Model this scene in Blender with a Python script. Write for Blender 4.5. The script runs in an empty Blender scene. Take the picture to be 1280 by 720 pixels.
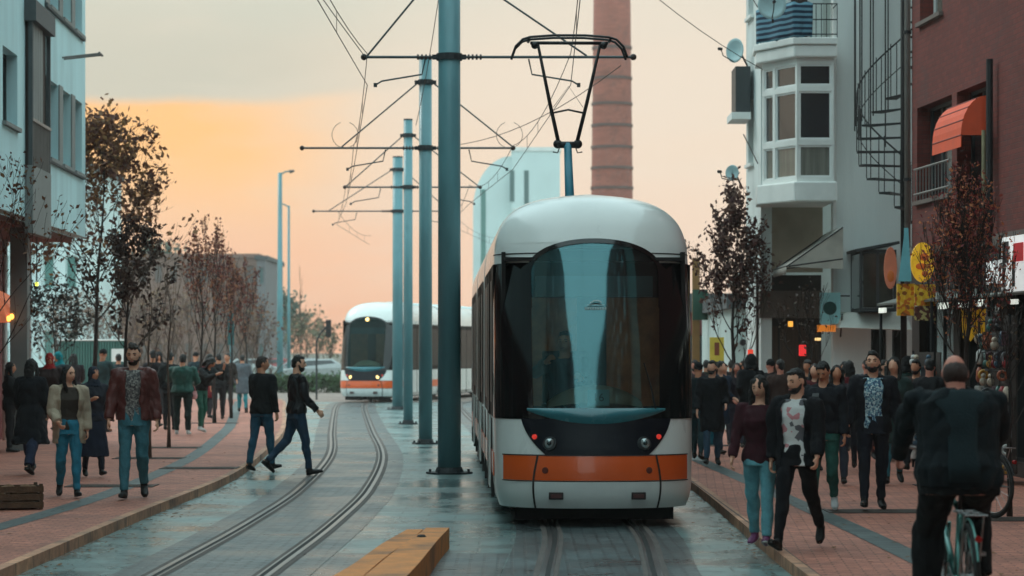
import bpy, bmesh, math, random
from mathutils import Vector, Matrix, noise as mnoise
R = math.radians
random.seed(7)
scene = bpy.context.scene
COL = scene.collection
CAM_Z = 1.85
FPX = 3200.0          # focal length in pixels of a 1280 px wide frame (90 mm lens)
HZ = 438.0            # horizon row

def at(px, y, d):
    """world point seen at photo pixel (px, y) at distance d"""
    return Vector(((px - 640) / FPX * d, d, CAM_Z + (HZ - y) / FPX * d))
def gx(px, d): return (px - 640) / FPX * d
def gz(y, d): return CAM_Z + (HZ - y) / FPX * d
def foot_d(fy, z0): return FPX * (CAM_Z - z0) / (fy - HZ)

def lin(c):
    def f(v):
        v /= 255.0
        return v / 12.92 if v <= 0.04045 else ((v + 0.055) / 1.055) ** 2.4
    return (f(c[0]), f(c[1]), f(c[2]), 1.0)

# ---------------------------------------------------------------- materials
MATS = {}
def mat(name, col, rough=0.6, metal=0.0, var=0.12, scale=3.0, bump=0.0, bscale=40.0, emis=0.0,
        coat=0.0, spec=0.5, stretch=None, dirt=0.0):
    if name in MATS: return MATS[name]
    m = bpy.data.materials.new(name); m.use_nodes = True
    nt = m.node_tree; N = nt.nodes; L = nt.links
    p = N['Principled BSDF']
    c = lin(col) if max(col[:3]) > 1.0 else (col[0], col[1], col[2], 1.0)
    tc = N.new('ShaderNodeTexCoord')
    src = tc.outputs['Object']
    if stretch:
        mp = N.new('ShaderNodeMapping'); mp.inputs['Scale'].default_value = stretch
        L.new(src, mp.inputs['Vector']); src = mp.outputs['Vector']
    n1 = N.new('ShaderNodeTexNoise'); n1.inputs['Scale'].default_value = scale
    n1.inputs['Detail'].default_value = 6; n1.inputs['Roughness'].default_value = 0.65
    L.new(src, n1.inputs['Vector'])
    ramp = N.new('ShaderNodeMapRange'); ramp.inputs[1].default_value = 0.3; ramp.inputs[2].default_value = 0.7
    ramp.inputs[3].default_value = 1 - var; ramp.inputs[4].default_value = 1 + var
    L.new(n1.outputs['Fac'], ramp.inputs[0])
    mul = N.new('ShaderNodeVectorMath'); mul.operation = 'SCALE'
    mul.inputs[0].default_value = c[:3]
    L.new(ramp.outputs[0], mul.inputs['Scale'])
    out = mul.outputs[0]
    if dirt > 0:
        n2 = N.new('ShaderNodeTexNoise'); n2.inputs['Scale'].default_value = scale * 0.35
        n2.inputs['Detail'].default_value = 9; L.new(src, n2.inputs['Vector'])
        mr = N.new('ShaderNodeMapRange'); mr.inputs[1].default_value = 0.5; mr.inputs[2].default_value = 0.72
        mr.inputs[4].default_value = dirt; L.new(n2.outputs['Fac'], mr.inputs[0])
        mx = N.new('ShaderNodeMix'); mx.data_type = 'RGBA'
        L.new(mr.outputs[0], mx.inputs[0]); L.new(out, mx.inputs[6]); mx.inputs[7].default_value = (0.05, 0.045, 0.04, 1)
        out = mx.outputs[2]
    L.new(out, p.inputs['Base Color'])
    rr = N.new('ShaderNodeMapRange'); rr.inputs[3].default_value = max(0.02, rough - 0.08); rr.inputs[4].default_value = min(1, rough + 0.1)
    L.new(n1.outputs['Fac'], rr.inputs[0]); L.new(rr.outputs[0], p.inputs['Roughness'])
    p.inputs['Metallic'].default_value = metal
    p.inputs['Specular IOR Level'].default_value = spec
    p.inputs['Coat Weight'].default_value = coat
    p.inputs['Coat Roughness'].default_value = 0.06
    if bump > 0:
        n3 = N.new('ShaderNodeTexNoise'); n3.inputs['Scale'].default_value = bscale; n3.inputs['Detail'].default_value = 5
        L.new(src, n3.inputs['Vector'])
        b = N.new('ShaderNodeBump'); b.inputs['Strength'].default_value = bump; b.inputs['Distance'].default_value = 0.02
        L.new(n3.outputs['Fac'], b.inputs['Height']); L.new(b.outputs[0], p.inputs['Normal'])
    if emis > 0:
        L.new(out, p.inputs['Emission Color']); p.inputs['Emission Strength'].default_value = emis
    MATS[name] = m
    return m

def mat_paving(name, cols, bw, bh, mortar, msize, rough, var=0.25, rot=0.0, big=0.2, wet=0.0, offset=0.5, vert=False, stain=0.25):
    if name in MATS: return MATS[name]
    m = bpy.data.materials.new(name); m.use_nodes = True
    nt = m.node_tree; N = nt.nodes; L = nt.links; p = N['Principled BSDF']
    tc = N.new('ShaderNodeTexCoord'); mp = N.new('ShaderNodeMapping'); mp.inputs['Rotation'].default_value = (0, 0, rot)
    if vert:
        sx = N.new('ShaderNodeSeparateXYZ'); L.new(tc.outputs['Object'], sx.inputs[0]); ad = N.new('ShaderNodeMath'); L.new(sx.outputs[0], ad.inputs[0]); L.new(sx.outputs[1], ad.inputs[1])
        cb = N.new('ShaderNodeCombineXYZ'); L.new(ad.outputs[0], cb.inputs[0]); L.new(sx.outputs[2], cb.inputs[1]); L.new(cb.outputs[0], mp.inputs['Vector'])
    else: L.new(tc.outputs['Object'], mp.inputs['Vector'])
    br = N.new('ShaderNodeTexBrick'); br.inputs['Scale'].default_value = 1.0
    br.inputs['Brick Width'].default_value = bw; br.inputs['Row Height'].default_value = bh
    br.inputs['Mortar Size'].default_value = msize; br.inputs['Mortar Smooth'].default_value = 0.3
    br.offset = offset
    br.inputs['Color1'].default_value = lin(cols[0]); br.inputs['Color2'].default_value = lin(cols[1])
    br.inputs['Mortar'].default_value = lin(mortar)
    L.new(mp.outputs[0], br.inputs['Vector'])
    n = N.new('ShaderNodeTexNoise'); n.inputs['Scale'].default_value = 0.55; n.inputs['Detail'].default_value = 8
    n.inputs['Roughness'].default_value = 0.7; L.new(mp.outputs[0], n.inputs['Vector'])
    n2 = N.new('ShaderNodeTexNoise'); n2.inputs['Scale'].default_value = 9; n2.inputs['Detail'].default_value = 8
    L.new(mp.outputs[0], n2.inputs['Vector'])
    a = N.new('ShaderNodeMapRange'); a.inputs[1].default_value = 0.32; a.inputs[2].default_value = 0.68
    a.inputs[3].default_value = 1 - big; a.inputs[4].default_value = 1 + big; L.new(n.outputs['Fac'], a.inputs[0])
    b = N.new('ShaderNodeMapRange'); b.inputs[1].default_value = 0.3; b.inputs[2].default_value = 0.7
    b.inputs[3].default_value = 1 - var; b.inputs[4].default_value = 1 + var; L.new(n2.outputs['Fac'], b.inputs[0])
    mm = N.new('ShaderNodeMath'); mm.operation = 'MULTIPLY'; L.new(a.outputs[0], mm.inputs[0]); L.new(b.outputs[0], mm.inputs[1])
    sc = N.new('ShaderNodeVectorMath'); sc.operation = 'SCALE'; L.new(br.outputs['Color'], sc.inputs[0]); L.new(mm.outputs[0], sc.inputs['Scale'])
    # stains
    n4 = N.new('ShaderNodeTexNoise'); n4.inputs['Scale'].default_value = 1.6; n4.inputs['Detail'].default_value = 10
    n4.inputs['Distortion'].default_value = 0.8; L.new(mp.outputs[0], n4.inputs['Vector'])
    st = N.new('ShaderNodeMapRange'); st.inputs[1].default_value = 0.52; st.inputs[2].default_value = 0.66; st.inputs[4].default_value = stain
    L.new(n4.outputs['Fac'], st.inputs[0])
    mx = N.new('ShaderNodeMix'); mx.data_type = 'RGBA'; L.new(st.outputs[0], mx.inputs[0]); L.new(sc.outputs[0], mx.inputs[6])
    mx.inputs[7].default_value = (0.035, 0.04, 0.042, 1)
    L.new(mx.outputs[2], p.inputs['Base Color'])
    r = N.new('ShaderNodeMapRange'); r.inputs[1].default_value = 0.35; r.inputs[2].default_value = 0.65
    r.inputs[3].default_value = max(0.05, rough - wet); r.inputs[4].default_value = rough
    L.new(n.outputs['Fac'], r.inputs[0]); L.new(r.outputs[0], p.inputs['Roughness'])
    bp = N.new('ShaderNodeBump'); bp.inputs['Strength'].default_value = 0.5; bp.inputs['Distance'].default_value = 0.01
    hm = N.new('ShaderNodeMath'); hm.operation = 'SUBTRACT'; L.new(n2.outputs['Fac'], hm.inputs[0]); L.new(br.outputs['Fac'], hm.inputs[1])
    L.new(hm.outputs[0], bp.inputs['Height']); L.new(bp.outputs[0], p.inputs['Normal'])
    MATS[name] = m
    return m

def mat_glass(name, tint=(0.25, 0.3, 0.3), rough=0.03, through=0.5, gloss_col=(1, 1, 1), ior=2.2):
    """window glass: see-through tint plus fresnel reflection"""
    if name in MATS: return MATS[name]
    m = bpy.data.materials.new(name); m.use_nodes = True
    nt = m.node_tree; N = nt.nodes; L = nt.links
    N.remove(N['Principled BSDF']); o = N['Material Output']
    tr = N.new('ShaderNodeBsdfTransparent'); tr.inputs[0].default_value = (tint[0]*through*2, tint[1]*through*2, tint[2]*through*2, 1)
    gl = N.new('ShaderNodeBsdfGlossy'); gl.inputs['Roughness'].default_value = rough; gl.inputs[0].default_value = (*gloss_col, 1)
    fr = N.new('ShaderNodeFresnel'); fr.inputs[0].default_value = ior
    mx = N.new('ShaderNodeMixShader'); L.new(fr.outputs[0], mx.inputs[0]); L.new(tr.outputs[0], mx.inputs[1]); L.new(gl.outputs[0], mx.inputs[2])
    L.new(mx.outputs[0], o.inputs['Surface'])
    MATS[name] = m
    return m

# ---------------------------------------------------------------- mesh helpers
class MB:
    def __init__(s): s.v = []; s.f = []
    def add(s, vs, fs):
        b = len(s.v); s.v.extend([tuple(v) for v in vs]); s.f.extend([tuple(i + b for i in f) for f in fs]); return s
    def box(s, x0, x1, y0, y1, z0, z1, M=None):
        vs = [Vector((x, y, z)) for z in (z0, z1) for y in (y0, y1) for x in (x0, x1)]
        if M is not None: vs = [M @ v for v in vs]
        return s.add(vs, [(0,2,3,1),(4,5,7,6),(0,1,5,4),(1,3,7,5),(3,2,6,7),(2,0,4,6)])
    def cbox(s, c, size, M=None):
        x, y, z = c; a, b, h = size
        return s.box(x-a/2, x+a/2, y-b/2, y+b/2, z-h/2, z+h/2, M)
    def prism(s, poly, z0, z1):
        n = len(poly)
        vs = [(x, y, z0) for x, y in poly] + [(x, y, z1) for x, y in poly]
        return s.add(vs, [tuple(reversed(range(n))), tuple(range(n, 2*n))] + [(i, (i+1)%n, n+(i+1)%n, n+i) for i in range(n)])
    def tube(s, pts, rad, n=8, cap=True, up=None, squash=None):
        """tube along pts; rad number or list; squash: list of (rx, ry) pairs using up as the ry axis"""
        pts = [Vector(p) for p in pts]
        k = len(pts)
        if not isinstance(rad, (list, tuple)): rad = [rad]*k
        rings = []
        ref = Vector(up) if up else None
        prevu = None
        for i, p in enumerate(pts):
            t = (pts[min(i+1, k-1)] - pts[max(i-1, 0)])
            t = t.normalized() if t.length > 1e-9 else Vector((0, 0, 1))
            if ref is not None: u = ref - t*ref.dot(t)
            elif prevu is not None: u = prevu - t*prevu.dot(t)
            else:
                a = Vector((0, 0, 1)) if abs(t.z) < 0.9 else Vector((1, 0, 0)); u = a - t*a.dot(t)
            if u.length < 1e-6: u = Vector((1, 0, 0)) - t*t.x
            u.normalize(); prevu = u; w = t.cross(u)
            r = rad[i]; rx, ry = r if isinstance(r, (list, tuple)) else (r, r)
            rings.append([p + w*(rx*math.cos(2*math.pi*j/n)) + u*(ry*math.sin(2*math.pi*j/n)) for j in range(n)])
        vs = [v for r in rings for v in r]; fs = []
        for i in range(k-1):
            for j in range(n):
                fs.append((i*n+j, i*n+(j+1)%n, (i+1)*n+(j+1)%n, (i+1)*n+j))
        if cap: fs.append(tuple(reversed(range(n)))); fs.append(tuple(range((k-1)*n, k*n)))
        return s.add(vs, fs)
    def ell(s, c, r, nu=12, nv=8, M=None):
        vs = []; c = Vector(c)
        for i in range(1, nv):
            a = math.pi*i/nv
            for j in range(nu):
                b = 2*math.pi*j/nu
                v = Vector((r[0]*math.sin(a)*math.cos(b), r[1]*math.sin(a)*math.sin(b), r[2]*math.cos(a)))
                if M is not None: v = M @ v
                vs.append(c+v)
        t = Vector((0, 0, r[2])); bt = Vector((0, 0, -r[2]))
        if M is not None: t = M @ t; bt = M @ bt
        vs += [c+t, c+bt]; T = len(vs)-2; B = len(vs)-1; fs = []
        for i in range(nv-2):
            for j in range(nu): fs.append((i*nu+j, (i+1)*nu+j, (i+1)*nu+(j+1)%nu, i*nu+(j+1)%nu))
        for j in range(nu):
            fs.append((T, j, (j+1)%nu)); fs.append((B, (nv-2)*nu+(j+1)%nu, (nv-2)*nu+j))
        return s.add(vs, fs)
    def torus(s, c, R0, r, axis='x', nu=32, nv=8, arc=2*math.pi, start=0):
        c = Vector(c); vs = []; full = abs(arc-2*math.pi) < 1e-6; cnt = nu if full else nu+1
        for i in range(cnt):
            a = start + arc*i/nu
            for j in range(nv):
                b = 2*math.pi*j/nv; rr = R0 + r*math.cos(b); h = r*math.sin(b)
                if axis == 'x': v = Vector((h, rr*math.cos(a), rr*math.sin(a)))
                elif axis == 'y': v = Vector((rr*math.cos(a), h, rr*math.sin(a)))
                else: v = Vector((rr*math.cos(a), rr*math.sin(a), h))
                vs.append(c+v)
        fs = []
        for i in range(nu if full else nu):
            for j in range(nv):
                i2 = (i+1) % cnt if full else i+1
                fs.append((i*nv+j, i2*nv+j, i2*nv+(j+1)%nv, i*nv+(j+1)%nv))
        return s.add(vs, fs)
    def build(s, name, material, parent=None, smooth=False, bevel=0.0, M=None):
        me = bpy.data.meshes.new(name)
        vs = s.v if M is None else [tuple(M @ Vector(v)) for v in s.v]
        me.from_pydata(vs, [], s.f); me.materials.append(material)
        if smooth: me.polygons.foreach_set('use_smooth', [True]*len(me.polygons))
        me.update()
        o = bpy.data.objects.new(name, me); COL.objects.link(o)
        if parent is not None: o.parent = parent
        if bevel > 0:
            b = o.modifiers.new('bevel', 'BEVEL'); b.width = bevel; b.segments = 2; b.limit_method = 'ANGLE'
            b.harden_normals = False
        return o

def tag(o, label=None, cat=None, group=None, kind=None):
    if label: o['label'] = label
    if cat: o['category'] = cat
    if group: o['group'] = group
    if kind: o['kind'] = kind
    return o
def empty(name, loc=(0, 0, 0), rz=0.0, **k):
    o = bpy.data.objects.new(name, None); COL.objects.link(o); o.location = loc; o.rotation_euler = (0, 0, rz)
    o.empty_display_size = 0.2
    return tag(o, **k)
def copy_tree(o, parent=None):
    c = o.copy(); COL.objects.link(c); c.parent = parent
    for ch in o.children: copy_tree(ch, c)
    return c

def crom(pts, x):
    """smooth interpolation through (x, y) pairs"""
    if x <= pts[0][0]:
        (a, b), (c, d) = pts[0], pts[1]; return b + (x-a)*(d-b)/(c-a)
    if x >= pts[-1][0]:
        (a, b), (c, d) = pts[-2], pts[-1]; return d + (x-c)*(d-b)/(c-a)
    for i in range(len(pts)-1):
        if pts[i][0] <= x <= pts[i+1][0]: break
    def slope(k):
        if k == 0: return (pts[1][1]-pts[0][1])/(pts[1][0]-pts[0][0])
        if k == len(pts)-1: return (pts[-1][1]-pts[-2][1])/(pts[-1][0]-pts[-2][0])
        return (pts[k+1][1]-pts[k-1][1])/(pts[k+1][0]-pts[k-1][0])
    x0, y0 = pts[i]; x1, y1 = pts[i+1]; h = x1-x0; t = (x-x0)/h
    return ((2*t**3-3*t**2+1)*y0 + (t**3-2*t**2+t)*h*slope(i) + (-2*t**3+3*t**2)*y1 + (t**3-t**2)*h*slope(i+1))

def ribbon(mb, f0, f1, d0, d1, z, step=0.5, z1=None):
    n = max(1, int((d1-d0)/step)); vs = []
    for i in range(n+1):
        d = d0 + (d1-d0)*i/n
        vs += [(f0(d), d, z), (f1(d), d, z if z1 is None else z1)]
    return mb.add(vs, [(2*i, 2*i+1, 2*i+3, 2*i+2) for i in range(n)])

# ---------------------------------------------------------------- camera, render, light
cam = bpy.data.cameras.new('camera'); co = bpy.data.objects.new('camera', cam); COL.objects.link(co)
co.location = (0, 0, CAM_Z); co.rotation_euler = (R(90), 0, 0)
cam.lens = 90; cam.sensor_width = 36; cam.shift_y = (HZ-360)/1280.0
cam.clip_start = 0.1; cam.clip_end = 3000
cam.dof.use_dof = True; cam.dof.focus_distance = 29; cam.dof.aperture_fstop = 2.8
scene.camera = co
scene.view_settings.view_transform = 'Standard'; scene.view_settings.look = 'None'
scene.view_settings.exposure = 0.3; scene.view_settings.gamma = 1.0
scene.cycles.use_denoising = True
scene.cycles.max_bounces = 6; scene.cycles.transparent_max_bounces = 12
scene.cycles.volume_bounces = 0

w = bpy.data.worlds.new('World'); scene.world = w; w.use_nodes = True
nt = w.node_tree; N = nt.nodes; L = nt.links
bg = N['Background']
SUN_EL, SUN_AZ = R(40), R(305)
tc = N.new('ShaderNodeTexCoord')
sep = N.new('ShaderNodeSeparateXYZ'); L.new(tc.outputs['Generated'], sep.inputs[0])
def vramp(stops, src, interp='EASE'):
    r = N.new('ShaderNodeValToRGB'); cr = r.color_ramp; cr.interpolation = interp
    while len(cr.elements) < len(stops): cr.elements.new(0.5)
    for e, (p_, c_) in zip(cr.elements, stops): e.position = p_; e.color = c_ if len(c_) == 4 else (*c_, 1)
    L.new(src, r.inputs[0]); return r
def wmath(op, a, b=None, c=None):
    m_ = N.new('ShaderNodeMath'); m_.operation = op
    for i, s_ in enumerate((a, b, c)):
        if s_ is None: continue
        if isinstance(s_, (int, float)): m_.inputs[i].default_value = s_
        else: L.new(s_, m_.inputs[i])
    return m_.outputs[0]
def wmix(f, a, b):
    m_ = N.new('ShaderNodeMix'); m_.data_type = 'RGBA'
    if isinstance(f, (int, float)): m_.inputs[0].default_value = f
    else: L.new(f, m_.inputs[0])
    for s_, k in ((a, 6), (b, 7)):
        if isinstance(s_, tuple): m_.inputs[k].default_value = s_
        else: L.new(s_, m_.inputs[k])
    return m_.outputs[2]
# soft large noise bends the layers so that they are not ruled lines
mp = N.new('ShaderNodeMapping'); mp.inputs['Scale'].default_value = (6, 6, 26); L.new(tc.outputs['Generated'], mp.inputs[0])
ns = N.new('ShaderNodeTexNoise'); ns.inputs['Scale'].default_value = 1.0; ns.inputs['Detail'].default_value = 5; ns.inputs['Roughness'].default_value = 0.55
L.new(mp.outputs[0], ns.inputs['Vector'])
mp2 = N.new('ShaderNodeMapping'); mp2.inputs['Scale'].default_value = (14, 14, 60); L.new(tc.outputs['Generated'], mp2.inputs[0])
ns2 = N.new('ShaderNodeTexNoise'); ns2.inputs['Scale'].default_value = 1.0; ns2.inputs['Detail'].default_value = 6
L.new(mp2.outputs[0], ns2.inputs['Vector'])
el = wmath('ADD', sep.outputs['Z'], wmath('MULTIPLY', wmath('SUBTRACT', ns.outputs['Fac'], 0.5), 0.035))
el4 = wmath('MULTIPLY', el, 4.0)                 # 0 at horizon, 0.55 at the top of the photo
low = vramp([(0.0, lin((224, 168, 136))), (0.14, lin((234, 186, 152))), (0.30, lin((230, 202, 174))), (0.42, lin((224, 206, 184))),
             (0.58, lin((202, 202, 186))), (1.0, lin((150, 172, 172)))], el4)
# orange band low on the left, under the edge of a grey cloud deck
azx = wmath('DIVIDE', sep.outputs['X'], wmath('MAXIMUM', sep.outputs['Y'], 0.05))
def smooth(src, a, b):
    m_ = N.new('ShaderNodeMapRange'); m_.interpolation_type = 'SMOOTHSTEP'
    m_.inputs[1].default_value = a; m_.inputs[2].default_value = b; L.new(src, m_.inputs[0]); return m_.outputs[0]
left = wmath('SUBTRACT', 1.0, smooth(azx, -0.115, -0.045))
front = smooth(sep.outputs['Y'], 0.3, 0.8)
deck_h = wmath('ADD', wmath('MULTIPLY', wmath('ADD', azx, 0.165), 0.06), 0.094)
elb = wmath('ADD', sep.outputs['Z'], wmath('MULTIPLY', wmath('SUBTRACT', ns2.outputs['Fac'], 0.5), 0.012))
below = wmath('SUBTRACT', 1.0, smooth(wmath('SUBTRACT', elb, deck_h), -0.003, 0.004))
rise = smooth(elb, 0.03, 0.085)
glow = wmath('MULTIPLY', wmath('MULTIPLY', wmath('MULTIPLY', left, below), front), wmath('MULTIPLY_ADD', rise, 0.85, 0.0))
c1 = wmix(glow, low.outputs[0], lin((254, 188, 110)))
# grey deck upper left
deck = wmath('MULTIPLY', wmath('MULTIPLY', wmath('SUBTRACT', 1.0, below), front), wmath('SUBTRACT', 1.0, smooth(azx, -0.12, 0.0)))
deck = wmath('MULTIPLY', deck, wmath('SUBTRACT', 1.0, smooth(elb, 0.10, 0.16)))
c2 = wmix(wmath('MULTIPLY', deck, 0.62), c1, lin((176, 182, 168)))
cl = smooth(ns2.outputs['Fac'], 0.42, 0.68)
c3 = wmix(wmath('MULTIPLY', cl, 0.22), c2, lin((222, 208, 188)))
c3 = wmix(wmath('MULTIPLY', wmath('MULTIPLY', smooth(azx, -0.09, 0.04), front), 0.6), c3, lin((228, 212, 194)))
# teal fill light added overhead and behind, out of view; faint sky texture overhead
sky = N.new('ShaderNodeTexSky'); sky.sky_type = 'NISHITA'; sky.sun_disc = False
sky.sun_elevation = SUN_EL; sky.sun_rotation = SUN_AZ
skys = N.new('ShaderNodeVectorMath'); skys.operation = 'SCALE'; L.new(sky.outputs[0], skys.inputs[0]); skys.inputs['Scale'].default_value = 0.08
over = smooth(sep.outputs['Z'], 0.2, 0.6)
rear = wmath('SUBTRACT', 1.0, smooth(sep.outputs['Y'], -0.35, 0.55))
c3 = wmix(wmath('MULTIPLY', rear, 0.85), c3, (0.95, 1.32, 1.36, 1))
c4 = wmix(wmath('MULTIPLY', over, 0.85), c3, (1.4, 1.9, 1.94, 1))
c5 = wmix(wmath('MULTIPLY', over, 0.25), c4, skys.outputs[0])
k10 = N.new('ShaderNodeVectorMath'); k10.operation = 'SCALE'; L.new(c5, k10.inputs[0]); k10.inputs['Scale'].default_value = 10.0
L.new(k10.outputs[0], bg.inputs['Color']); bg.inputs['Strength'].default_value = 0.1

sl = bpy.data.lights.new('sun', 'SUN'); sl.energy = 0.8; sl.angle = R(15); sl.color = (1.0, 0.95, 0.88)
so = bpy.data.objects.new('sun', sl); COL.objects.link(so)
# sky rotation: direction the sun stands in
sd = Vector((math.sin(SUN_AZ)*math.cos(SUN_EL), math.cos(SUN_AZ)*math.cos(SUN_EL), math.sin(SUN_EL)))
so.rotation_euler = sd.to_track_quat('Z', 'Y').to_euler()
# ---------------------------------------------------------------- ground
LT = [(-10, -3.0), (8, -2.75), (15, -2.6), (21.4, -2.47), (27, -2.36), (33.8, -2.36), (44.8, -2.73), (58, -3.62), (72, -4.55), (84, -5.3), (90, -5.5), (97, -4.9), (105, -3.2), (120, 0.6), (150, 9)]
RT = [(-10, 0.0), (8, 0.35), (15, 0.55), (21.3, 0.74), (26, 0.86), (33, 0.70), (40, 0.5), (57, -0.1), (75, -0.9), (88, -1.3), (97, -0.6), (105, 1.0), (120, 5.0), (150, 14)]
LK = [(-10, -4.0), (21, -4.03), (27.3, -4.0), (36.5, -3.92), (48.5, -4.47), (58, -5.1), (75, -6.6), (90, -8.0), (110, -11)]
RK = [(-10, 2.3), (21, 2.26), (32.5, 2.34), (42, 2.3), (60, 2.0), (90, 1.9), (110, 4.0)]
LB = [(-10, -5.6), (22, -5.2), (28.7, -4.95), (34, -4.97), (42, -5.25), (54, -6.1), (60, -6.6), (90, -9.6)]
RB = [(-10, 3.6), (21.4, 3.4), (32.5, 3.2), (41, 2.98), (60, 2.75), (90, 2.9)]
xl = lambda d: crom(LT, d); xr = lambda d: crom(RT, d); kl = lambda d: crom(LK, d); kr = lambda d: crom(RK, d)
bl = lambda d: crom(LB, d); br_ = lambda d: crom(RB, d)

M_road = mat_paving('street_stone', ((88, 113, 113), (108, 132, 130)), 0.62, 0.42, (80, 98, 98), 0.014, 0.46, var=0.22, big=0.42, wet=0.30, stain=.6)
M_sett = mat_paving('track_setts', ((62, 76, 78), (86, 96, 97)), 0.24, 0.12, (38, 44, 46), 0.016, 0.5, var=0.35, big=0.4, wet=0.28, stain=.65)
M_brick = mat_paving('sidewalk_bricks', ((160, 98, 80), (182, 114, 94)), 0.21, 0.105, (122, 76, 62), 0.009, 0.72, var=0.2, big=0.26, rot=R(4))
M_kerb = mat_paving('kerb_stone', ((190, 140, 110), (170, 122, 98)), 0.75, 0.6, (86, 66, 56), 0.012, 0.75, var=0.25, big=0.25, rot=R(90), stain=.5)
M_band = mat_paving('drain_stone', ((62, 72, 72), (78, 88, 86)), 0.5, 0.28, (40, 46, 46), 0.012, 0.55, var=0.2, big=0.2)
M_earth = mat('far_ground', (104, 100, 88), 0.9, var=0.25, scale=0.15)
M_rail = mat('rail_steel', (120, 120, 120), 0.3, metal=0.85, var=0.25, scale=4, stretch=(1, 0.2, 1))
M_groove = mat('rail_groove', (26, 26, 26), 0.8)
M_edge = mat('rail_bedding_concrete', (92, 84, 80), 0.8, var=0.3, scale=5, bump=0.3, dirt=0.6)
M_plaza = mat_paving('plaza_asphalt', ((128, 112, 104), (140, 120, 110)), 1.5, 1.5, (110, 98, 92), 0.02, 0.7)

tag(MB().add([(-900, -60, -0.03), (900, -60, -0.03), (900, 1600, -0.03), (-900, 1600, -0.03)], [(0, 1, 2, 3)]).build('ground', M_earth), kind='structure')
m = MB(); ribbon(m, lambda d: kl(d) - 0.05, lambda d: kr(d) + 0.05, -20, 92, 0.0, 1.0)
tag(m.build('street', M_road), kind='structure')
m = MB().add([(-60, 92, 0.0), (60, 92, 0.0), (60, 128, 0.0), (-60, 128, 0.0)], [(0, 1, 2, 3)])
tag(m.build('crossing_road', M_plaza), kind='structure')

def sidewalk(name, fin, fout, lo_label=None):
    m = MB(); n = 112; vs = []
    for i in range(n+1):
        d = -20 + 112*i/n
        a, b = fin(d), fout(d)
        vs += [(a, d, 0.0), (a, d, 0.1), (b, d, 0.1)]
    m.add(vs, [(3*i+k, 3*i+k+1, 3*i+k+4, 3*i+k+3) for i in range(n) for k in (0, 1)])
    return tag(m.build(name, M_brick), kind='structure')
sidewalk('left_sidewalk', lambda d: kl(d) - 0.14, lambda d: min(-9.9, kl(d) - 6) - 8)
sidewalk('right_sidewalk', lambda d: kr(d) + 0.14, lambda d: 16)
def strip3(name, f0, f1, d0, d1, z0, z1, material):
    m = MB(); n = int((d1-d0)/0.5); vs = []
    for i in range(n+1):
        d = d0 + (d1-d0)*i/n
        vs += [(f0(d), d, z0), (f0(d), d, z1), (f1(d), d, z1), (f1(d), d, z0)]
    fs = [(4*i+k, 4*i+k+1, 4*i+k+5, 4*i+k+4) for i in range(n) for k in (0, 1, 2)]
    m.add(vs, fs)
    return m.build(name, material)
tag(strip3('left_kerb', lambda d: kl(d)-0.14, lambda d: kl(d)-0.04, -20, 92, -0.01, 0.104, M_kerb), kind='structure')
tag(strip3('right_kerb', lambda d: kr(d)+0.04, lambda d: kr(d)+0.14, -20, 92, -0.01, 0.104, M_kerb), kind='structure')
m = MB(); ribbon(m, lambda d: bl(d)-0.13, lambda d: bl(d)+0.13, -20, 88, 0.104, 0.5)
tag(m.build('left_drain_band', M_band), kind='structure')
m = MB(); ribbon(m, lambda d: br_(d)-0.13, lambda d: br_(d)+0.13, -20, 88, 0.104, 0.5)
tag(m.build('right_drain_band', M_band), kind='structure')
G = 0.46
for nm, f, lab in (('left_track_bed', xl, None), ('right_track_bed', xr, None)):
    m = MB(); ribbon(m, lambda d: f(d)-0.82, lambda d: f(d)+0.82, -20, 92, 0.004, 0.5)
    tag(m.build(nm, M_sett), kind='structure')
# setts laid across the whole street in the foreground
m = MB(); ribbon(m, lambda d: xl(d)+0.83, lambda d: xr(d)-0.83, 6, 23.3, 0.004, 0.5)
tag(m.build('foreground_setts', M_sett), kind='structure')
def track(f, label):
    e = empty('tram_track', (0, 0, 0), label=label, cat='tram track', group='tram tracks set in the street')
    for s in (-1, 1):
        def side(k): return lambda d, k=k: f(d) + s*(G + k)
        m = MB()
        ribbon(m, side(0.0), side(0.045), -20, 119, 0.012, 0.25)
        ribbon(m, side(0.0), side(0.0), -20, 119, 0.012, 0.25, 0.0)
        ribbon(m, side(-0.065), side(-0.045), -20, 119, 0.012, 0.25)
        o = m.build('rail', M_rail, e)
        m = MB(); ribbon(m, side(-0.045), side(0.0), -20, 119, 0.009, 0.25); m.build('groove', M_groove, o)
        m = MB(); ribbon(m, side(0.045), side(0.10), -20, 92, 0.008, 0.25); ribbon(m, side(-0.11), side(-0.065), -20, 92, 0.008, 0.25)
        m.build('bedding', M_edge, o)
    return e
track(xl, 'left tram track curving away to the oncoming distant tram')
track(xr, 'right tram track running straight under the near tram')

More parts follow.
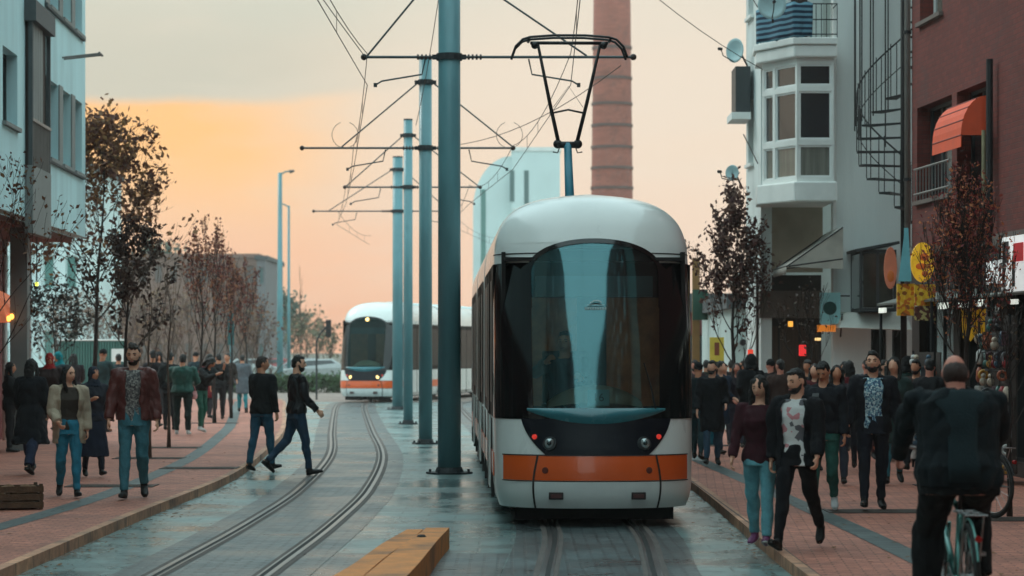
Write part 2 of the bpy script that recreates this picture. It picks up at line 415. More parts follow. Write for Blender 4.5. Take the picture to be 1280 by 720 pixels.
# ochre concrete block between the tracks in the foreground
M_ochre = mat('ochre_block_paint', (208, 130, 64), 0.7, var=0.22, scale=5, bump=0.5, bscale=25, dirt=0.75)
def block():
    root = empty('barrier_block', (0, 0, 0), label='long ochre yellow painted barrier block with a cracked top between the tracks', cat='barrier')
    bm = bmesh.new()
    n = 14
    d0, d1 = 23.9, 17.2
    def sec(t):
        d = d0 + (d1-d0)*t
        xa = -1.0 - 0.34*t*1.25; xb = -0.585 - 0.2*t*1.1
        h = 0.20 + 0.02*t
        return d, xa, xb, h
    for side in (0, 1):
        mb = MB(); vs = []
        for i in range(n+1):
            t = i/n; d, xa, xb, h = sec(t)
            mid = xa + (xb-xa)*(0.42 + 0.03*math.sin(i*.6))
            a, b = (xa, mid-0.006) if side == 0 else (mid+0.006, xb)
            hh = h - (0.016 if side == 0 else 0)
            j = lambda k: 0.005*math.sin(i*.7+k)
            vs += [(a + j(1), d, 0.0), (a + 0.015 + j(2), d, hh + j(5)), (b + j(3), d, hh + j(4)), (b + j(3), d, 0.0)]
        fs = [(4*i+k, 4*i+(k+1)%4, 4*i+4+(k+1)%4, 4*i+4+k) for i in range(n) for k in range(4)] + [(3, 2, 1, 0), tuple(4*n+k for k in range(4))]
        mb.add(vs, fs)
        mb.build('block_half', M_ochre, root)
    MB().tube([(-0.80, 22.6, 0.2), (-0.80, 22.6, 0.222)], [(0.05, 0.09), (0.03, 0.06)], 9, up=(0, 1, 0)).build('chip', M_groove, root)
block()

# tree pits
M_pit = mat('tree_grate_iron', (66, 54, 48), 0.7, var=0.2, scale=6)
def pit(x, d, wid=1.1, lab=''):
    root = MB()
    for k in range(7): root.box(x-wid/2, x+wid/2, d-0.32+k*0.09, d-0.27+k*0.09, 0.102, 0.110)
    root.box(x-wid/2-0.04, x-wid/2, d-0.33, d+0.33, 0.102, 0.112); root.box(x+wid/2, x+wid/2+0.04, d-0.33, d+0.33, 0.102, 0.112)
    tag(root.build('tree_grate', M_pit), lab, 'tree grate', 'slatted tree grates in the sidewalks')

# dry leaves and grit along the kerbs and between the tracks
rnd = random.Random(21); m = MB()
for _ in range(1500):
    d = 18 + 50*rnd.random()**1.5; side = rnd.random()
    if side < .35: x, z = kl(d) + abs(rnd.gauss(.05, .18)), .006
    elif side < .6: x, z = kr(d) - abs(rnd.gauss(.05, .18)), .006
    elif side < .8: x, z = kl(d) - .3 - abs(rnd.gauss(0, 1.6)), .108
    else: x, z = kr(d) + .3 + abs(rnd.gauss(0, 1.8)), .108
    s_ = rnd.uniform(.015, .045); a = rnd.uniform(0, 6.28); c, q = math.cos(a)*s_, math.sin(a)*s_
    m.add([(x-c, d-q, z), (x+q*.5, d-c*.5, z+.004), (x+c, d+q, z+rnd.uniform(0, .012)), (x-q*.5, d+c*.5, z+.006)], [(0, 1, 2, 3)])
tag(m.build('leaf_litter', mat('litter_leaves', (120, 84, 52), .9, var=.5, scale=30)), kind='stuff')
# ---------------------------------------------------------------- people
def remesh(mb, name, material, voxel, parent, fold=0.0, seed=0, smooth_it=2, disp_scale=9.0):
    me = bpy.data.meshes.new(name); me.from_pydata(mb.v, [], mb.f); me.update()
    bm = bmesh.new(); bm.from_mesh(me); bmesh.ops.recalc_face_normals(bm, faces=bm.faces); bm.to_mesh(me); bm.free()
    o = bpy.data.objects.new(name, me); COL.objects.link(o)
    r = o.modifiers.new('r', 'REMESH'); r.mode = 'VOXEL'; r.voxel_size = voxel; r.use_smooth_shade = True
    if smooth_it:
        s = o.modifiers.new('s', 'SMOOTH'); s.factor = 0.5; s.iterations = smooth_it
    dg = bpy.context.evaluated_depsgraph_get()
    me2 = bpy.data.meshes.new_from_object(o.evaluated_get(dg))
    o.modifiers.clear(); o.data = me2; bpy.data.meshes.remove(me); me2.name = name
    if fold > 0:
        off = Vector((seed*3.1, seed*1.7, seed*2.3))
        me2.calc_loop_triangles()
        nrm = [v.normal.copy() for v in me2.vertices]
        for v, nn in zip(me2.vertices, nrm):
            c = v.co
            p = Vector((c.x*disp_scale, c.y*disp_scale, c.z*disp_scale*0.7 + c.x*3)) + off
            a = mnoise.noise(p); b = mnoise.noise(p*2.1 + Vector((5, 5, 5)))
            v.co = c + nn*(fold*(1.2*(abs(a)*2-0.5) + 0.5*b))
    me2.materials.clear(); me2.materials.append(material)
    me2.polygons.foreach_set('use_smooth', [True]*len(me2.polygons))
    o.parent = parent
    return o

SKIN = {'fair': (222, 166, 138), 'tan': (196, 136, 106), 'ruddy': (200, 130, 110)}
HAIRC = {'black': (20, 17, 16), 'brown': (46, 32, 25), 'grey': (120, 112, 106), 'fair': (120, 84, 52)}
def cloth(col, kind='cloth'):
    rough = {'cloth': 0.9, 'leather': 0.42, 'denim': 0.85, 'knit': 0.95, 'shoe': 0.55, 'puffer': 0.6}[kind]
    return mat('%s_%02x%02x%02x' % ((kind,) + tuple(col)), col, rough, var=0.22 if kind != 'shoe' else 0.1, scale=14 if kind == 'denim' else 7,
               bump=0.35, bscale=90 if kind in ('cloth', 'knit', 'denim') else 30, spec=0.3)
def mat_print(name, cols, scale=26):
    if name in MATS: return MATS[name]
    m = mat(name, cols[0], 0.85, var=0.1); N = m.node_tree.nodes; L = m.node_tree.links; p = N['Principled BSDF']
    tc = N.new('ShaderNodeTexCoord'); v = N.new('ShaderNodeTexVoronoi'); v.inputs['Scale'].default_value = scale
    L.new(tc.outputs['Object'], v.inputs['Vector'])
    r = N.new('ShaderNodeValToRGB'); r.color_ramp.interpolation = 'CONSTANT'
    st = r.color_ramp.elements
    while len(st) < len(cols): st.new(0.5)
    for i, (e, c) in enumerate(zip(st, cols)): e.position = i/len(cols); e.color = lin(c)
    sp = N.new('ShaderNodeSeparateXYZ'); L.new(v.outputs['Color'], sp.inputs[0]); L.new(sp.outputs[0], r.inputs[0])
    L.new(r.outputs[0], p.inputs['Base Color'])
    return m

class Pose:
    def __init__(s, H=1.75, build=1.0, legs=((0, 0, 0), (0, 0, 0)), arms=((5, 8, 12, 0), (5, 8, 12, 0)), lean=0, head=(0, 0), spread=0.0, stoop=0):
        """legs: (hip flex, knee bend, foot pitch) right (-x) then left (+x); arms: (forward, outward, elbow, inward)"""
        k = H/1.75; s.k = k; s.b = build
        s.hipz = 0.93*k
        s.J = {}
        L = Matrix.Rotation(R(lean), 4, 'X')           # +lean tips forward (-Y)
        s.spine0 = Vector((0, 0, s.hipz))
        def up(v): v = Vector(v)*k; return s.spine0 + L @ (v - s.spine0)
        s.up = up
        s.legs = []
        for i, sg in ((0, -1), (1, 1)):
            a, kb, fp = legs[i]
            hip = Vector((sg*0.088*k*build, 0, s.hipz - 0.02*k))
            ab = spread + 0.02
            d1 = Vector((sg*math.sin(ab), -math.sin(R(a)), -math.cos(R(a)))).normalized()
            knee = hip + d1*0.425*k
            a2 = a - kb
            d2 = Vector((sg*math.sin(ab)*0.4, -math.sin(R(a2)), -math.cos(R(a2)))).normalized()
            ank = knee + d2*0.415*k
            p = a2 + fp                                  # foot pitch, 0 = level
            fd = Vector((sg*0.12, -math.cos(R(p)), math.sin(R(p)))).normalized()
            fu = Vector((0, math.sin(R(p)), math.cos(R(p))))
            heel = ank - fd*0.055*k - fu*0.075*k
            toe = ank + fd*0.19*k - fu*0.075*k
            ball = ank + fd*0.12*k - fu*0.07*k
            s.legs.append((hip, knee, ank, heel, ball, toe, fu))
        low = min(min(l[3].z, l[5].z) for l in s.legs) - 0.012
        s.dz = -low
        s.arms = []
        for i, sg in ((0, -1), (1, 1)):
            f, o, e, inn = arms[i]
            sh = up((sg*0.185*build, 0.0, 1.405))
            d1 = Vector((sg*math.sin(R(o)), -math.sin(R(f))*math.cos(R(o)), -math.cos(R(f))*math.cos(R(o)))).normalized()
            el = sh + d1*0.29*k
            fe = f + e
            d2 = Vector((sg*math.sin(R(o))*0.5 - sg*math.sin(R(inn)), -math.sin(R(fe))*math.cos(R(inn)), -math.cos(R(fe))*math.cos(R(inn)))).normalized()
            wr = el + d2*0.245*k
            s.arms.append((sh, el, wr, d2, sg))
        s.headM = L.to_3x3().to_4x4() @ Matrix.Rotation(R(head[0]), 4, 'Z') @ Matrix.Rotation(R(head[1]), 4, 'X')
        s.headc = up((0, -0.005, 1.625 - stoop))
        s.headrz = R(head[0])

TORSO = [(0.82, .150, .100, 0), (0.88, .172, .112, .005), (0.96, .170, .115, .005), (1.06, .148, .098, 0), (1.17, .154, .105, -.004),
         (1.29, .176, .118, -.004), (1.37, .184, .108, 0), (1.425, .150, .085, .005), (1.46, .095, .068, .01)]
def torso_pts(P, t=0.0, z0=None, z1=None, female=False, flare=0.0, soft=0.0):
    out = []
    rows = []
    for z, rx, ry, yo in TORSO:
        if female:
            if 1.0 < z < 1.12: rx *= 0.86; ry *= 0.9
            if 1.25 < z < 1.33: ry *= 1.14; yo -= 0.012
            if z > 1.2: rx *= 0.92
        rx *= P.b; ry *= P.b
        if soft and 0.9 < z < 1.2: rx += soft; ry += soft; yo -= soft*0.4
        rows.append((z, rx + t, ry + t, yo))
    def interp(z):
        if z <= rows[0][0]:
            ex = (rows[0][0] - z)
            return (rows[1][1] + 0.005 + flare*ex, rows[1][2] + 0.01 + flare*ex, 0)
        for a, b in zip(rows, rows[1:]):
            if a[0] <= z <= b[0]:
                q = (z-a[0])/(b[0]-a[0]); return tuple(a[i]+(b[i]-a[i])*q for i in (1, 2, 3))
        return rows[-1][1:]
    zs = [r[0] for r in rows]
    if z0 is not None:
        zs = [z for z in zs if z > z0 + 0.01]
        if z0 < rows[0][0]:
            q = z0
            ex = []
            while q < rows[0][0] - 0.02: ex.append(q); q += 0.07
            zs = ex + zs
        else: zs = [z0] + zs
    if z1 is not None: zs = [z for z in zs if z < z1 - 0.01] + [z1]
    return [(z, *interp(z)) for z in zs]

def torso_shell(mb, P, rows, gap=None, thick=0.02, n=24, gapz=None):
    """closed torso loft; with gap (degrees each side of the front) an open-fronted garment of real thickness"""
    rings = []
    for z, rx, ry, yo in rows:
        k = P.k
        if gap is None:
            ring = []
            for j in range(n):
                a = 2*math.pi*j/n
                c, s_ = math.cos(a), math.sin(a)
                v = Vector((rx*math.copysign(abs(c)**0.85, c), yo + ry*math.copysign(abs(s_)**0.85, s_), z))
                ring.append(place_t(P, v))
        else:
            g = gap if gapz is None else gap*gapz(z)
            a0 = -90 + g; a1 = 270 - g
            outer = []; inner = []
            for j in range(n+1):
                a = R(a0 + (a1-a0)*j/n); c, s_ = math.cos(a), math.sin(a)
                outer.append(place_t(P, Vector((rx*c, yo + ry*s_, z))))
                inner.append(place_t(P, Vector(((rx-thick)*c, yo + (ry-thick)*s_, z))))
            ring = outer + inner[::-1]
        rings.append(ring)
    m = len(rings[0]); vs = [v for r in rings for v in r]; fs = []
    for i in range(len(rings)-1):
        for j in range(m): fs.append((i*m+j, i*m+(j+1) % m, (i+1)*m+(j+1) % m, (i+1)*m+j))
    for base, rev in ((0, True), ((len(rings)-1)*m, False)):
        if gap is None:
            f = tuple(base+j for j in range(m)); fs.append(tuple(reversed(f)) if rev else f)
        else:
            for j in range(n):
                f = (base+j, base+j+1, base+m-2-j, base+m-1-j); fs.append(tuple(reversed(f)) if rev else f)
    mb.add(vs, fs)
def place_t(P, v):
    """torso point: above the hips it follows the lean, below it hangs"""
    k = P.k
    if v.z >= 0.93: r = P.up(v)
    else: r = Vector((v.x, v.y, v.z))*k
    return r + Vector((0, 0, P.dz))

def arm_tube(mb, P, i, t=0.0, end=1.0, shoulder=True, loose=0.0, n=12):
    sh, el, wr, d2, sg = P.arms[i]; k = P.k; z = Vector((0, 0, P.dz)); b = 0.5 + 0.5*P.b
    inner = sh - Vector((sg*0.05*k, 0, -0.012*k))
    pts = [inner + z, sh + z, sh.lerp(el, .33) + z, sh.lerp(el, .8) + z, el + z, el.lerp(wr, .2) + z, el.lerp(wr, .6) + z]
    rs = [.048, .057, .052, .045, .042, .042, .034]
    e = el.lerp(wr, end); pts.append(e + z); rs.append(.027 + (0.006 if t else 0))
    mb.tube(pts, [(r*b*k + t + (loose if q > 1 else 0)) for q, r in enumerate(rs)], n)
def leg_tube(mb, P, i, t=0.0, end=1.0, cuff=0.0, n=14, wide=0.0):
    hip, knee, ank, heel, ball, toe, fu = P.legs[i]; k = P.k; z = Vector((0, 0, P.dz)); sg = (-1, 1)[i]; b = 0.4 + 0.6*P.b
    top = Vector((sg*0.07*k, 0, P.hipz + 0.05*k))
    pts = [top + z, hip - Vector((0, 0, .03*k)) + z, hip.lerp(knee, .35) + z, hip.lerp(knee, .75) + z, knee + z,
           knee.lerp(ank, .25) + z + Vector((0, .012*k, 0)), knee.lerp(ank, .6) + z, knee.lerp(ank, end) + z]
    rs = [(.085, .10), (.088, .10), .078, .062, .055, .056, .043, .036]
    out = []
    for q, r in enumerate(rs):
        ex = t + (wide if q >= 4 else wide*0.3) + (cuff if q == 7 else 0)
        if isinstance(r, tuple): out.append((r[0]*b*k + ex, r[1]*b*k + ex))
        else: out.append((r*b*k + ex, r*b*k + ex))
    mb.tube(pts, out, n, up=(0, 1, 0))

def head_mesh(mb, P, female=False, dense=True):
    nu, nv = (40, 30) if dense else (24, 18)
    k = P.k; C = P.headc + Vector((0, 0, P.dz)); M = P.headM
    vs = []; fs = []
    def g(x, c, s_): return math.exp(-((x-c)/s_)**2)
    for i in range(nv+1):
        ph = math.pi*i/nv
        for j in range(nu):
            th = 2*math.pi*j/nu
            x, y, z = math.sin(ph)*math.sin(th), -math.sin(ph)*math.cos(th), math.cos(ph)
            rx, ry, rz = .074, .094, .116
            v = Vector((x*rx, y*ry, z*rz))
            if z < 0:                                    # jaw
                f = 1 - 0.30*min(1, -z)**1.3*(0.8 if female else 0.6); v.x *= f
                if y > 0: v.y *= 1 - 0.45*min(1, -z*1.2); v.z *= 1 - 0.12*y
            fr = max(0, -y)**2
            X, Z = v.x, v.z
            v.y -= fr*0.026*g(X, 0, .0125)*(g(Z, -.020, .017) + .55*g(Z, .002, .02))      # nose
            v.y += fr*0.014*(g(X, .031, .017) + g(X, -.031, .017))*g(Z, .010, .015)         # eye sockets
            v.y -= fr*0.007*g(abs(X), .028, .03)*g(Z, .033, .010)                            # brow
            v.y -= fr*0.007*g(X, 0, .022)*(g(Z, -.052, .006) + g(Z, -.066, .006))            # lips
            v.y += fr*0.005*g(X, 0, .03)*g(Z, -.079, .007)
            v.y -= fr*0.013*g(X, 0, .022)*g(Z, -.097, .014)                                   # chin
            v.x += math.copysign(0.004, X)*fr*g(abs(X), .05, .02)*g(Z, -.012, .02)
            vs.append(C + M @ (v*k))
    for i in range(nv):
        for j in range(nu): fs.append((i*nu+j, i*nu+(j+1) % nu, (i+1)*nu+(j+1) % nu, (i+1)*nu+j))
    mb.add(vs, fs)
    for sg in (-1, 1):                                   # ears
        Me = M @ Matrix.Rotation(R(-sg*18), 4, 'Z')
        mb.ell(C + M @ (Vector((sg*.077, .012, -.004))*k), (.010*k, .019*k, .032*k), 8, 6, M=Me)
    # neck
    nb = P.up((0, .015, 1.42)) + Vector((0, 0, P.dz)); nt_ = C + M @ (Vector((0, .02, -.06))*k)
    r = .050 if female else .060
    mb.tube([nb, nb.lerp(nt_, .5), nt_], [r*1.25*k, r*k, r*k], 14)

def hand_mesh(mb, P, i, curl=0.5):
    sh, el, wr, d2, sg = P.arms[i]; k = P.k; z = Vector((0, 0, P.dz)); w = wr + z
    inward = Vector((-sg, 0, 0)); inward = (inward - d2*inward.dot(d2)).normalized()
    side = d2.cross(inward).normalized()
    if side.y > 0: side = -side                          # side points to the thumb (forward)
    if abs(side.y) < 0.1: side = Vector((0, 0, 1)) if side.z >= 0 else -side
    palm = [w - d2*.02*k, w + d2*.02*k, w + d2*.06*k, w + d2*.095*k]
    mb.tube(palm, [(.024*k, .019*k), (.030*k, .016*k), (.042*k, .015*k), (.040*k, .012*k)], 10, up=inward)
    for q, ln in enumerate((.068, .078, .072, .056)):
        base = w + d2*.088*k + side*((.028 - q*.019)*k)
        a = 0.25 + curl*0.5
        d = (d2*math.cos(a) + inward*math.sin(a)); d_ = (d2*math.cos(a*2.4) + inward*math.sin(a*2.4)); d3 = (d2*math.cos(a*3.4) + inward*math.sin(a*3.4))
        p1 = base + d*ln*.45*k; p2 = p1 + d_*ln*.33*k; p3 = p2 + d3*ln*.25*k
        mb.tube([base - d2*.015*k, base, p1, p2, p3], [.0095*k, .0095*k, .009*k, .0085*k, .007*k], 7)
    tb = w + d2*.03*k + side*.026*k
    t1 = tb + (d2*.7 + side*.6 + inward*.3).normalized()*.036*k; t2 = t1 + (d2*.9 + side*.15 + inward*.4).normalized()*.03*k
    mb.tube([tb - side*.012*k, tb, t1, t2], [.014*k, .013*k, .011*k, .009*k], 7)

def make_hair(mb, P, style, rnd):
    k = P.k; C = P.headc + Vector((0, 0, P.dz)); M = P.headM
    T = lambda v: C + M @ (Vector(v)*k)
    def tuft(c, r): mb.ell(T(c), (r[0]*k, r[1]*k, r[2]*k), 12, 9, M=M)
    if style in ('short', 'quiff', 'balding', 'buzz'):
        tuft((0, .018, .030), (.081, .092, .098) if style != 'buzz' else (.078, .092, .094))
        tuft((0, .045, -.02), (.070, .062, .062))
        if style == 'quiff': tuft((.006, -.045, .098), (.055, .040, .026)); tuft((-.01, 0, .118), (.05, .06, .024))
        if style == 'short': tuft((.0, -.040, .088), (.058, .038, .025))
    elif style in ('long', 'longside', 'bun', 'pony'):
        tuft((0, .016, .028), (.085, .097, .102)); tuft((0, .05, -.03), (.078, .06, .07))
        if style in ('long', 'longside'):
            for sg in (-1, 1):
                mb.tube([T((sg*.045, -.03, .085)), T((sg*.078, -.012, .04)), T((sg*.088, -.004, -.03)), T((sg*.092, -.02, -.10)),
                         T((sg*.085, -.045, -.17)), T((sg*.078, -.065, -.25))],
                        [(.02*k, .02*k), (.022*k, .032*k), (.023*k, .040*k), (.025*k, .04*k), (.026*k, .032*k), (.012*k, .015*k)], 9, up=(0, 1, 0))
            mb.tube([T((0, .05, .02)), T((0, .075, -.07)), T((0, .075, -.15)), T((0, .085, -.24))],
                    [(.08*k, .05*k), (.085*k, .04*k), (.085*k, .03*k), (.05*k, .015*k)], 12, up=(0, 1, 0))
        elif style == 'bun': tuft((0, .085, .06), (.035, .035, .035))
        else: mb.tube([T((0, .09, .04)), T((0, .12, 0)), T((0, .11, -.10)), T((0, .1, -.16))], [.025*k, .03*k, .025*k, .01*k], 8)
    elif style == 'hood':
        tuft((0, .02, .015), (.105, .118, .135)); mb.tube([T((0, .05, -.06)), T((0, .06, -.14))], [(.11*k, .07*k), (.13*k, .07*k)], 12, up=(0, 1, 0))
    elif style == 'scarf':
        tuft((0, .012, .012), (.090, .104, .122)); tuft((0, .02, -.08), (.075, .08, .06))
        mb.tube([T((0, .0, -.09)), T((0, .01, -.16)), T((0, .01, -.20))], [(.08*k, .075*k), (.13*k, .10*k), (.17*k, .11*k)], 14, up=(0, 1, 0))
    elif style == 'cap':
        tuft((0, .008, .045), (.084, .100, .078)); mb.tube([T((0, -.07, .055)), T((0, -.15, .045))], [(.06*k, .010*k), (.045*k, .006*k)], 12, up=(0, 0, 1))
    elif style == 'beanie':
        tuft((0, .012, .050), (.086, .100, .092))

M_eye = mat('eye_dark', (24, 18, 16), 0.25, var=0.0)
M_lip = mat('lips', (150, 78, 70), 0.5, var=0.05)
PEOPLE = {}
def person(key, label, pos, H, rot, pose, top, topc, legc, shoec=(24, 22, 22), hair='short', hairc='black', skin='tan', female=False,
           near=False, build=1.0, kind='cloth', legk='denim', opn=None, under=None, hem=None, flare=0.0, beard=False, cuff=0.0, wide=0.0,
           group=None, z0=0.1, soft=0.0, hoodc=None, extra=None, lapel=None, skirt=None):
    """top: jacket / sweater / coat; opn: front gap in degrees"""
    P = Pose(H=H, build=build, **pose)
    x, d = pos
    root = empty('person', (x, d, z0 + 0.004), R(rot), label=label, cat='person', group=group)
    seed = len(PEOPLE) + 1; rnd = random.Random(seed)
    vx = 0.0095 if near else 0.017
    # body
    mb = MB()
    torso_shell(mb, P, torso_pts(P, -0.016, female=female))
    for i in (0, 1):
        arm_tube(mb, P, i, t=-.004); leg_tube(mb, P, i, t=-.010, n=10)
        if near: hand_mesh(mb, P, i, 0.5)
        else:
            sh, el, wr, d2, sg = P.arms[i]; zz = Vector((0, 0, P.dz))
            inw = Vector((-sg, 0, 0))
            mb.tube([wr + zz - d2*.02, wr + zz + d2*.04, wr + zz + d2*.10, wr + zz + d2*.15 + inw*.02], [(.024, .02), (.034, .018), (.036, .018), (.018, .014)], 8, up=inw)
            mb.tube([wr + zz + d2*.03, wr + zz + d2*.07 + Vector((0, -.035, 0)), wr + zz + d2*.10 + Vector((0, -.04, 0))], [.015, .013, .011], 6)
        hip, knee, ank, heel, ball, toe, fu = P.legs[i]; zz = Vector((0, 0, P.dz))
        mb.tube([heel + fu*.035*P.k + zz, ank - fu*.03*P.k + zz, ball + fu*.012*P.k + zz, toe + fu*.025*P.k + zz], [.03*P.k, (.034*P.k, .036*P.k), (.036*P.k, .022*P.k), (.02*P.k, .015*P.k)], 8, up=(0, 0.1, 1))
    head_mesh(mb, P, female, near)
    body = remesh(mb, 'body', mat('skin_' + skin, SKIN[skin], 0.55, var=0.08, scale=12, spec=0.4), vx, root, smooth_it=1)
    # hair / headgear
    if hair not in ('none', 'bald'):
        mb = MB(); make_hair(mb, P, hair, rnd)
        nm = {'hood': 'hood', 'scarf': 'headscarf', 'cap': 'cap', 'beanie': 'beanie'}.get(hair, 'hair')
        hm = cloth(hoodc) if hoodc else mat('hair_' + hairc, HAIRC[hairc], 0.55, var=0.35, scale=20, bump=0.8, bscale=70, stretch=(3, 3, 0.6))
        remesh(mb, nm, hm, vx if near else 0.012, root, fold=0.009, seed=seed, disp_scale=26)
        if hair in ('hood', 'scarf', 'cap', 'beanie'):
            pass
    C = P.headc + Vector((0, 0, P.dz)); T = lambda v: C + P.headM @ (Vector(v)*P.k)
    if beard:
        mb = MB(); mb.ell(T((0, -.038, -.072)), (.058*P.k, .058*P.k, .046*P.k), 14, 10, M=P.headM)
        for sg in (-1, 1): mb.tube([T((sg*.070, 0, -.01)), T((sg*.062, -.03, -.06))], [.010*P.k, .02*P.k], 8)
        remesh(mb, 'beard', mat('hair_' + hairc, HAIRC[hairc], 0.55), 0.009, root, fold=0.003, seed=seed, disp_scale=40)
    if near:
        mb = MB()
        for sg in (-1, 1): mb.ell(T((sg*.031, -.076, .010)), (.012*P.k, .008*P.k, .006*P.k), 10, 6, M=P.headM)
        mb.build('eyes', M_eye, root, smooth=True)
        mb = MB()
        for sg in (-1, 1): mb.tube([T((sg*.014, -.093, .030)), T((sg*.03, -.091, .036)), T((sg*.048, -.078, .030))], [.004*P.k, .005*P.k, .003*P.k], 6)
        mb.build('eyebrows', mat('hair_' + hairc, HAIRC[hairc]), root, smooth=True)
        mb = MB(); mb.ell(T((0, -.093 - (.004 if beard else 0), -.059)), (.022*P.k, .010*P.k, .007*P.k), 10, 6, M=P.headM)
        mb.build('mouth', M_lip, root, smooth=True)
    # trousers
    hemz = hem if hem is not None else {'jacket': 0.90, 'sweater': 0.88, 'coat': 0.55, 'blazer': 0.80, 'blouse': 0.86, 'longcoat': 0.38}[top]
    mb = MB()
    torso_shell(mb, P, torso_pts(P, 0.006, z0=0.82, z1=1.03, female=female))
    for i in (0, 1): leg_tube(mb, P, i, t=0.011, end=0.97, cuff=cuff, wide=wide)
    remesh(mb, 'trousers', cloth(legc, legk), vx, root, fold=0.010, seed=seed+50, smooth_it=2)
    # shoes
    for i in (0, 1):
        hip, knee, ank, heel, ball, toe, fu = P.legs[i]; zz = Vector((0, 0, P.dz)); k = P.k; mb = MB()
        mb.tube([heel + fu*.03*k + zz, ank - fu*.04*k + zz, ball + fu*.018*k + zz, toe + fu*.018*k + zz],
                [(.030*k, .040*k), (.042*k, .045*k), (.046*k, .032*k), (.028*k, .022*k)], 12, up=fu)
        mb.tube([ank - fu*.05*k + zz, ank + fu*.03*k + zz], [.044*k, .042*k], 10)
        so_ = remesh(mb, 'shoe', cloth(shoec, 'shoe'), 0.010, root, smooth_it=1)
        if near:
            mb = MB(); mb.tube([heel + fu*.004*k + zz, ball + fu*.0*k + zz, toe + fu*.004*k + zz], [(.032*k, .010*k), (.046*k, .010*k), (.026*k, .009*k)], 12, up=fu)
            mb.build('sole', cloth((200, 200, 196) if sum(shoec) > 240 else (30, 28, 28), 'shoe'), so_, smooth=True)
    # inner shirt
    if opn and under is not None:
        mb = MB(); torso_shell(mb, P, torso_pts(P, 0.004, z0=max(hemz - 0.03, 0.80 if near and not isinstance(under, tuple) else 0.88), z1=1.455, female=female, soft=soft))
        um = under if not isinstance(under, tuple) else cloth(under)
        remesh(mb, 'shirt', um, vx, root, fold=0.005, seed=seed+9)
    t = {'jacket': .026, 'sweater': .018, 'coat': .030, 'blazer': .024, 'blouse': .021, 'longcoat': .034}[top] + (.014 if opn else 0)
    mb = MB()
    rows = torso_pts(P, t, z0=hemz, z1=1.45, female=female, flare=flare, soft=soft)
    gz_ = (lambda z: 1.0 if z > 1.0 else 1.0 + (1.0-z)*0.6)
    torso_shell(mb, P, rows, gap=opn, thick=0.024 if near else 0.034, gapz=gz_ if opn else None)
    for i in (0, 1):
        arm_tube(mb, P, i, t=t*0.62, end=0.97, loose=0.004)
        sh, el, wr, d2, sg = P.arms[i]; zz = Vector((0, 0, P.dz))
        mb.ell(sh + zz + Vector((-sg*.008, 0, .004)), ((.060+t*.5)*P.k, (.062+t*.5)*P.k, (.056+t*.5)*P.k), 12, 8)
        mb.tube([P.up((sg*.05, .025, 1.46)) + zz, P.up((sg*.12, .012, 1.435)) + zz, sh + zz], [.028*P.k + t*.4, .036*P.k + t*.4, .05*P.k], 10)
    if top in ('jacket', 'coat', 'blazer', 'longcoat'):   # collar round the back of the neck
        nb = P.up((0, .02, 1.47)) + Vector((0, 0, P.dz)); pts = []
        for q in range(13):
            a = R(-60 + 300*q/12); pts.append(nb + Vector((.082*math.cos(a), .070*math.sin(a), -.012 - (.035 if q in (0, 12) else 0))))
        mb.tube(pts, [(.014, .030)]*13, 8, up=(0, 0, 1))
    remesh(mb, top if top != 'longcoat' else 'coat', cloth(topc, kind), vx, root, fold=0.013 if kind != 'knit' else 0.009, seed=seed)
    if skirt:
        mb = MB(); torso_shell(mb, P, torso_pts(P, 0.022, z0=skirt[1], z1=1.0, female=True, flare=skirt[2]))
        remesh(mb, 'skirt', cloth(skirt[0]), vx, root, fold=0.010, seed=seed+3)
    PEOPLE[key] = (root, P)
    if extra: extra(root, P)
    return root, P

def W(l, r, arm=16, lean=2, head=(0, 0), arms=None, spread=0.0):
    """walking: l = left/right stride phase amplitude"""
    return dict(legs=(l, r), arms=arms or ((arm, 9, 18, 4), (-arm, 9, 12, 0)), lean=lean, head=head, spread=spread)
STRIDE_A = ((24, 6, 4), (-18, 16, 12))       # right leg forward, left pushing off
STRIDE_B = ((-18, 16, 12), (24, 6, 4))
MID_A = ((8, 2, 0), (-2, 34, 10))
MID_B = ((-2, 34, 10), (8, 2, 0))
SMALL_A = ((12, 4, 0), (-9, 8, 4))
SMALL_B = ((-9, 8, 4), (12, 4, 0))
STAND = ((0, 1, 0), (2, 4, 0))
def spot(px, fy, z0=0.1):
    d = foot_d(fy, z0); return (gx(px, d), d), d
def hgt(hpx, d): return hpx*d/FPX
# ---------------------------------------------------------------- the people in the photo
GL = 'pedestrians walking on the left sidewalk'
GR = 'pedestrians walking on the right sidewalk'
print_shirt = mat_print('speckled_shirt', [(120, 116, 112), (70, 68, 70), (150, 146, 140), (96, 92, 92)], 60)
floral_shirt = mat_print('patterned_shirt', [(150, 186, 196), (60, 90, 120), (196, 214, 216), (90, 130, 150)], 62)
graphic_shirt = mat_print('graphic_shirt', [(206, 206, 204), (214, 214, 212), (210, 210, 208), (196, 132, 136), (212, 212, 210), (96, 94, 98), (208, 208, 206)], 19)

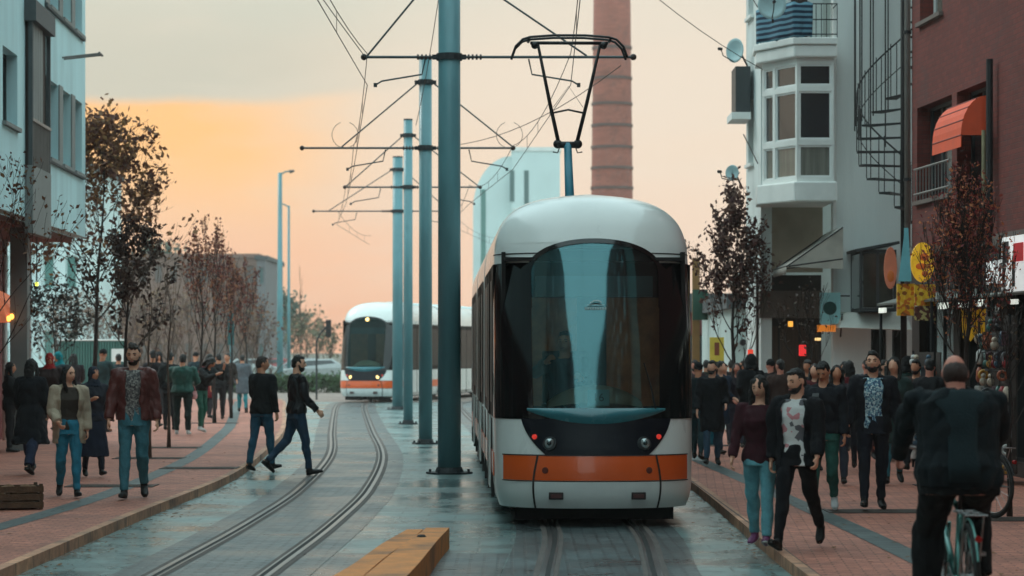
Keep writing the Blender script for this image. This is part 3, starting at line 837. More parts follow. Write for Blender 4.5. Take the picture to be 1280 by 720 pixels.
def put(key, px, fy, hp, rot, label, z0=0.1, H=None, **k):
    p, d = spot(px, fy, z0)
    if not k.get('near'):
        rr = random.Random(int(px*7 + fy*3)); po = dict(k['pose']); po['arms'] = tuple((a[0] + rr.uniform(-14, 22), a[1] + rr.uniform(-3, 5), a[2] + rr.choice((0, 5, 20, 60, 85))*rr.uniform(.6, 1), a[3] + rr.uniform(-4, 22)) for a in po['arms'])
        hd = po['head']; po['head'] = (hd[0] + rr.uniform(-38, 38), hd[1] + rr.uniform(-4, 14)); po['lean'] = po['lean'] + rr.uniform(-2, 4); k['pose'] = po; k['build'] = k.get('build', 1.0)*rr.uniform(.92, 1.12); rot = rot + rr.uniform(-14, 14)
    person(key, label, p, H or hgt(hp, d), rot, k.pop('pose'), k.pop('top'), k.pop('topc'), k.pop('legc'), z0=z0, **k)

# --- left side, near
put('leather_man', 167, 624, 192, 4, 'bearded man in an open maroon leather jacket and teal jeans walking towards the camera', near=True,
    pose=W(*MID_A, head=(-8, 8), arms=((6, 12, 14, 0), (-6, 12, 18, 0))), top='jacket', topc=(92, 48, 44), kind='leather', legc=(62, 112, 124),
    opn=26, under=print_shirt, beard=True, hairc='brown', hair='quiff', skin='fair', shoec=(40, 38, 38), hem=0.88, group=GL, build=.98, wide=.004)
put('cardigan_woman', 86, 622, 164, 14, 'dark haired woman in a beige open cardigan over a brown top and bright blue jeans', near=True,
    pose=W(*MID_B, head=(35, 2), arms=((14, 8, 40, 20), (-4, 8, 14, 0))), top='coat', topc=(168, 152, 132), kind='knit', legc=(44, 118, 142),
    opn=38, under=(62, 54, 48), hair='longside', female=True, skin='fair', shoec=(26, 24, 24), hem=0.70, group=GL, hairc='black')
put('black_coat_woman', 38, 594, 146, 170, 'woman seen from behind in a long flared black coat and navy wide trousers', near=True,
    pose=W(*STRIDE_B, arms=((8, 8, 30, 10), (8, 8, 30, 10))), top='longcoat', topc=(18, 20, 26), legc=(34, 44, 66), hair='longside', female=True,
    skin='fair', hem=0.48, flare=.22, group=GL, wide=.02)
put('navy_skirt_woman', 117, 597, 136, 12, 'woman in a long navy skirt half hidden behind the beige cardigan', female=True,
    pose=W(*SMALL_B), top='jacket', topc=(40, 42, 50), legc=(24, 28, 38), hair='scarf', hoodc=(40, 46, 58), hem=0.86, skirt=((26, 32, 48), 0.30, .12), group=GL)
put('cap_man', 127, 541, 104, 168, 'man in a dark cap and teal grey jacket with his back turned',
    pose=W(*STAND, arms=((10, 10, 30, 10), (10, 10, 30, 10))), top='jacket', topc=(52, 74, 76), legc=(34, 36, 42), hair='cap', hoodc=(24, 28, 30), group=GL, build=1.08)
put('red_scarf_woman', 62, 556, 112, 20, 'woman with a bright red headscarf behind the black coat', female=True,
    pose=W(*SMALL_A), top='coat', topc=(46, 34, 34), legc=(40, 38, 40), hair='scarf', hoodc=(150, 36, 38), group=GL)
put('teal_scarf_woman', 74, 540, 98, -30, 'woman with a turquoise headscarf at the left shops', female=True,
    pose=W(*SMALL_B), top='coat', topc=(34, 52, 58), legc=(40, 38, 40), hair='scarf', hoodc=(30, 132, 140), group=GL)
put('shop_woman', 12, 566, 112, 100, 'woman in a black jacket with a white bag strap by the left shop front', female=True,
    pose=W(*STAND), top='jacket', topc=(24, 24, 28), legc=(30, 30, 34), hair='long', group=GL)
# --- group under the bare trees
put('maroon_man', 191, 536, 96, 172, 'man in a dark jacket directly behind the leather jacket', pose=W(*SMALL_A), top='jacket', topc=(38, 34, 38), legc=(38, 40, 46), group=GL)
put('black_backpack_man', 212, 538, 96, 176, 'man in black leaning among the bare tree trunks', pose=W(*STAND, lean=6), top='jacket', topc=(20, 24, 26), legc=(26, 30, 34), group=GL)
put('green_vest_man', 228, 544, 100, 184, 'stout man in a dark green padded vest with his back turned', pose=W(*STAND, lean=4, arms=((20, 14, 60, 20), (20, 14, 60, 20))),
    top='jacket', topc=(32, 74, 66), kind='puffer', legc=(24, 40, 38), group=GL, build=1.18, hair='buzz', shoec=(190, 190, 186))
put('stooping_woman', 250, 542, 84, 60, 'woman stooping forward in dark green trousers beside the padded vest', female=True,
    pose=dict(legs=((20, 24, 0), (6, 26, 0)), arms=((50, 8, 30, 10), (50, 8, 30, 10)), lean=32, head=(0, 10)), top='jacket', topc=(30, 34, 36), legc=(36, 84, 70), group=GL, hair='long', shoec=(180, 180, 176), H=1.66)
for i, (px, fy, hp, rot, tc_, lc, lab, fem, hr) in enumerate([
    (262, 524, 80, 170, (112, 34, 42), (40, 36, 40), 'woman in a dark red top between the thin tree trunks', True, 'long'),
    (273, 526, 82, 190, (30, 30, 32), (34, 34, 38), 'man in black with his back turned between two thin trunks', False, 'short'),
    (284, 521, 78, 10, (58, 50, 46), (30, 32, 36), 'man in a brown jacket beside the teal sign post', False, 'short'),
    (244, 516, 74, 150, (26, 44, 50), (30, 34, 40), 'man in a dark teal jacket far behind the padded vest', False, 'beanie'),
    (199, 520, 78, 0, (28, 26, 30), (30, 30, 34), 'woman in a black hooded coat far down the left sidewalk', True, 'hood'),
    (148, 528, 84, 180, (44, 50, 54), (30, 32, 38), 'man in a slate grey coat beside the green fence', False, 'short'),
    (303, 516, 71, 186, (92, 98, 104), (44, 124, 132), 'man in a grey top and turquoise trousers walking away near the light pole', False, 'short'),
    (92, 532, 88, 180, (40, 30, 34), (34, 34, 38), 'woman in a plum coat far behind the beige cardigan', True, 'long')]):
    put('left_far_%d' % i, px, fy, hp, rot, lab, pose=W(*(SMALL_A if i % 2 else SMALL_B)), top='jacket' if i % 3 else 'coat', topc=tc_, legc=lc, female=fem, hair=hr,
        hoodc=(24, 24, 28) if hr in ('hood', 'beanie') else None, group=GL)
# --- two men crossing the track
GM = 'two men crossing the tram street'
put('crossing_back', 327, 590, 142, 150, 'man in a black jacket seen from behind crossing at the left kerb', near=True, z0=0.0,
    pose=W(*SMALL_A, arms=((-4, 10, 12, 0), (24, 14, 30, 0)), head=(-40, 0)), top='jacket', topc=(22, 24, 26), legc=(36, 76, 96), group=GM, hair='short', hairc='brown', skin='tan', hem=.86)
put('crossing_profile', 371, 595, 150, 112, 'bearded man in a dark leather jacket striding across the left tram track', near=True, z0=0.0,
    pose=W((14, 6, 2), (-16, 30, 6), arms=((10, 8, 34, 0), (-6, 8, 14, 0)), head=(-20, 4)), top='jacket', topc=(24, 24, 27), kind='leather', legc=(34, 58, 78), beard=True, group=GM, hem=.90, skin='fair')
# --- right side, near couple
put('couple_woman', 950, 684, 212, -16, 'long haired woman in a maroon blouse and pale blue jeans walking beside a man', near=True, female=True,
    pose=W((-14, 6, 8), (14, 3, 2), head=(-8, 10), arms=((10, 10, 16, 0), (4, 4, 10, 0))), top='blouse', topc=(58, 24, 32), legc=(96, 152, 162), hair='longside',
    hairc='black', skin='fair', shoec=(110, 60, 96), hem=.84, group=GR)
put('couple_man', 996, 688, 230, -22, 'bearded man in an open black jacket over a printed white t-shirt', near=True,
    pose=W((22, 4, 2), (-24, 22, 8), head=(-28, 12), arms=((-8, 9, 14, 0), (8, 9, 24, 0))), top='jacket', topc=(20, 20, 24), legc=(20, 20, 24), opn=34,
    under=graphic_shirt, beard=True, hair='short', hairc='black', skin='fair', shoec=(22, 20, 20), hem=.80, group=GR, legk='cloth')
put('phone_man', 1029, 640, 186, -12, 'man in a black jacket and green jeans looking down at a phone behind the couple', near=True,
    pose=W(*MID_A, head=(-12, 28), arms=((28, 8, 92, 34), (4, 8, 12, 0))), top='jacket', topc=(26, 28, 34), legc=(46, 96, 88), group=GR, shoec=(204, 208, 208), build=1.08)
put('blazer_man', 1091, 638, 194, -4, 'bearded man in a dark open blazer over a pale blue patterned shirt', near=True,
    pose=W((12, 4, 0), (-6, 12, 4), head=(-10, -6), arms=((8, 12, 20, -4), (2, 12, 20, -4))), top='blazer', topc=(24, 24, 30), legc=(26, 28, 38), opn=30,
    under=floral_shirt, beard=True, hair='quiff', skin='fair', hem=.84, group=GR, build=1.04)
for i, (px, fy, hp, rot, tc_, lc, lab, fem, hr, pk) in enumerate([
    (890, 583, 130, -6, (24, 26, 30), (52, 78, 98), 'man in a black sweater and blue jeans nearest the tram on the right sidewalk', False, 'short', SMALL_A),
    (872, 576, 120, 170, (20, 34, 38), (34, 60, 66), 'man in a dark teal coat with his back turned right beside the tram', False, 'beanie', SMALL_B),
    (921, 562, 106, 4, (36, 30, 38), (48, 52, 66), 'woman in a dark plum jacket with a blue bag behind the maroon blouse', True, 'long', SMALL_B),
    (938, 566, 120, 180, (18, 20, 24), (22, 24, 28), 'person in a black hooded coat seen from behind the couple', False, 'hood', SMALL_A),
    (1046, 606, 148, -14, (52, 48, 54), (44, 48, 60), 'woman in a grey jacket with a white scarf behind the phone user', True, 'long', MID_B),
    (1061, 588, 134, 175, (90, 26, 34), (36, 38, 46), 'woman in a crimson coat deep in the crowd left of the blazer', True, 'long', SMALL_A),
    (1117, 606, 158, -8, (44, 60, 58), (50, 104, 116), 'smiling woman in a dark green jacket and turquoise jeans right of the blazer', True, 'longside', MID_A),
    (1010, 574, 122, 0, (40, 36, 36), (40, 42, 48), 'man in a brown jacket in the crowd between the couple and the shops', False, 'short', SMALL_A),
    (975, 570, 118, 180, (60, 44, 40), (36, 36, 42), 'man in a rust brown coat walking away behind the couple', False, 'short', SMALL_B),
    (905, 558, 102, 2, (70, 70, 76), (36, 40, 48), 'man in a grey jacket far behind on the right sidewalk', False, 'short', SMALL_B),
    (883, 550, 98, 180, (24, 40, 34), (30, 34, 40), 'man in a bottle green jacket walking away beside the tram', False, 'short', SMALL_A),
    (950, 549, 94, 0, (120, 56, 40), (36, 38, 44), 'woman in an orange brown jacket far away in front of the red banner', True, 'long', SMALL_A),
    (990, 552, 98, 0, (126, 30, 40), (34, 36, 42), 'child sized woman in a red jacket under the red banner', True, 'scarf', SMALL_B),
    (914, 541, 88, 180, (28, 28, 34), (30, 32, 40), 'man in a black bomber jacket farthest down the right sidewalk', False, 'short', SMALL_A),
    (1003, 544, 90, 180, (32, 50, 60), (30, 32, 40), 'man in a petrol blue coat far away under the striped awning', False, 'short', SMALL_B),
    (1072, 556, 104, 0, (30, 28, 30), (36, 38, 44), 'woman in a black puffer coat standing under the white awning', True, 'long', STAND),
    (1135, 578, 130, 180, (34, 54, 50), (30, 36, 42), 'person in a dark green coat by the white doorway column', False, 'hood', STAND),
    (1161, 600, 150, 160, (22, 22, 26), (26, 28, 34), 'person in a black coat standing at the parked bicycle', False, 'short', STAND),
    (1178, 575, 128, 20, (66, 40, 50), (36, 36, 42), 'woman in a mauve jacket looking at the souvenir racks', True, 'long', STAND),
    (1128, 556, 108, 0, (90, 84, 80), (40, 42, 50), 'woman in a light grey coat under the yellow shop signs', True, 'long', SMALL_A),
    (868, 556, 104, 0, (56, 40, 44), (34, 36, 44), 'man in a dusky purple jacket at the very edge of the tram', False, 'short', SMALL_A),
    (900, 570, 116, 20, (30, 44, 62), (40, 60, 80), 'woman in a navy jacket between the black sweater and the plum jacket', True, 'pony', SMALL_A),
    (930, 545, 92, -20, (150, 130, 104), (50, 50, 56), 'woman in a camel coat far down the right sidewalk', True, 'long', SMALL_B),
    (963, 560, 108, 200, (26, 26, 30), (30, 34, 44), 'man in a black parka behind the couple woman', False, 'beanie', SMALL_A),
    (1018, 590, 132, 15, (84, 30, 34), (28, 30, 36), 'woman in a wine red sweater behind the green jeans', True, 'long', SMALL_A),
    (1057, 566, 112, -25, (40, 52, 46), (36, 40, 46), 'man in an olive jacket between the scarf woman and the blazer', False, 'short', SMALL_B),
    (1083, 568, 116, 180, (60, 62, 70), (30, 32, 40), 'man in a slate jacket walking away behind the blazer', False, 'buzz', SMALL_A),
    (1104, 576, 124, 30, (30, 30, 34), (70, 40, 44), 'woman in black with dark red trousers behind the blazer', True, 'bun', SMALL_B),
    (1146, 590, 138, -30, (52, 34, 30), (28, 30, 36), 'man in a chocolate jacket beside the green coat', False, 'short', SMALL_A),
    (1028, 548, 96, 0, (48, 36, 40), (36, 38, 44), 'woman in a dark brown coat by the leaning teal sign', True, 'bun', SMALL_B)]):
    put('right_%d' % i, px, fy, hp, rot, lab, pose=W(*pk), top='jacket' if i % 3 else 'coat', topc=tc_, legc=lc, female=fem, hair=hr,
        hoodc={7: None}.get(i, (24, 26, 28)) if hr in ('hood', 'beanie') else ((150, 30, 40) if hr == 'scarf' else None), group=GR,
        skin=('fair', 'tan', 'ruddy')[i % 3], beard=(not fem and i % 2 == 0 and rot < 90))

# --- cyclist seen from behind, filling the right foreground
D_CY = 16.2
cy_x = gx(1199, D_CY)
person('cyclist', 'large balding man in a dark jacket riding a bicycle away from the camera', (cy_x, D_CY), 1.80, 180,
       dict(legs=((58, 76, 4), (34, 40, 4)), arms=((44, 9, 10, 4), (44, 9, 10, 4)), lean=14, head=(0, -4), spread=0.07, stoop=0.045),
       'jacket', (17, 25, 29), (14, 15, 17), hair='none', hairc='grey', skin='ruddy', near=True, build=1.34, kind='cloth', hem=0.86, z0=0.1,
       legk='cloth', wide=.03, soft=.02, shoec=(20, 20, 20))
root, P = PEOPLE['cyclist']
root.location.z = 1.82 - (P.headc.z + P.dz + 0.116*P.k)
# fringe of hair round the bald crown
mb = MB(); C = P.headc + Vector((0, 0, P.dz)); T = lambda v: C + P.headM @ (Vector(v)*P.k)
mb.ell(T((0, .026, -.002)), (.082*P.k, .083*P.k, .084*P.k), 16, 10, M=P.headM)
remesh(mb, 'hair', mat('hair_brown_short', (52, 34, 28), 0.7, var=0.4, scale=60), 0.009, root, fold=.003, seed=4, disp_scale=30)
# lighter back panel of the jacket, a vertical yoke
mb = MB()
rows = torso_pts(P, 0.034, z0=0.90, z1=1.44, soft=.02); vs = []; n = 8
for z, rx, ry, yo in rows:
    for j in range(n+1):
        u = (-1 + 2*j/n)*(0.42 + 0.55*max(0, (z-1.28)/0.16))
        a = R(90) + u*0.85
        vs.append(place_t(P, Vector((rx*math.cos(a)*1.0, yo + ry*math.sin(a), z))))
m_ = n+1
mb.add(vs, [(i*m_+j, i*m_+j+1, (i+1)*m_+j+1, (i+1)*m_+j) for i in range(len(rows)-1) for j in range(n)])
o = mb.build('back_panel', cloth((27, 42, 46)), root, smooth=True)
so_ = o.modifiers.new('t', 'SOLIDIFY'); so_.thickness = 0.012; so_.offset = 0

M_bike = mat('bicycle_frame_paint', (88, 150, 142), 0.35, metal=0.3, var=0.1, coat=0.4)
M_tyre = mat('bicycle_tyre', (24, 24, 24), 0.8)
M_chrome = mat('worn_chrome', (150, 150, 150), 0.3, metal=0.9, var=0.2)
M_saddle = mat('saddle_black', (26, 24, 24), 0.6)
def bicycle(loc, rz, label, paint=None, seat=0.98):
    """bicycle pointing to -Y in its own axes"""
    root = empty('bicycle', loc, rz, label=label, cat='bicycle')
    pm = paint or M_bike
    rw, fw, r = Vector((0, .52, .34)), Vector((0, -.55, .34)), .315
    for c in (rw, fw):
        t = MB().torus(c, r, .022, 'x', 40, 8).build('wheel', M_tyre, root, smooth=True)
        MB().torus(c, r-.028, .011, 'x', 40, 6).build('rim', M_chrome, t, smooth=True)
        m = MB()
        for q in range(18):
            a = 2*math.pi*q/18; s_ = 0.03 if q % 2 else -0.03
            m.tube([c + Vector((s_, 0, 0)), c + Vector((0, (r-.03)*math.cos(a), (r-.03)*math.sin(a)))], .0022, 4)
        m.tube([c + Vector((-.05, 0, 0)), c + Vector((.05, 0, 0))], .02, 10)
        m.build('spokes', M_chrome, t)
        MB().torus(c, r+.045, .008, 'x', 22, 6, arc=R(170), start=R(20) if c is rw else R(-10)).build('mudguard', pm, root, smooth=True)
    bb, st, hd, hb = Vector((0, .08, .30)), Vector((0, .22, seat-.16)), Vector((0, -.36, .88)), Vector((0, -.40, .62))
    m = MB()
    for a, b_, rr in ((bb, st, .018), (st, hd, .016), (bb, hb, .02), (hd + Vector((0, -.01, .06)), hb, .02)): m.tube([a, b_], rr, 10)
    for s_ in (-1, 1):
        m.tube([bb + Vector((s_*.03, 0, 0)), rw + Vector((s_*.06, 0, 0))], .011, 8); m.tube([st + Vector((s_*.015, .01, -.03)), rw + Vector((s_*.06, 0, 0))], .009, 8)
        m.tube([hb + Vector((s_*.04, 0, 0)), fw + Vector((s_*.05, 0, 0))], .013, 8)
    m.build('frame', pm, root, smooth=True)
    m = MB(); m.tube([(0, st.y, st.z), (0, st.y+.03, seat-.03)], .013, 8)
    m.tube([(0, .10, seat), (0, .2, seat+.005), (0, .34, seat+.02), (0, .37, seat+.01)], [(.02, .02), (.045, .028), (.11, .035), (.08, .02)], 12, up=(0, 0, 1))
    m.build('saddle', M_saddle, root, smooth=True)
    m = MB(); top = hd + Vector((0, -.03, .2)); m.tube([hd, top], .014, 8)
    m.tube([top + Vector((-.30, .14, .03)), top + Vector((-.24, .02, .04)), top + Vector((-.08, -.02, 0)), top + Vector((.08, -.02, 0)), top + Vector((.24, .02, .04)), top + Vector((.30, .14, .03))], .012, 8)
    hbm = m.build('handlebar', M_chrome, root, smooth=True)
    for s_ in (-1, 1):
        MB().tube([top + Vector((s_*.27, .08, .035)), top + Vector((s_*.305, .17, .028))], .018, 8).build('grip', M_saddle, hbm, smooth=True)
    m = MB(); m.tube([bb + Vector((-.06, 0, 0)), bb + Vector((.06, 0, 0))], .02, 10); m.torus(bb + Vector((.05, 0, 0)), .09, .006, 'x', 24, 6)
    for s_ in (-1, 1):
        e_ = bb + Vector((s_*.07, -s_*.06, -s_*.155)); m.tube([bb + Vector((s_*.065, 0, 0)), e_], .011, 8)
        m.box(e_.x + (s_*.055) - .05, e_.x + (s_*.055) + .05, e_.y-.035, e_.y+.035, e_.z-.012, e_.z+.012)
    m.build('crankset', M_chrome, root)
    m = MB()
    for s_ in (-.06, 0, .06): m.tube([(s_, .36, .74), (s_, .80, .74)], .006, 6)
    for y_ in (.36, .58, .80): m.tube([(-.07, y_, .74), (.07, y_, .74)], .006, 6)
    for s_ in (-1, 1): m.tube([(s_*.06, .72, .74), (s_*.06, .54, .36)], .006, 6)
    m.build('carrier', M_chrome, root)
    MB().tube([(0, .86, .60), (0, .885, .60)], .022, 10).build('rear_reflector', mat('red_reflector', (150, 20, 16), 0.2), root)
    return root
bicycle((cy_x, D_CY + 0.2, 0.104), R(180), 'teal painted bicycle under the large balding rider', seat=0.88)
p_, d_ = spot(1206, 645)
bicycle((p_[0], p_[1], 0.104), R(205), 'dark parked bicycle partly hidden behind the large rider', paint=mat('dark_bicycle_paint', (34, 36, 40), 0.4))

# --- things carried
def bag(name, label, key, arm, col, size=(.30, .10, .34), kind='cloth', cat='bag'):
    root, P = PEOPLE[key]
    sh, el, wr, d2, sg = P.arms[arm]; h = wr + d2*.09*P.k + Vector((0, 0, P.dz))
    Mw = Matrix.Translation(root.location) @ Matrix.Rotation(root.rotation_euler.z, 4, 'Z')
    h = Mw @ h
    e = empty(name, (h.x, h.y, h.z), root.rotation_euler.z + R(20), label=label, cat=cat)
    a, b, c = size; m = MB()
    m.tube([(0, 0, -.12-c), (0, 0, -.12-c*.9), (0, 0, -.12-c*.5), (0, 0, -.12-.02), (0, 0, -.12)], [(a*.42, b*.4), (a*.5, b*.55), (a*.52, b*.6), (a*.42, b*.3), (a*.4, b*.12)], 14, up=(0, 1, 0))
    remesh(m, 'pouch', cloth(col, kind), .013, e, fold=.012, seed=len(label))
    m = MB()
    for s_ in (-1, 1): m.tube([(-a*.25, s_*.012, -.13), (-a*.12, s_*.012, -.03), (0, 0, 0), (a*.12, s_*.012, -.03), (a*.25, s_*.012, -.13)], .006, 6)
    m.build('handle', cloth(col, kind), e, smooth=True)
bag('shopping_bag', 'bright blue plastic shopping bag held low by the plum jacket', 'right_2', 1, (40, 130, 160))
bag('shopping_bag', 'teal shopping bag hanging beside the tram from the dark teal coat', 'right_1', 0, (40, 110, 130), (.26, .1, .42))
bag('handbag', 'small dark handbag held by the man crossing with his back turned', 'crossing_back', 1, (34, 44, 52), (.24, .09, .18), 'leather')
bag('gift_bag', 'little white and pink bag held beside the padded green vest', 'green_vest_man', 0, (196, 140, 140), (.18, .08, .18))
bag('shopping_bag', 'green patterned shopping bag low beside the phone user', 'phone_man', 0, (60, 130, 120), (.22, .1, .2))
def phone(key, arm, label):
    root, P = PEOPLE[key]; sh, el, wr, d2, sg = P.arms[arm]; h = wr + d2*.12*P.k + Vector((0, 0, P.dz+.02))
    h = Matrix.Translation(root.location) @ Matrix.Rotation(root.rotation_euler.z, 4, 'Z') @ h
    e = empty('phone', h, root.rotation_euler.z, label=label, cat='phone')
    MB().box(-.036, .036, -.005, .005, -.07, .07, Matrix.Rotation(R(-50), 4, 'X')).build('case', M_saddle, e, bevel=.003)
    MB().box(-.032, .032, .0055, .0065, -.064, .064, Matrix.Rotation(R(-50), 4, 'X')).build('screen', mat('phone_screen', (150, 180, 190), .2, emis=.5), e)
phone('phone_man', 0, 'phone held in front of the chest by the man in green jeans')
# ---------------------------------------------------------------- trams
M_white = mat('tram_white_paint', (0.72, 0.74, 0.71), 0.28, var=0.05, scale=1.2, coat=0.5, dirt=0.28, stretch=(1, 1, 0.5))
M_roofw = mat('tram_roof_paint', (0.50, 0.66, 0.66), 0.45, var=0.08, scale=1.5, dirt=0.25)
M_orange = mat('tram_orange_paint', (228, 92, 30), 0.3, var=0.06, coat=0.5, scale=1.5)
M_mask = mat('tram_black_gloss', (12, 13, 15), 0.1, var=0.1, coat=0.3, spec=.4)
M_navy = mat('tram_navy_panel', (12, 17, 27), 0.4, var=0.08, spec=.25)
M_teal = mat('tram_ledge_sky_reflection', (42, 112, 122), 0.25, var=0.08, coat=0.4)
M_rub = mat('tram_rubber', (20, 20, 20), 0.75)
M_under = mat('tram_underframe', (16, 16, 16), 0.85)
M_seam = mat('tram_seam', (40, 34, 32), 0.7)
M_screen = mat_glass('windscreen_glass', tint=(0.42, 0.50, 0.50), through=0.9, gloss_col=(.42, .88, .95), rough=.07)
M_sidegl = mat('tram_side_glass', (16, 22, 24), 0.3, var=0.05, spec=.14)
M_ribbon = mat('tram_ribbon_black', (14, 16, 18), 0.5, var=.1, spec=.12)
M_panto = mat('pantograph_black', (18, 18, 20), 0.5)
M_pantoblue = mat('pantograph_blue', (44, 118, 136), 0.45)
M_cream = mat('dashboard_cream', (186, 174, 148), 0.6, var=0.08)
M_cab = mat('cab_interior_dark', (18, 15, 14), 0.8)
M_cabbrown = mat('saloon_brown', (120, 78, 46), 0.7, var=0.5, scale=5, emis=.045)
M_lens = mat('headlamp_glass', (150, 160, 160), 0.12, metal=0.6, coat=1.0)
M_lamplit = mat('headlamp_lit', (255, 214, 130), 0.3, emis=3.0)
M_red = mat('marker_lamp_red', (224, 60, 50), 0.3, emis=0.4)
M_reddark = mat('towing_cover', (96, 34, 20), 0.6)
M_smallwhite = mat('sticker_white', (190, 205, 205), 0.5)

TW = 1.06
def zu(z): return z if z < 3.05 else 3.05 + (z-3.05)*1.32
WPROF = [(0.20, 1.0), (0.35, 1.04), (0.6, 1.05), (1.1, 1.06), (2.6, 1.06), (2.85, 1.055), (3.0, 1.045), (3.12, 1.01), (3.22, .94), (3.31, .82), (3.38, .65), (3.43, .38), (3.45, .02)]
WPROF = [(zu(a), b) for a, b in WPROF]
NPROF = [(0.20, .10), (0.32, .03), (0.55, 0.0), (0.76, .02), (1.1, .09), (1.35, .13), (2.0, .25), (2.6, .42), (2.9, .52), (3.05, .59), (3.2, .72), (3.32, .92), (3.40, 1.2), (3.45, 1.7)]
NPROF = [(zu(a), b) for a, b in NPROF]
def tw(z): return crom(WPROF, z)
def tn(z): return crom(NPROF, z)
PE = 2.35; TD = 0.80
def S(x, z):
    """nose surface of the tram, x across, z up"""
    w_ = tw(z); q = max(-1, min(1, x/w_)); th = abs(q)**(PE/2); c = math.sqrt(max(0, 1-th*th))
    return Vector((x if abs(q) < 1 else q*w_, tn(z) + TD*(1 - c**(2/PE)), z))
def Sn(x, z):
    e = 0.01; w_ = tw(z)*0.995; x = max(-w_, min(w_, x)); xa, xb = max(-w_, x-e), min(w_, x+e)
    a = S(xb, z) - S(xa, z); b = S(x*tw(z+e)/tw(z), z+e) - S(x*tw(z-e)/tw(z), z-e)
    n = a.cross(b)
    return n.normalized() if n.length > 1e-9 else Vector((0, -1, 0))
def xt(x, w_):   # lateral -> angle parameter
    q = max(-1, min(1, x/w_)); return math.copysign(math.asin(min(1, abs(q)**(PE/2))), q)
def tx(t, w_): return math.copysign(abs(math.sin(t))**(2/PE)*w_, t)
def zrange(a, b, n): return [a + (b-a)*i/n for i in range(n+1)]
def patch(mb, zs, left, right, nx=16, off=0.0, wrap=True):
    """grid on the nose between left(z) and right(z)"""
    vs = []
    for z in zs:
        w_ = tw(z); a, b = xt(left(z), w_), xt(right(z), w_)
        for j in range(nx+1):
            x = tx(a + (b-a)*j/nx, w_)
            p = S(x, z)
            if off: p = p + Sn(x, z)*off
            vs.append(p)
    m_ = nx+1
    return mb.add(vs, [(i*m_+j, i*m_+j+1, (i+1)*m_+j+1, (i+1)*m_+j) for i in range(len(zs)-1) for j in range(nx)])
# windscreen outline
WZ0, WZ1, WH = 1.20, 3.00, 0.685
def wsx(z):
    if z <= 2.66: return WH - 0.02*(2.66-z)/1.4 + 0
    t = (z-2.66)/(WZ1-2.66); return WH*math.sqrt(max(0, 1-t**2.3))
BIG = 9.0
def side_flat(mb, s, y0f, y1, zs, off=0.0):
    """body side from y0f(z) to y1 following the section"""
    vs = []
    for z in zs: vs += [(s*(tw(z)+off), y0f(z), z), (s*(tw(z)+off), y1, z)]
    return mb.add(vs, [(2*i, 2*i+1, 2*i+3, 2*i+2) for i in range(len(zs)-1)])
def fullz(a, b): return [z for z in zrange(0.2, 3.0, 28) + [zu(q) for q in (3.06, 3.12, 3.17, 3.22, 3.27, 3.31, 3.35, 3.38, 3.41, 3.43, 3.445)] if a-1e-6 <= z <= b+1e-6]

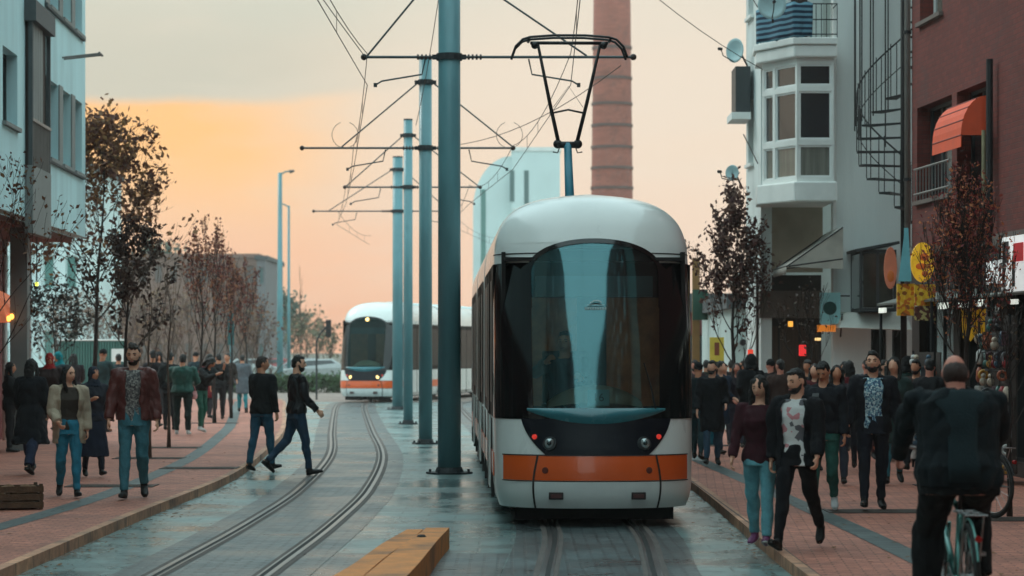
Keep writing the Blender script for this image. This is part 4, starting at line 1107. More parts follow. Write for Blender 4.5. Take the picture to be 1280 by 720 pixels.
def cab(parent, rear=False):
    """a nose with windscreen, bumper and lamps; rear=True is turned round at the far end"""
    # shell
    mb = MB()
    patch(mb, zrange(0.2, WZ0, 16), lambda z: -BIG, lambda z: BIG, 40)
    zs = zrange(WZ0, 2.66, 14) + zrange(2.66, WZ1, 14)[1:]
    patch(mb, zs, lambda z: -BIG, lambda z: -wsx(z), 14); patch(mb, zs, lambda z: wsx(z), lambda z: BIG, 14)
    patch(mb, [WZ1] + [zu(q) for q in (3.03, 3.06, 3.1, 3.14, 3.18, 3.22, 3.26, 3.3, 3.34, 3.37, 3.4, 3.42, 3.435, 3.445)], lambda z: -BIG, lambda z: BIG, 40)
    shell = mb.build('nose_shell', M_white, parent, smooth=True)
    # black mask around the windscreen
    mb = MB(); zs = zrange(1.13, WZ0, 2) + zrange(WZ0, 2.66, 12)[1:] + [2.72, 2.78]
    inx = lambda z: wsx(max(z, WZ0)) - 0.004
    zz = zrange(WZ0, 2.66, 12) + [2.70, 2.74, 2.78]
    patch(mb, zrange(1.13, WZ0, 3), lambda z: -BIG, lambda z: BIG, 40, off=.006)
    patch(mb, zz, lambda z: -BIG, lambda z: -inx(z), 16, off=.006); patch(mb, zz, inx, lambda z: BIG, 16, off=.006)
    mb.build('front_mask', M_mask, parent, smooth=True)
    # black rim above
    mb = MB(); out = [(-wsx(z), z) for z in zrange(2.3, 2.66, 4)]
    for q in range(1, 40):
        a_ = math.pi*(1 - q/40); c_ = math.cos(a_); out.append((WH*math.copysign(abs(c_)**.98, c_), 2.66 + (WZ1-2.66)*(1-abs(c_)**2)**(1/2.3)))
    out += [(wsx(z), z) for z in reversed(zrange(2.3, 2.66, 4))]
    vs = []
    for i, (x, z) in enumerate(out):
        p0, p1 = out[max(0, i-1)], out[min(len(out)-1, i+1)]; tx_, tz_ = p1[0]-p0[0], p1[1]-p0[1]; l_ = math.hypot(tx_, tz_) or 1
        nx_, nz_ = -tz_/l_, tx_/l_
        for k in (-.012, .012, .036):
            xx, zz2 = x + nx_*k, z + nz_*k; vs.append(S(xx, zz2) + Sn(xx, zz2)*.0085)
    mb.add(vs, [(3*i+k, 3*i+k+1, 3*i+k+4, 3*i+k+3) for i in range(len(out)-1) for k in (0, 1)])
    mb.build('windscreen_rim', M_mask, parent, smooth=True)
    mb = MB(); patch(mb, zrange(WZ0, 2.66, 16) + zrange(2.66, 2.995, 18)[1:], lambda z: -wsx(z), lambda z: wsx(z), 28)
    gl = mb.build('windscreen', M_screen, parent, smooth=True)
    for s in (-1, 1):           # dark printed side fields of the windscreen, curving inwards
        pass
    # navy panel, and ledge with its teal sky reflection put into the colour
    def npx(z):
        t = (1.19-z)/(1.19-.755); t = max(0, min(1, t)); return 0.79 - 0.05*t - 0.21*t**2.2
    mb = MB(); patch(mb, zrange(.755, 1.135, 12), lambda z: -npx(z), lambda z: npx(z), 30, off=.010); mb.build('navy_panel', M_navy, parent, smooth=True)
    mb = MB(); vs = []; n = 30
    rows = [(0, .012), (.33, .055), (.66, .05), (1, .012)]
    for t, o_ in rows:
        for j in range(n+1):
            u = -1 + 2*j/n; bow = 1 - u*u
            z = 1.245 - t*(0.03 + 0.135*bow); x = u*0.72
            vs.append(S(x, z) + Sn(x, z)*(o_*(0.3 + 0.7*bow)))
    m_ = n+1; mb.add(vs, [(i*m_+j+m_, i*m_+j+1+m_, i*m_+j+1, i*m_+j) for i in range(3) for j in range(n)])
    mb.build('cowl_ledge', M_teal, parent, smooth=True)
    # orange bumper band + seams
    mb = MB(); patch(mb, zrange(.495, .75, 6), lambda z: -0.965, lambda z: 0.965, 40, off=.008); mb.build('orange_band', M_orange, parent, smooth=True)
    def seam(z):
        t = (z-.2)/.55; return .615 + .045*math.sin(math.pi*min(1, max(0, t*.9+.12)))
    mb = MB(); patch(mb, zrange(.21, .485, 6), lambda z: -seam(z)+.012, lambda z: seam(z)-.012, 24, off=.012)
    mb.build('bumper_panel', mat('bumper_white', (0.70, 0.74, 0.72), 0.3, var=.06, coat=.4, dirt=.15), parent, smooth=True)
    mb = MB()
    for s in (-1, 1):
        if s > 0: mb.build('panel_seams', M_seam, parent); mb = MB()
        for lo, hi in ((.2, .75),):
            if s > 0: patch(mb, zrange(lo, hi, 10), lambda z: seam(z)-.010, lambda z: seam(z)+.010, 2, off=.0145)
            else: patch(mb, zrange(lo, hi, 10), lambda z: -seam(z)-.010, lambda z: -seam(z)+.010, 2, off=.0145)
    mb.build('panel_seams', M_seam, parent); mb = MB()
    patch(mb, [.75, .762], lambda z: -.97, lambda z: .97, 30, off=.0135)
    mb.build('band_seam', M_seam, parent); mb = MB()
    patch(mb, [.483, .492], lambda z: -.97, lambda z: .97, 30, off=.0135)
    mb.build('band_seam', M_seam, parent); mb = MB(); patch(mb, [2.875, 2.888], lambda z: -BIG, lambda z: -.60, 12, off=.004); mb.build('roof_seam', M_seam, parent)
    mb = MB(); patch(mb, [2.875, 2.888], lambda z: .60, lambda z: BIG, 12, off=.004); mb.build('roof_seam', M_seam, parent)
    def disc(x, z, r, off, material, name, depth=.02, n=20, rz=None):
        c = S(x, z); nn = Sn(x, z); mb = MB(); mb.tube([c - nn*.01, c + nn*off, c + nn*(off+depth)], [r, r, r*.86], n)
        return mb.build(name, material, parent, smooth=False)
    lamps = []
    for s in (-1, 1):
        rim = disc(s*.49, .875, .078, .008, mat('lamp_bezel', (60, 64, 66), .4, metal=.5), 'headlight', .016)
        c = S(s*.49, .875); nn = Sn(s*.49, .875)
        lo = MB().ell(c + nn*.02, (.056, .022, .056), 16, 8).build('lens', M_lens, rim, smooth=True); lamps.append(lo)
        MB().ell(c + nn*.040, (.024, .010, .024), 12, 6).build('bulb', mat('lamp_bulb', (70, 84, 86), .2, metal=.8), rim, smooth=True)
        disc(s*.645, .945, .028, .010, M_red, 'marker_lamp', .018)
        disc(s*.54, .60, .034, .010, M_reddark, 'towing_cover', .006)
        c = S(s*.43, .335); mb = MB(); mb.box(c.x-.075, c.x+.075, c.y-.05, c.y+.03, c.z-.038, c.z+.038); mb.build('fog_lamp', mat('slot_dark', (34, 20, 20), .5), parent, bevel=.006)
        mb = MB(); mb.box(c.x-.055, c.x+.055, c.y-.058, c.y-.051, c.z-.018, c.z+.018); mb.build('reflector', mat('slot_reflector', (80, 30, 30), .3), parent)
    # wiper
    a = S(.62, 1.24) + Vector((0, -.03, 0)); b = S(.57, 1.48) + Vector((0, -.03, 0)); m = MB(); m.tube([a, b], .010, 6)
    e0 = S(.60, 1.30) + Vector((0, -.02, 0)); e1 = S(.50, 1.72) + Vector((0, -.02, 0)); m.tube([e0, b + Vector((0, .0, 0)), e1], .007, 6); m.build('wiper', M_rub, parent)
    # interior of the cab
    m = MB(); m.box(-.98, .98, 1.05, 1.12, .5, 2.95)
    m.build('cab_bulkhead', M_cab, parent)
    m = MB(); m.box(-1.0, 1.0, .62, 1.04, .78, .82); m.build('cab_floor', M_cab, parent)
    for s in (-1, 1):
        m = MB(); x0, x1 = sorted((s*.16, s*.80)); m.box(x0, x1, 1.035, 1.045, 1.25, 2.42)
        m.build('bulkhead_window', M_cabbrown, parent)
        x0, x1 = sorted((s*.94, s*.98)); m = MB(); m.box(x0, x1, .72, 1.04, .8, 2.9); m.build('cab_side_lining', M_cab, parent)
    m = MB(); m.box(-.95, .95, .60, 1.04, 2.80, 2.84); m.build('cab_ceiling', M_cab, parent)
    m = MB(); pts = []; n = 20; vs = []
    for r_, (yy, zz_) in enumerate(((.22, 1.20), (.30, 1.30), (.44, 1.385), (.60, 1.37), (.72, 1.10))):
        for j in range(n+1):
            u = -1 + 2*j/n; k_ = math.cos(u*1.45)
            vs.append((u*.50, yy + .10*u*u, 1.12 + (zz_-1.12)*max(0, k_)**.55 + .10))
    m_ = n+1; m.add(vs, [(i*m_+j, i*m_+j+1, (i+1)*m_+j+1, (i+1)*m_+j) for i in range(4) for j in range(n)])
    m.build('dashboard', M_cream, parent, smooth=True)
    m = MB(); m.box(-.62, .62, .56, .70, 2.42, 2.64); m.build('destination_display', mat('display_teal_dark', (24, 58, 62), .3), parent)
    return lamps

def tram_side(parent, s, y0, y1, cab_front, cab_rear, L_):
    pass

def build_tram(name, label, loc, rz, driver=True, route=None):
    root = empty(name, loc, rz, label=label, cat='tram', group='white and orange city trams')
    lamps = cab(root)
    LEN = 21.0
    mods = [(0.9, 6.6), (7.1, 13.2), (13.7, LEN - .9)]
    for k, (a, b) in enumerate(mods):
        mb = MB()
        ya = (lambda z: tn(z) + TD) if k == 0 else (lambda z, a=a: a)
        yb = b if k < 2 else LEN - .9
        zs = fullz(.2, zu(3.445))
        for s in (-1, 1): side_flat(mb, s, ya, yb, zs)
        vs = []
        for z in (zu(3.445),):
            mb.add([(-tw(z), ya(z), z), (tw(z), ya(z), z), (tw(z), yb, z), (-tw(z), yb, z)], [(0, 1, 2, 3)])
        poly = [(tw(z), z) for z in zs]; poly = poly + [(-x, z) for x, z in reversed(poly)]
        for yy in ([a] if k else []) + [yb]:
            mb.add([(x, yy, z) for x, z in poly], [tuple(range(len(poly)))])
        mb.build('body_section', M_white, root, smooth=False)
        # roof fairing
        m = MB(); m.tube([(0, a + (2.0 if k == 0 else .5), 3.45), (0, a + (2.6 if k == 0 else .8), 3.48), (0, yb-.6, 3.48), (0, yb-.4, 3.45)], [(.55, .04), (.66, .13), (.66, .13), (.55, .04)], 18, up=(0, 0, 1))
        m.build('roof_equipment', M_roofw, root, smooth=True)
        wa = 1.0 if k == 0 else a + .35; wb = yb - .35
        for s in (-1, 1):
            # dark window ribbon with rounded ends, window glass, doors
            m = MB(); x = s*(1.06 + .006)
            yy0 = TD + tn(1.9) + .02 if k == 0 else wa
            prof = []
            r_ = .22
            cs = [(wb-r_, 2.78-r_, 90, 0), (wb-r_, 1.13+r_, 0, -90)]
            pts = [(yy0, 2.78), *[(wb-r_+r_*math.sin(R(q)), 2.78-r_+r_*math.cos(R(q))) for q in range(0, 91, 15)], *[(wb-r_+r_*math.cos(R(q)), 1.13+r_-r_*math.sin(R(q))) for q in range(0, 91, 15)]]
            if k == 0: pts.append((yy0, 1.13))
            else: pts = pts[1:] + [(wa+r_-r_*math.sin(R(q)), 1.13+r_-r_*math.cos(R(q))) for q in range(0, 91, 15)] + [(wa+r_-r_*math.cos(R(q)), 2.78-r_+r_*math.sin(R(q))) for q in range(0, 91, 15)]
            m.add([(x, p[0], p[1]) for p in pts], [tuple(range(len(pts))) if s < 0 else tuple(reversed(range(len(pts))))])
            m.build('window_ribbon', M_ribbon, root)
            if k == 0: cells = [(1.35, 2.15, 'cab_window'), (2.45, 3.75, 'door'), (4.0, 6.0, 'window')]
            elif k == 1: cells = [(7.65, 8.9, 'window'), (9.2, 10.9, 'door'), (11.2, 12.7, 'window')]
            else: cells = [(14.2, 15.5, 'window'), (15.8, 17.3, 'door'), (17.6, 19.4, 'window')]
            for c0, c1, kind_ in cells:
                if kind_ == 'door':
                    m = MB(); x0, x1 = sorted((s*1.062, s*1.078)); m.box(x0, x1, c0, c1, .30, 1.12); d_ = m.build('door', M_white, root, bevel=.006); x0, x1 = sorted((s*1.068, s*1.076)); m = MB(); m.box(x0, x1, c0, c1, 1.125, 2.74); m.build('door_frame', M_ribbon, d_)
                    mid = (c0+c1)/2
                    for q0, q1 in ((c0+.06, mid-.03), (mid+.03, c1-.06)):
                        m = MB(); x0, x1 = sorted((s*1.079, s*1.084)); m.box(x0, x1, q0, q1, 1.16, 2.62); m.build('door_glass', M_sidegl, d_)
                    m = MB(); x0, x1 = sorted((s*1.079, s*1.088)); m.box(x0, x1, mid-.012, mid+.012, .30, 2.74); m.build('door_seal', M_rub, d_)
                else:
                    m = MB(); x0, x1 = sorted((s*1.067, s*1.074)); m.box(x0, x1, c0, c1, 1.28, 2.62); m.build(kind_, M_sidegl, root, bevel=.003)
            # orange stripe along the skirt
            x0, x1 = sorted((s*1.052, s*1.064)); m = MB()
            y_s = 1.02 if k == 0 else a
            segs = [(y_s, cells[1][0] if k == 0 else cells[1][0]), (cells[1][1], yb)]
            for q0, q1 in segs: m.box(x0, x1, q0, q1, .50, .75)
            m.build('orange_stripe', M_orange, root)
            x0, x1 = sorted((s*1.03, s*1.068))
            for q in (y_s+.9, (y_s+yb)/2, yb-.6): m = MB(); m.box(x0, x1, q, q+.012, .22, 1.1); m.build('skirt_seam', M_seam, root)
    for a, b in ((6.6, 7.1), (13.2, 13.7)):
        m = MB()
        for q in range(6):
            y_ = a + .02 + q*(b-a-.04)/5; w_ = 1.0 if q % 2 else .93
            m.box(-w_, w_, y_-.03, y_+.03, .32, 3.15)
        m.build('gangway_bellows', M_rub, root)
    # underframe, bogies and wheels
    m = MB(); m.box(-.86, .86, 1.0, LEN-1.0, .16, .5); m.build('underframe', M_under, root)
    for yb in (3.2, 10.1, 17.4):
        b_ = MB().box(-.60, .60, yb-1.0, yb+1.0, .12, .34).build('bogie', M_under, root)
        for dy in (-.75, .75):
            for s in (-1, 1):
                MB().tube([(s*.43, yb+dy, .29), (s*.53, yb+dy, .29)], .29, 20).build('wheel', mat('wheel_steel', (60, 56, 54), .5, metal=.6), b_)
    m = MB(); m.box(-.84, .84, .55, .62, .06, .21); m.build('track_guard', M_under, root)
    # rear nose is the same part turned round
    e = [o for o in list(root.children) if o.name.split('.')[0] in ('nose_shell', 'front_mask', 'windscreen', 'windscreen_rim', 'navy_panel', 'cowl_ledge', 'orange_band', 'bumper_panel', 'panel_seams', 'cab_bulkhead')]
    for o in e:
        c = o.copy(); COL.objects.link(c); c.parent = root; c.matrix_local = Matrix.Translation((0, LEN, 0)) @ Matrix.Rotation(math.pi, 4, 'Z')
    # pantograph on the first section
    return root, lamps
def pantograph(root, yb, xoff=0.0, h=5.86):
    e = empty('pantograph', (xoff, yb, 0)); e.parent = root
    m = MB(); m.box(-.5, .5, -.5, .5, 3.52, 3.58)
    for sx in (-.4, .4):
        for sy in (-.4, .4): m.tube([(sx, sy, 3.36), (sx, sy, 3.52)], .04, 8)
    m.build('base_frame', M_panto, e)
    m = MB(); knee = Vector((0, .35, 4.52)); m.tube([(0, -.3, 3.58), knee], [.062, .05], 12); m.build('lower_arm', M_pantoblue, e, smooth=True)
    m = MB(); m.tube([(-.16, .35, 4.52), (.16, .35, 4.52)], .045, 10)
    for s in (-1, 1):
        m.tube([(s*.12, .35, 4.55), (s*.24, .2, 5.05), (s*.40, 0, h-.08)], [.026, .024, .018], 8)
        m.ell((s*.13, .35, 4.53), (.06, .05, .06), 10, 8)
        m.tube([(s*.10, .38, 4.50), (s*.13, .4, 4.42), (s*.19, .38, 4.43)], .009, 6)
    m.tube([(-.215, .24, 4.92), (0, .24, 4.965), (.215, .24, 4.92)], .014, 6)
    m.tube([(-.19, .24, 5.0), (0, .14, 5.26), (.19, .24, 5.0)], .004, 4)
    m.build('upper_arm', M_panto, e, smooth=True)
    m = MB()
    for dy in (-.14, .14):
        m.tube([(-.74, dy, h-.26), (-.69, dy, h-.12), (-.6, dy, h-.03), (-.5, dy, h), (-.2, dy, h+.022), (.2, dy, h+.022), (.5, dy, h), (.6, dy, h-.03), (.69, dy, h-.12), (.74, dy, h-.26)], .016, 8)
    m.tube([(-.52, -.14, h-.03), (-.52, .14, h-.03)], .02, 8); m.tube([(.52, -.14, h-.03), (.52, .14, h-.03)], .02, 8)
    m.tube([(-.5, 0, h-.06), (.5, 0, h-.06)], .022, 8)
    for s in (-1, 1): m.ell((s*.44, 0, h-.09), (.05, .05, .05), 10, 8)
    m.build('collector_head', M_panto, e, smooth=True)
NT = (0.89, 26.6, 0.0)
near, nl = build_tram('tram', 'near white and orange tram with a rounded black windscreen heading towards the camera', NT, math.atan(0.028))
pantograph(near, 6.3, 0.02)
def text(s, size, material, parent, M, name='lettering', ext=.002):
    c = bpy.data.curves.new(name, 'FONT'); c.body = s; c.size = size; c.extrude = ext; c.align_x = 'CENTER'; c.align_y = 'CENTER'
    c.materials.append(material)
    o = bpy.data.objects.new(name, c); COL.objects.link(o); o.parent = parent; o.matrix_local = M
    bpy.context.view_layer.update()
    me = bpy.data.meshes.new_from_object(o.evaluated_get(bpy.context.evaluated_depsgraph_get())); bpy.data.objects.remove(o)
    me.materials.clear(); me.materials.append(material)
    o = bpy.data.objects.new(name, me); COL.objects.link(o); o.parent = parent; o.matrix_local = M
    return o
UP = Matrix.Rotation(R(90), 4, 'X')
# number card behind the glass and the operator's mark on it
p = S(0.02, 1.31)
o = MB().box(-.115, .115, -.003, .003, -.085, .085).build('number_card', mat('card_pale', (150, 190, 190), .6), near); o.location = (0.02, p.y+.06, 1.355)
text('16', .12, mat('print_dark', (22, 26, 30), .6), near, Matrix.Translation((0.02, p.y+.052, 1.355)) @ UP)
p = S(0.0, 2.30)
m = MB()
for q in range(9): m.box(-.115 + q*.026, -.098 + q*.026, p.y-.016, p.y-.013, 2.278, 2.305)
m.box(-.09, .09, p.y-.022, p.y-.019, 2.325, 2.332); m.tube([(-.06, p.y-.026, 2.345), (-.02, p.y-.026, 2.37), (.03, p.y-.026, 2.372), (.06, p.y-.026, 2.35)], .008, 6)
m.build('operator_mark', M_smallwhite, near)

# driver
M_shirt = (46, 58, 66)
tp = Matrix.Translation(NT) @ Matrix.Rotation(math.atan(0.028), 4, 'Z') @ Vector((-.30, .86, 0))
person('driver', 'tram driver in a dark shirt sitting behind the windscreen with one arm raised', (tp.x, tp.y), 1.72, 0,
       dict(legs=((84, 84, 0), (84, 84, 0)), arms=((62, 28, 62, 38), (35, 10, 70, 20)), lean=3, head=(-15, 0)),
       'blouse', M_shirt, (30, 32, 38), near=True, hair='short', skin='tan', z0=0.83, under=None)
dr, P_ = PEOPLE['driver']
dr.location.z = 0.70
m = MB(); m.box(-.25, .25, -.10, .14, .36, .46); m.box(-.24, .24, .12, .165, .46, 1.02); m.tube([(0, .02, 0.0), (0, .02, .38)], .05, 10)
o = m.build('driver_seat', M_cab, None, bevel=.02); o.location = (tp.x, tp.y, .824)
tag(o, 'dark driver seat behind the near windscreen', 'seat')

# far tram, standing across the end of the street
FT = (gx(455, 91), 90.5, 0.02)
far, fl = build_tram('tram', 'distant white and orange tram with lit headlights turning in from the crossing', FT, R(-14))

dk = mat_glass('far_windscreen_glass', tint=(.3, .4, .4), through=.6, gloss_col=(.5, .85, .85), ior=1.3)
for l in far.children:
    if l.name.startswith('windscreen') and 'rim' not in l.name: l.material_slots[0].link = 'OBJECT'; l.material_slots[0].material = dk
for l in fl:
    l.material_slots[0].link = 'OBJECT'; l.material_slots[0].material = M_lamplit
mb = MB(); c = S(0, 2.93); mb.tube([c + Vector((0, -.01, 0)), c + Vector((0, -.05, 0))], .06, 12); mb.build('top_lamp', M_lamplit, far)
# ---------------------------------------------------------------- catenary masts and wires
M_mast = mat('mast_teal_paint', (90, 138, 145), 0.45, var=0.18, scale=3, dirt=0.5, stretch=(1, 1, 0.25), coat=.2)
M_mastdk = mat('mast_bracket', (34, 40, 44), 0.6)
M_tube = mat('cantilever_tube', (74, 84, 86), 0.5, metal=.4)
M_insul = mat('insulator', (50, 36, 32), 0.4)
M_wire = mat('overhead_wire_copper', (58, 54, 52), 0.6)
MASTS = [(38.4, -0.94, 9.6, .175), (50.6, -1.71, 7.62, .135), (64.3, -2.61, 7.65, .12), (80.0, -3.57, 7.9, .17)]
MLAB = ['nearest and thickest teal overhead line mast between the tracks', 'second teal overhead line mast from the camera',
        'third slim teal overhead line mast from the camera', 'farthest teal overhead line mast standing before the distant tram']
ARMZ = [6.25, 5.85, 5.95, 6.2]
def contact(f, d): return f(d)
NODES_L = []; NODES_R = []
for (d, X, H, r), lab, az in zip(MASTS, MLAB, ARMZ):
    root = empty('overhead_line_mast', (X, d, 0), label=lab, cat='mast', group='overhead line masts between the tracks')
    m = MB(); m.tube([(0, 0, 0), (0, 0, H)], [r, r*.92], 24); m.build('pole', M_mast, root, smooth=True)
    m = MB(); m.tube([(0, 0, 0.002), (0, 0, .03)], r*2.0, 8); m.tube([(0, 0, .03), (0, 0, .10)], [r*1.25, r*1.08], 20)
    for q in range(6): a = R(60*q); m.tube([(r*1.65*math.cos(a), r*1.65*math.sin(a), .03), (r*1.65*math.cos(a), r*1.65*math.sin(a), .07)], .022, 6)
    m.build('base_plate', M_mastdk, root)
    for z in (az, az+1.3):
        if z < H - .1:
            m = MB(); m.tube([(0, 0, z-.05), (0, 0, z+.05)], r*1.12, 16)
            for s in (-1, 1): m.cbox((s*(r+.035), 0, z), (.09, .08, .07))
            m.build('collar', M_mastdk, root)
    if H > az + .2:
        m = MB(); m.tube([(0, 0, H-.02), (0, 0, H+.012)], r*.96, 20); m.build('cap', M_mastdk, root)
    ends = {38.4: (-2.22, 1.82, -2.05, 1.0), 50.6: (-4.15, .02, -3.25, -.1), 64.3: (-4.2, -.8, -4.05, -.95), 80.0: (-6.2, -2.0, -5.6, -2.1)}[d]
    for s, xc, end in ((-1, ends[2]-X, ends[0]-X), (1, ends[3]-X, ends[1]-X)):
        pass; zc = az - .42
        m = MB(); m.tube([(s*r, 0, az), (end, 0, az)], .021, 8)
        m.build('cantilever', M_tube, root)
        m = MB()
        for q in range(4): m.tube([(s*(r+.10+q*.06), 0, az), (s*(r+.13+q*.06), 0, az)], .042, 10)
        m.build('insulator', M_insul, root); MB().ell((end, 0, az), (.05, .04, .05), 8, 6).build('end_clamp', M_insul, root)
        m = MB(); zt = min(az+1.3, H-.12)
        m.tube([(s*r, 0, zt), (xc + s*.12, 0, az+.02)], .015, 8); m.build('stay_rod', M_tube, root)
        m = MB(); m.tube([(xc - s*.75, 0, az-.03), (xc - s*.7, 0, az-.26), (xc - s*.1, 0, zc+.06), (xc, 0, zc)], .014, 6)
        m.tube([(xc, 0, zc-.03), (xc, 0, zc+.03)], .03, 6); m.build('steady_arm', M_tube, root)
        if d == 50.6: m = MB(); pts = [(xc + s*.05 + .26*math.sin(R(q)), 0, az + .12 - .26*math.cos(R(q)) + .14) for q in range(-160, 165, 20)]
        if d == 50.6: m.tube(pts, .006, 5); m.build('jumper_loop', M_wire, root)
        (NODES_L if s < 0 else NODES_R).append((d, X + xc, zc, az+.05))
# mast behind the camera that carries the near ends of the wires
root = empty('overhead_line_mast', (-1.05, -6, 0), label='overhead line mast behind the photographer', cat='mast')
MB().tube([(0, 0, 0), (0, 0, 8.5)], .16, 20).build('pole', M_mast, root, smooth=True)
MB().tube([(-2.6, 0, 6.2), (2.0, 0, 6.2)], .028, 8).build('cantilever', M_tube, root)
NODES_L.insert(0, (-6, -2.95, 5.78, 6.25)); NODES_R.insert(0, (-6, .1, 5.78, 6.25))
NODES_L.insert(1, (17, xl(17)+.2, 5.8, 6.5)); NODES_R.insert(1, (17, xr(17)-.1, 5.8, 6.5))
NODES_L.append((96, xl(96), 5.7, 6.2)); NODES_R.append((98, -.2, 5.7, 6.2))
for NN, side in ((NODES_L, 'left'), (NODES_R, 'right')):
    NN = [(d, x + (.12 if i % 2 else -.12), a, b) for i, (d, x, a, b) in enumerate(NN)]
    pts = []
    for a, b in zip(NN, NN[1:]):
        for q in range(6): t = q/6; pts.append((a[1]+(b[1]-a[1])*t, a[0]+(b[0]-a[0])*t, a[2]+(b[2]-a[2])*t))
    tag(MB().tube(pts, .0065, 5).build('contact_wire', M_wire), 'lower contact wire strung over the %s tram track' % side, 'wire', 'overhead wires')
    pts = []; m = MB()
    for a, b in zip(NN, NN[1:]):
        for q in range(10):
            t = q/10; sag = .32*4*t*(1-t)*min(1, (b[0]-a[0])/14)
            p = (a[1]+(b[1]-a[1])*t, a[0]+(b[0]-a[0])*t, a[3]+(b[3]-a[3])*t - sag); pts.append(p)
            if q in (3, 5, 7): m.tube([p, (p[0], p[1], a[2]+(b[2]-a[2])*t)], .004, 4)
    w_ = MB().tube(pts, .0065, 5).build('messenger_wire', M_wire)
    tag(w_, 'upper carrier wire with droppers over the %s tram track' % side, 'wire', 'overhead wires')
    m.build('droppers', M_wire, w_)['kind'] = 'stuff'
# span wires crossing high over the street
for (a, b, lab) in (((-2.18, 38.4, 6.22), (-5.6, 18, 11.0), 'span wire running up to the upper left from the nearest mast'),
                    ((-.94, 38.4, 8.3), (-1.9, 50.6, 6.3), 'stay wire slanting down between the nearest and second masts'),
                    ((1.7, 40.0, 6.3), (-1.2, 50.6, 5.9), 'thin wire slanting down leftward under the pantograph'),
                    ((.3, 40, 9.2), (4.5, 46, 6.9), 'thin span wire crossing high in front of the brick chimney')):
    A, B = Vector(a), Vector(b)
    tag(MB().tube([A.lerp(B, t/10) - Vector((0, 0, .25*4*(t/10)*(1-t/10))) for t in range(11)], .007, 5).build('span_wire', M_wire), lab, 'wire', 'overhead wires')

# lamp columns, signals, sign posts in the distance
def column(px, ytop, ybase, wpx, label, arm=0):
    d = foot_d(ybase, 0.0); x = gx(px, d); H = gz(ytop, d); r = wpx/2*d/FPX
    root = empty('lamp_column', (x, d, 0), label=label, cat='lamp post')
    MB().tube([(0, 0, 0), (0, 0, H*.45), (0, 0, H*.46), (0, 0, H)], [r*1.25, r*1.15, r, r*.8], 12).build('pole', M_mast, root, smooth=True)
    m = MB(); m.tube([(0, 0, H-.1), (arm*.5, 0, H+.05), (arm, 0, H+.08)], .04, 6); m.build('arm', M_mast, root)
    m = MB(); m.tube([(arm*.9, 0, H+.05), (arm*1.35, 0, H+.09)], [.09, .05], 8); m.build('lantern', M_tube, root)
column(350, 216, 487, 6.5, 'tall teal lighting column at the end of the left sidewalk', .5)
column(361, 257, 482, 3.5, 'thinner lighting column just right of the tall teal column', -.4)
d = 70.0
root = empty('sign_post', (gx(289, d), d, 0.1), label='short teal post with a narrow street sign among the bare trees', cat='sign post')
MB().tube([(0, 0, 0), (0, 0, 2.75)], .05, 10).build('pole', M_mast, root); MB().box(-.09, .09, -.06, -.05, 1.9, 2.75).build('plate', mat('plate_green', (40, 90, 92), .5), root)
d = 96.0
root = empty('traffic_light', (gx(414, d), d, 0), label='small dark traffic signal left of the distant tram', cat='traffic light')
MB().tube([(-.55, 0, 0), (-.55, 0, 2.2), (-.4, 0, 2.5), (-.16, 0, 2.75)], .035, 8).build('pole', M_mastdk, root)
MB().box(-.2, .0, -.1, .1, 2.35, 3.0).build('signal_head', M_mastdk, root, bevel=.03)
for q in range(3):
    MB().tube([(-.1, -.10, 2.48+q*.19), (-.1, -.13, 2.48+q*.19)], .06, 10).build('lens', mat('lens_dark', (40, 30, 26), .3), root)
d = 62.0
root = empty('sign_column', (gx(870, d), d, 0.1), label='tall ochre sign column rising right behind the near tram', cat='sign')
MB().box(-.09, .09, -.06, .06, 0, gz(323, d)-.1).build('pillar', mat('ochre_pillar', (124, 88, 42), .6, var=.2), root, bevel=.01)
MB().box(-.09, .28, -.09, -.065, gz(400, d)-.1, gz(362, d)-.1).build('green_panel', mat('green_panel', (24, 66, 52), .5), root)
# ---------------------------------------------------------------- trees
M_bark = mat('bark', (48, 38, 34), 0.9, var=0.3, scale=8, bump=.6)
M_barkl = mat('bark_pale', (84, 68, 58), 0.9, var=0.3, scale=8, bump=.6)
def leafmat(name, col):
    if name in MATS: return MATS[name]
    m = bpy.data.materials.new(name); m.use_nodes = True; N = m.node_tree.nodes; L = m.node_tree.links; p = N['Principled BSDF']
    g = N.new('ShaderNodeNewGeometry'); hsv = N.new('ShaderNodeHueSaturation'); hsv.inputs['Color'].default_value = lin(col)
    mr = N.new('ShaderNodeMapRange'); mr.inputs[3].default_value = .45; mr.inputs[4].default_value = 1.7; L.new(g.outputs['Random Per Island'], mr.inputs[0])
    L.new(mr.outputs[0], hsv.inputs['Value'])
    mr2 = N.new('ShaderNodeMapRange'); mr2.inputs[3].default_value = .47; mr2.inputs[4].default_value = .53; L.new(g.outputs['Random Per Island'], mr2.inputs[0]); L.new(mr2.outputs[0], hsv.inputs['Hue'])
    L.new(hsv.outputs[0], p.inputs['Base Color']); p.inputs['Roughness'].default_value = .7
    tl = N.new('ShaderNodeBsdfTranslucent'); L.new(hsv.outputs[0], tl.inputs[0]); mx = N.new('ShaderNodeMixShader'); mx.inputs[0].default_value = .35
    L.new(p.outputs[0], mx.inputs[1]); L.new(tl.outputs[0], mx.inputs[2]); L.new(mx.outputs[0], N['Material Output'].inputs['Surface'])
    MATS[name] = m; return m
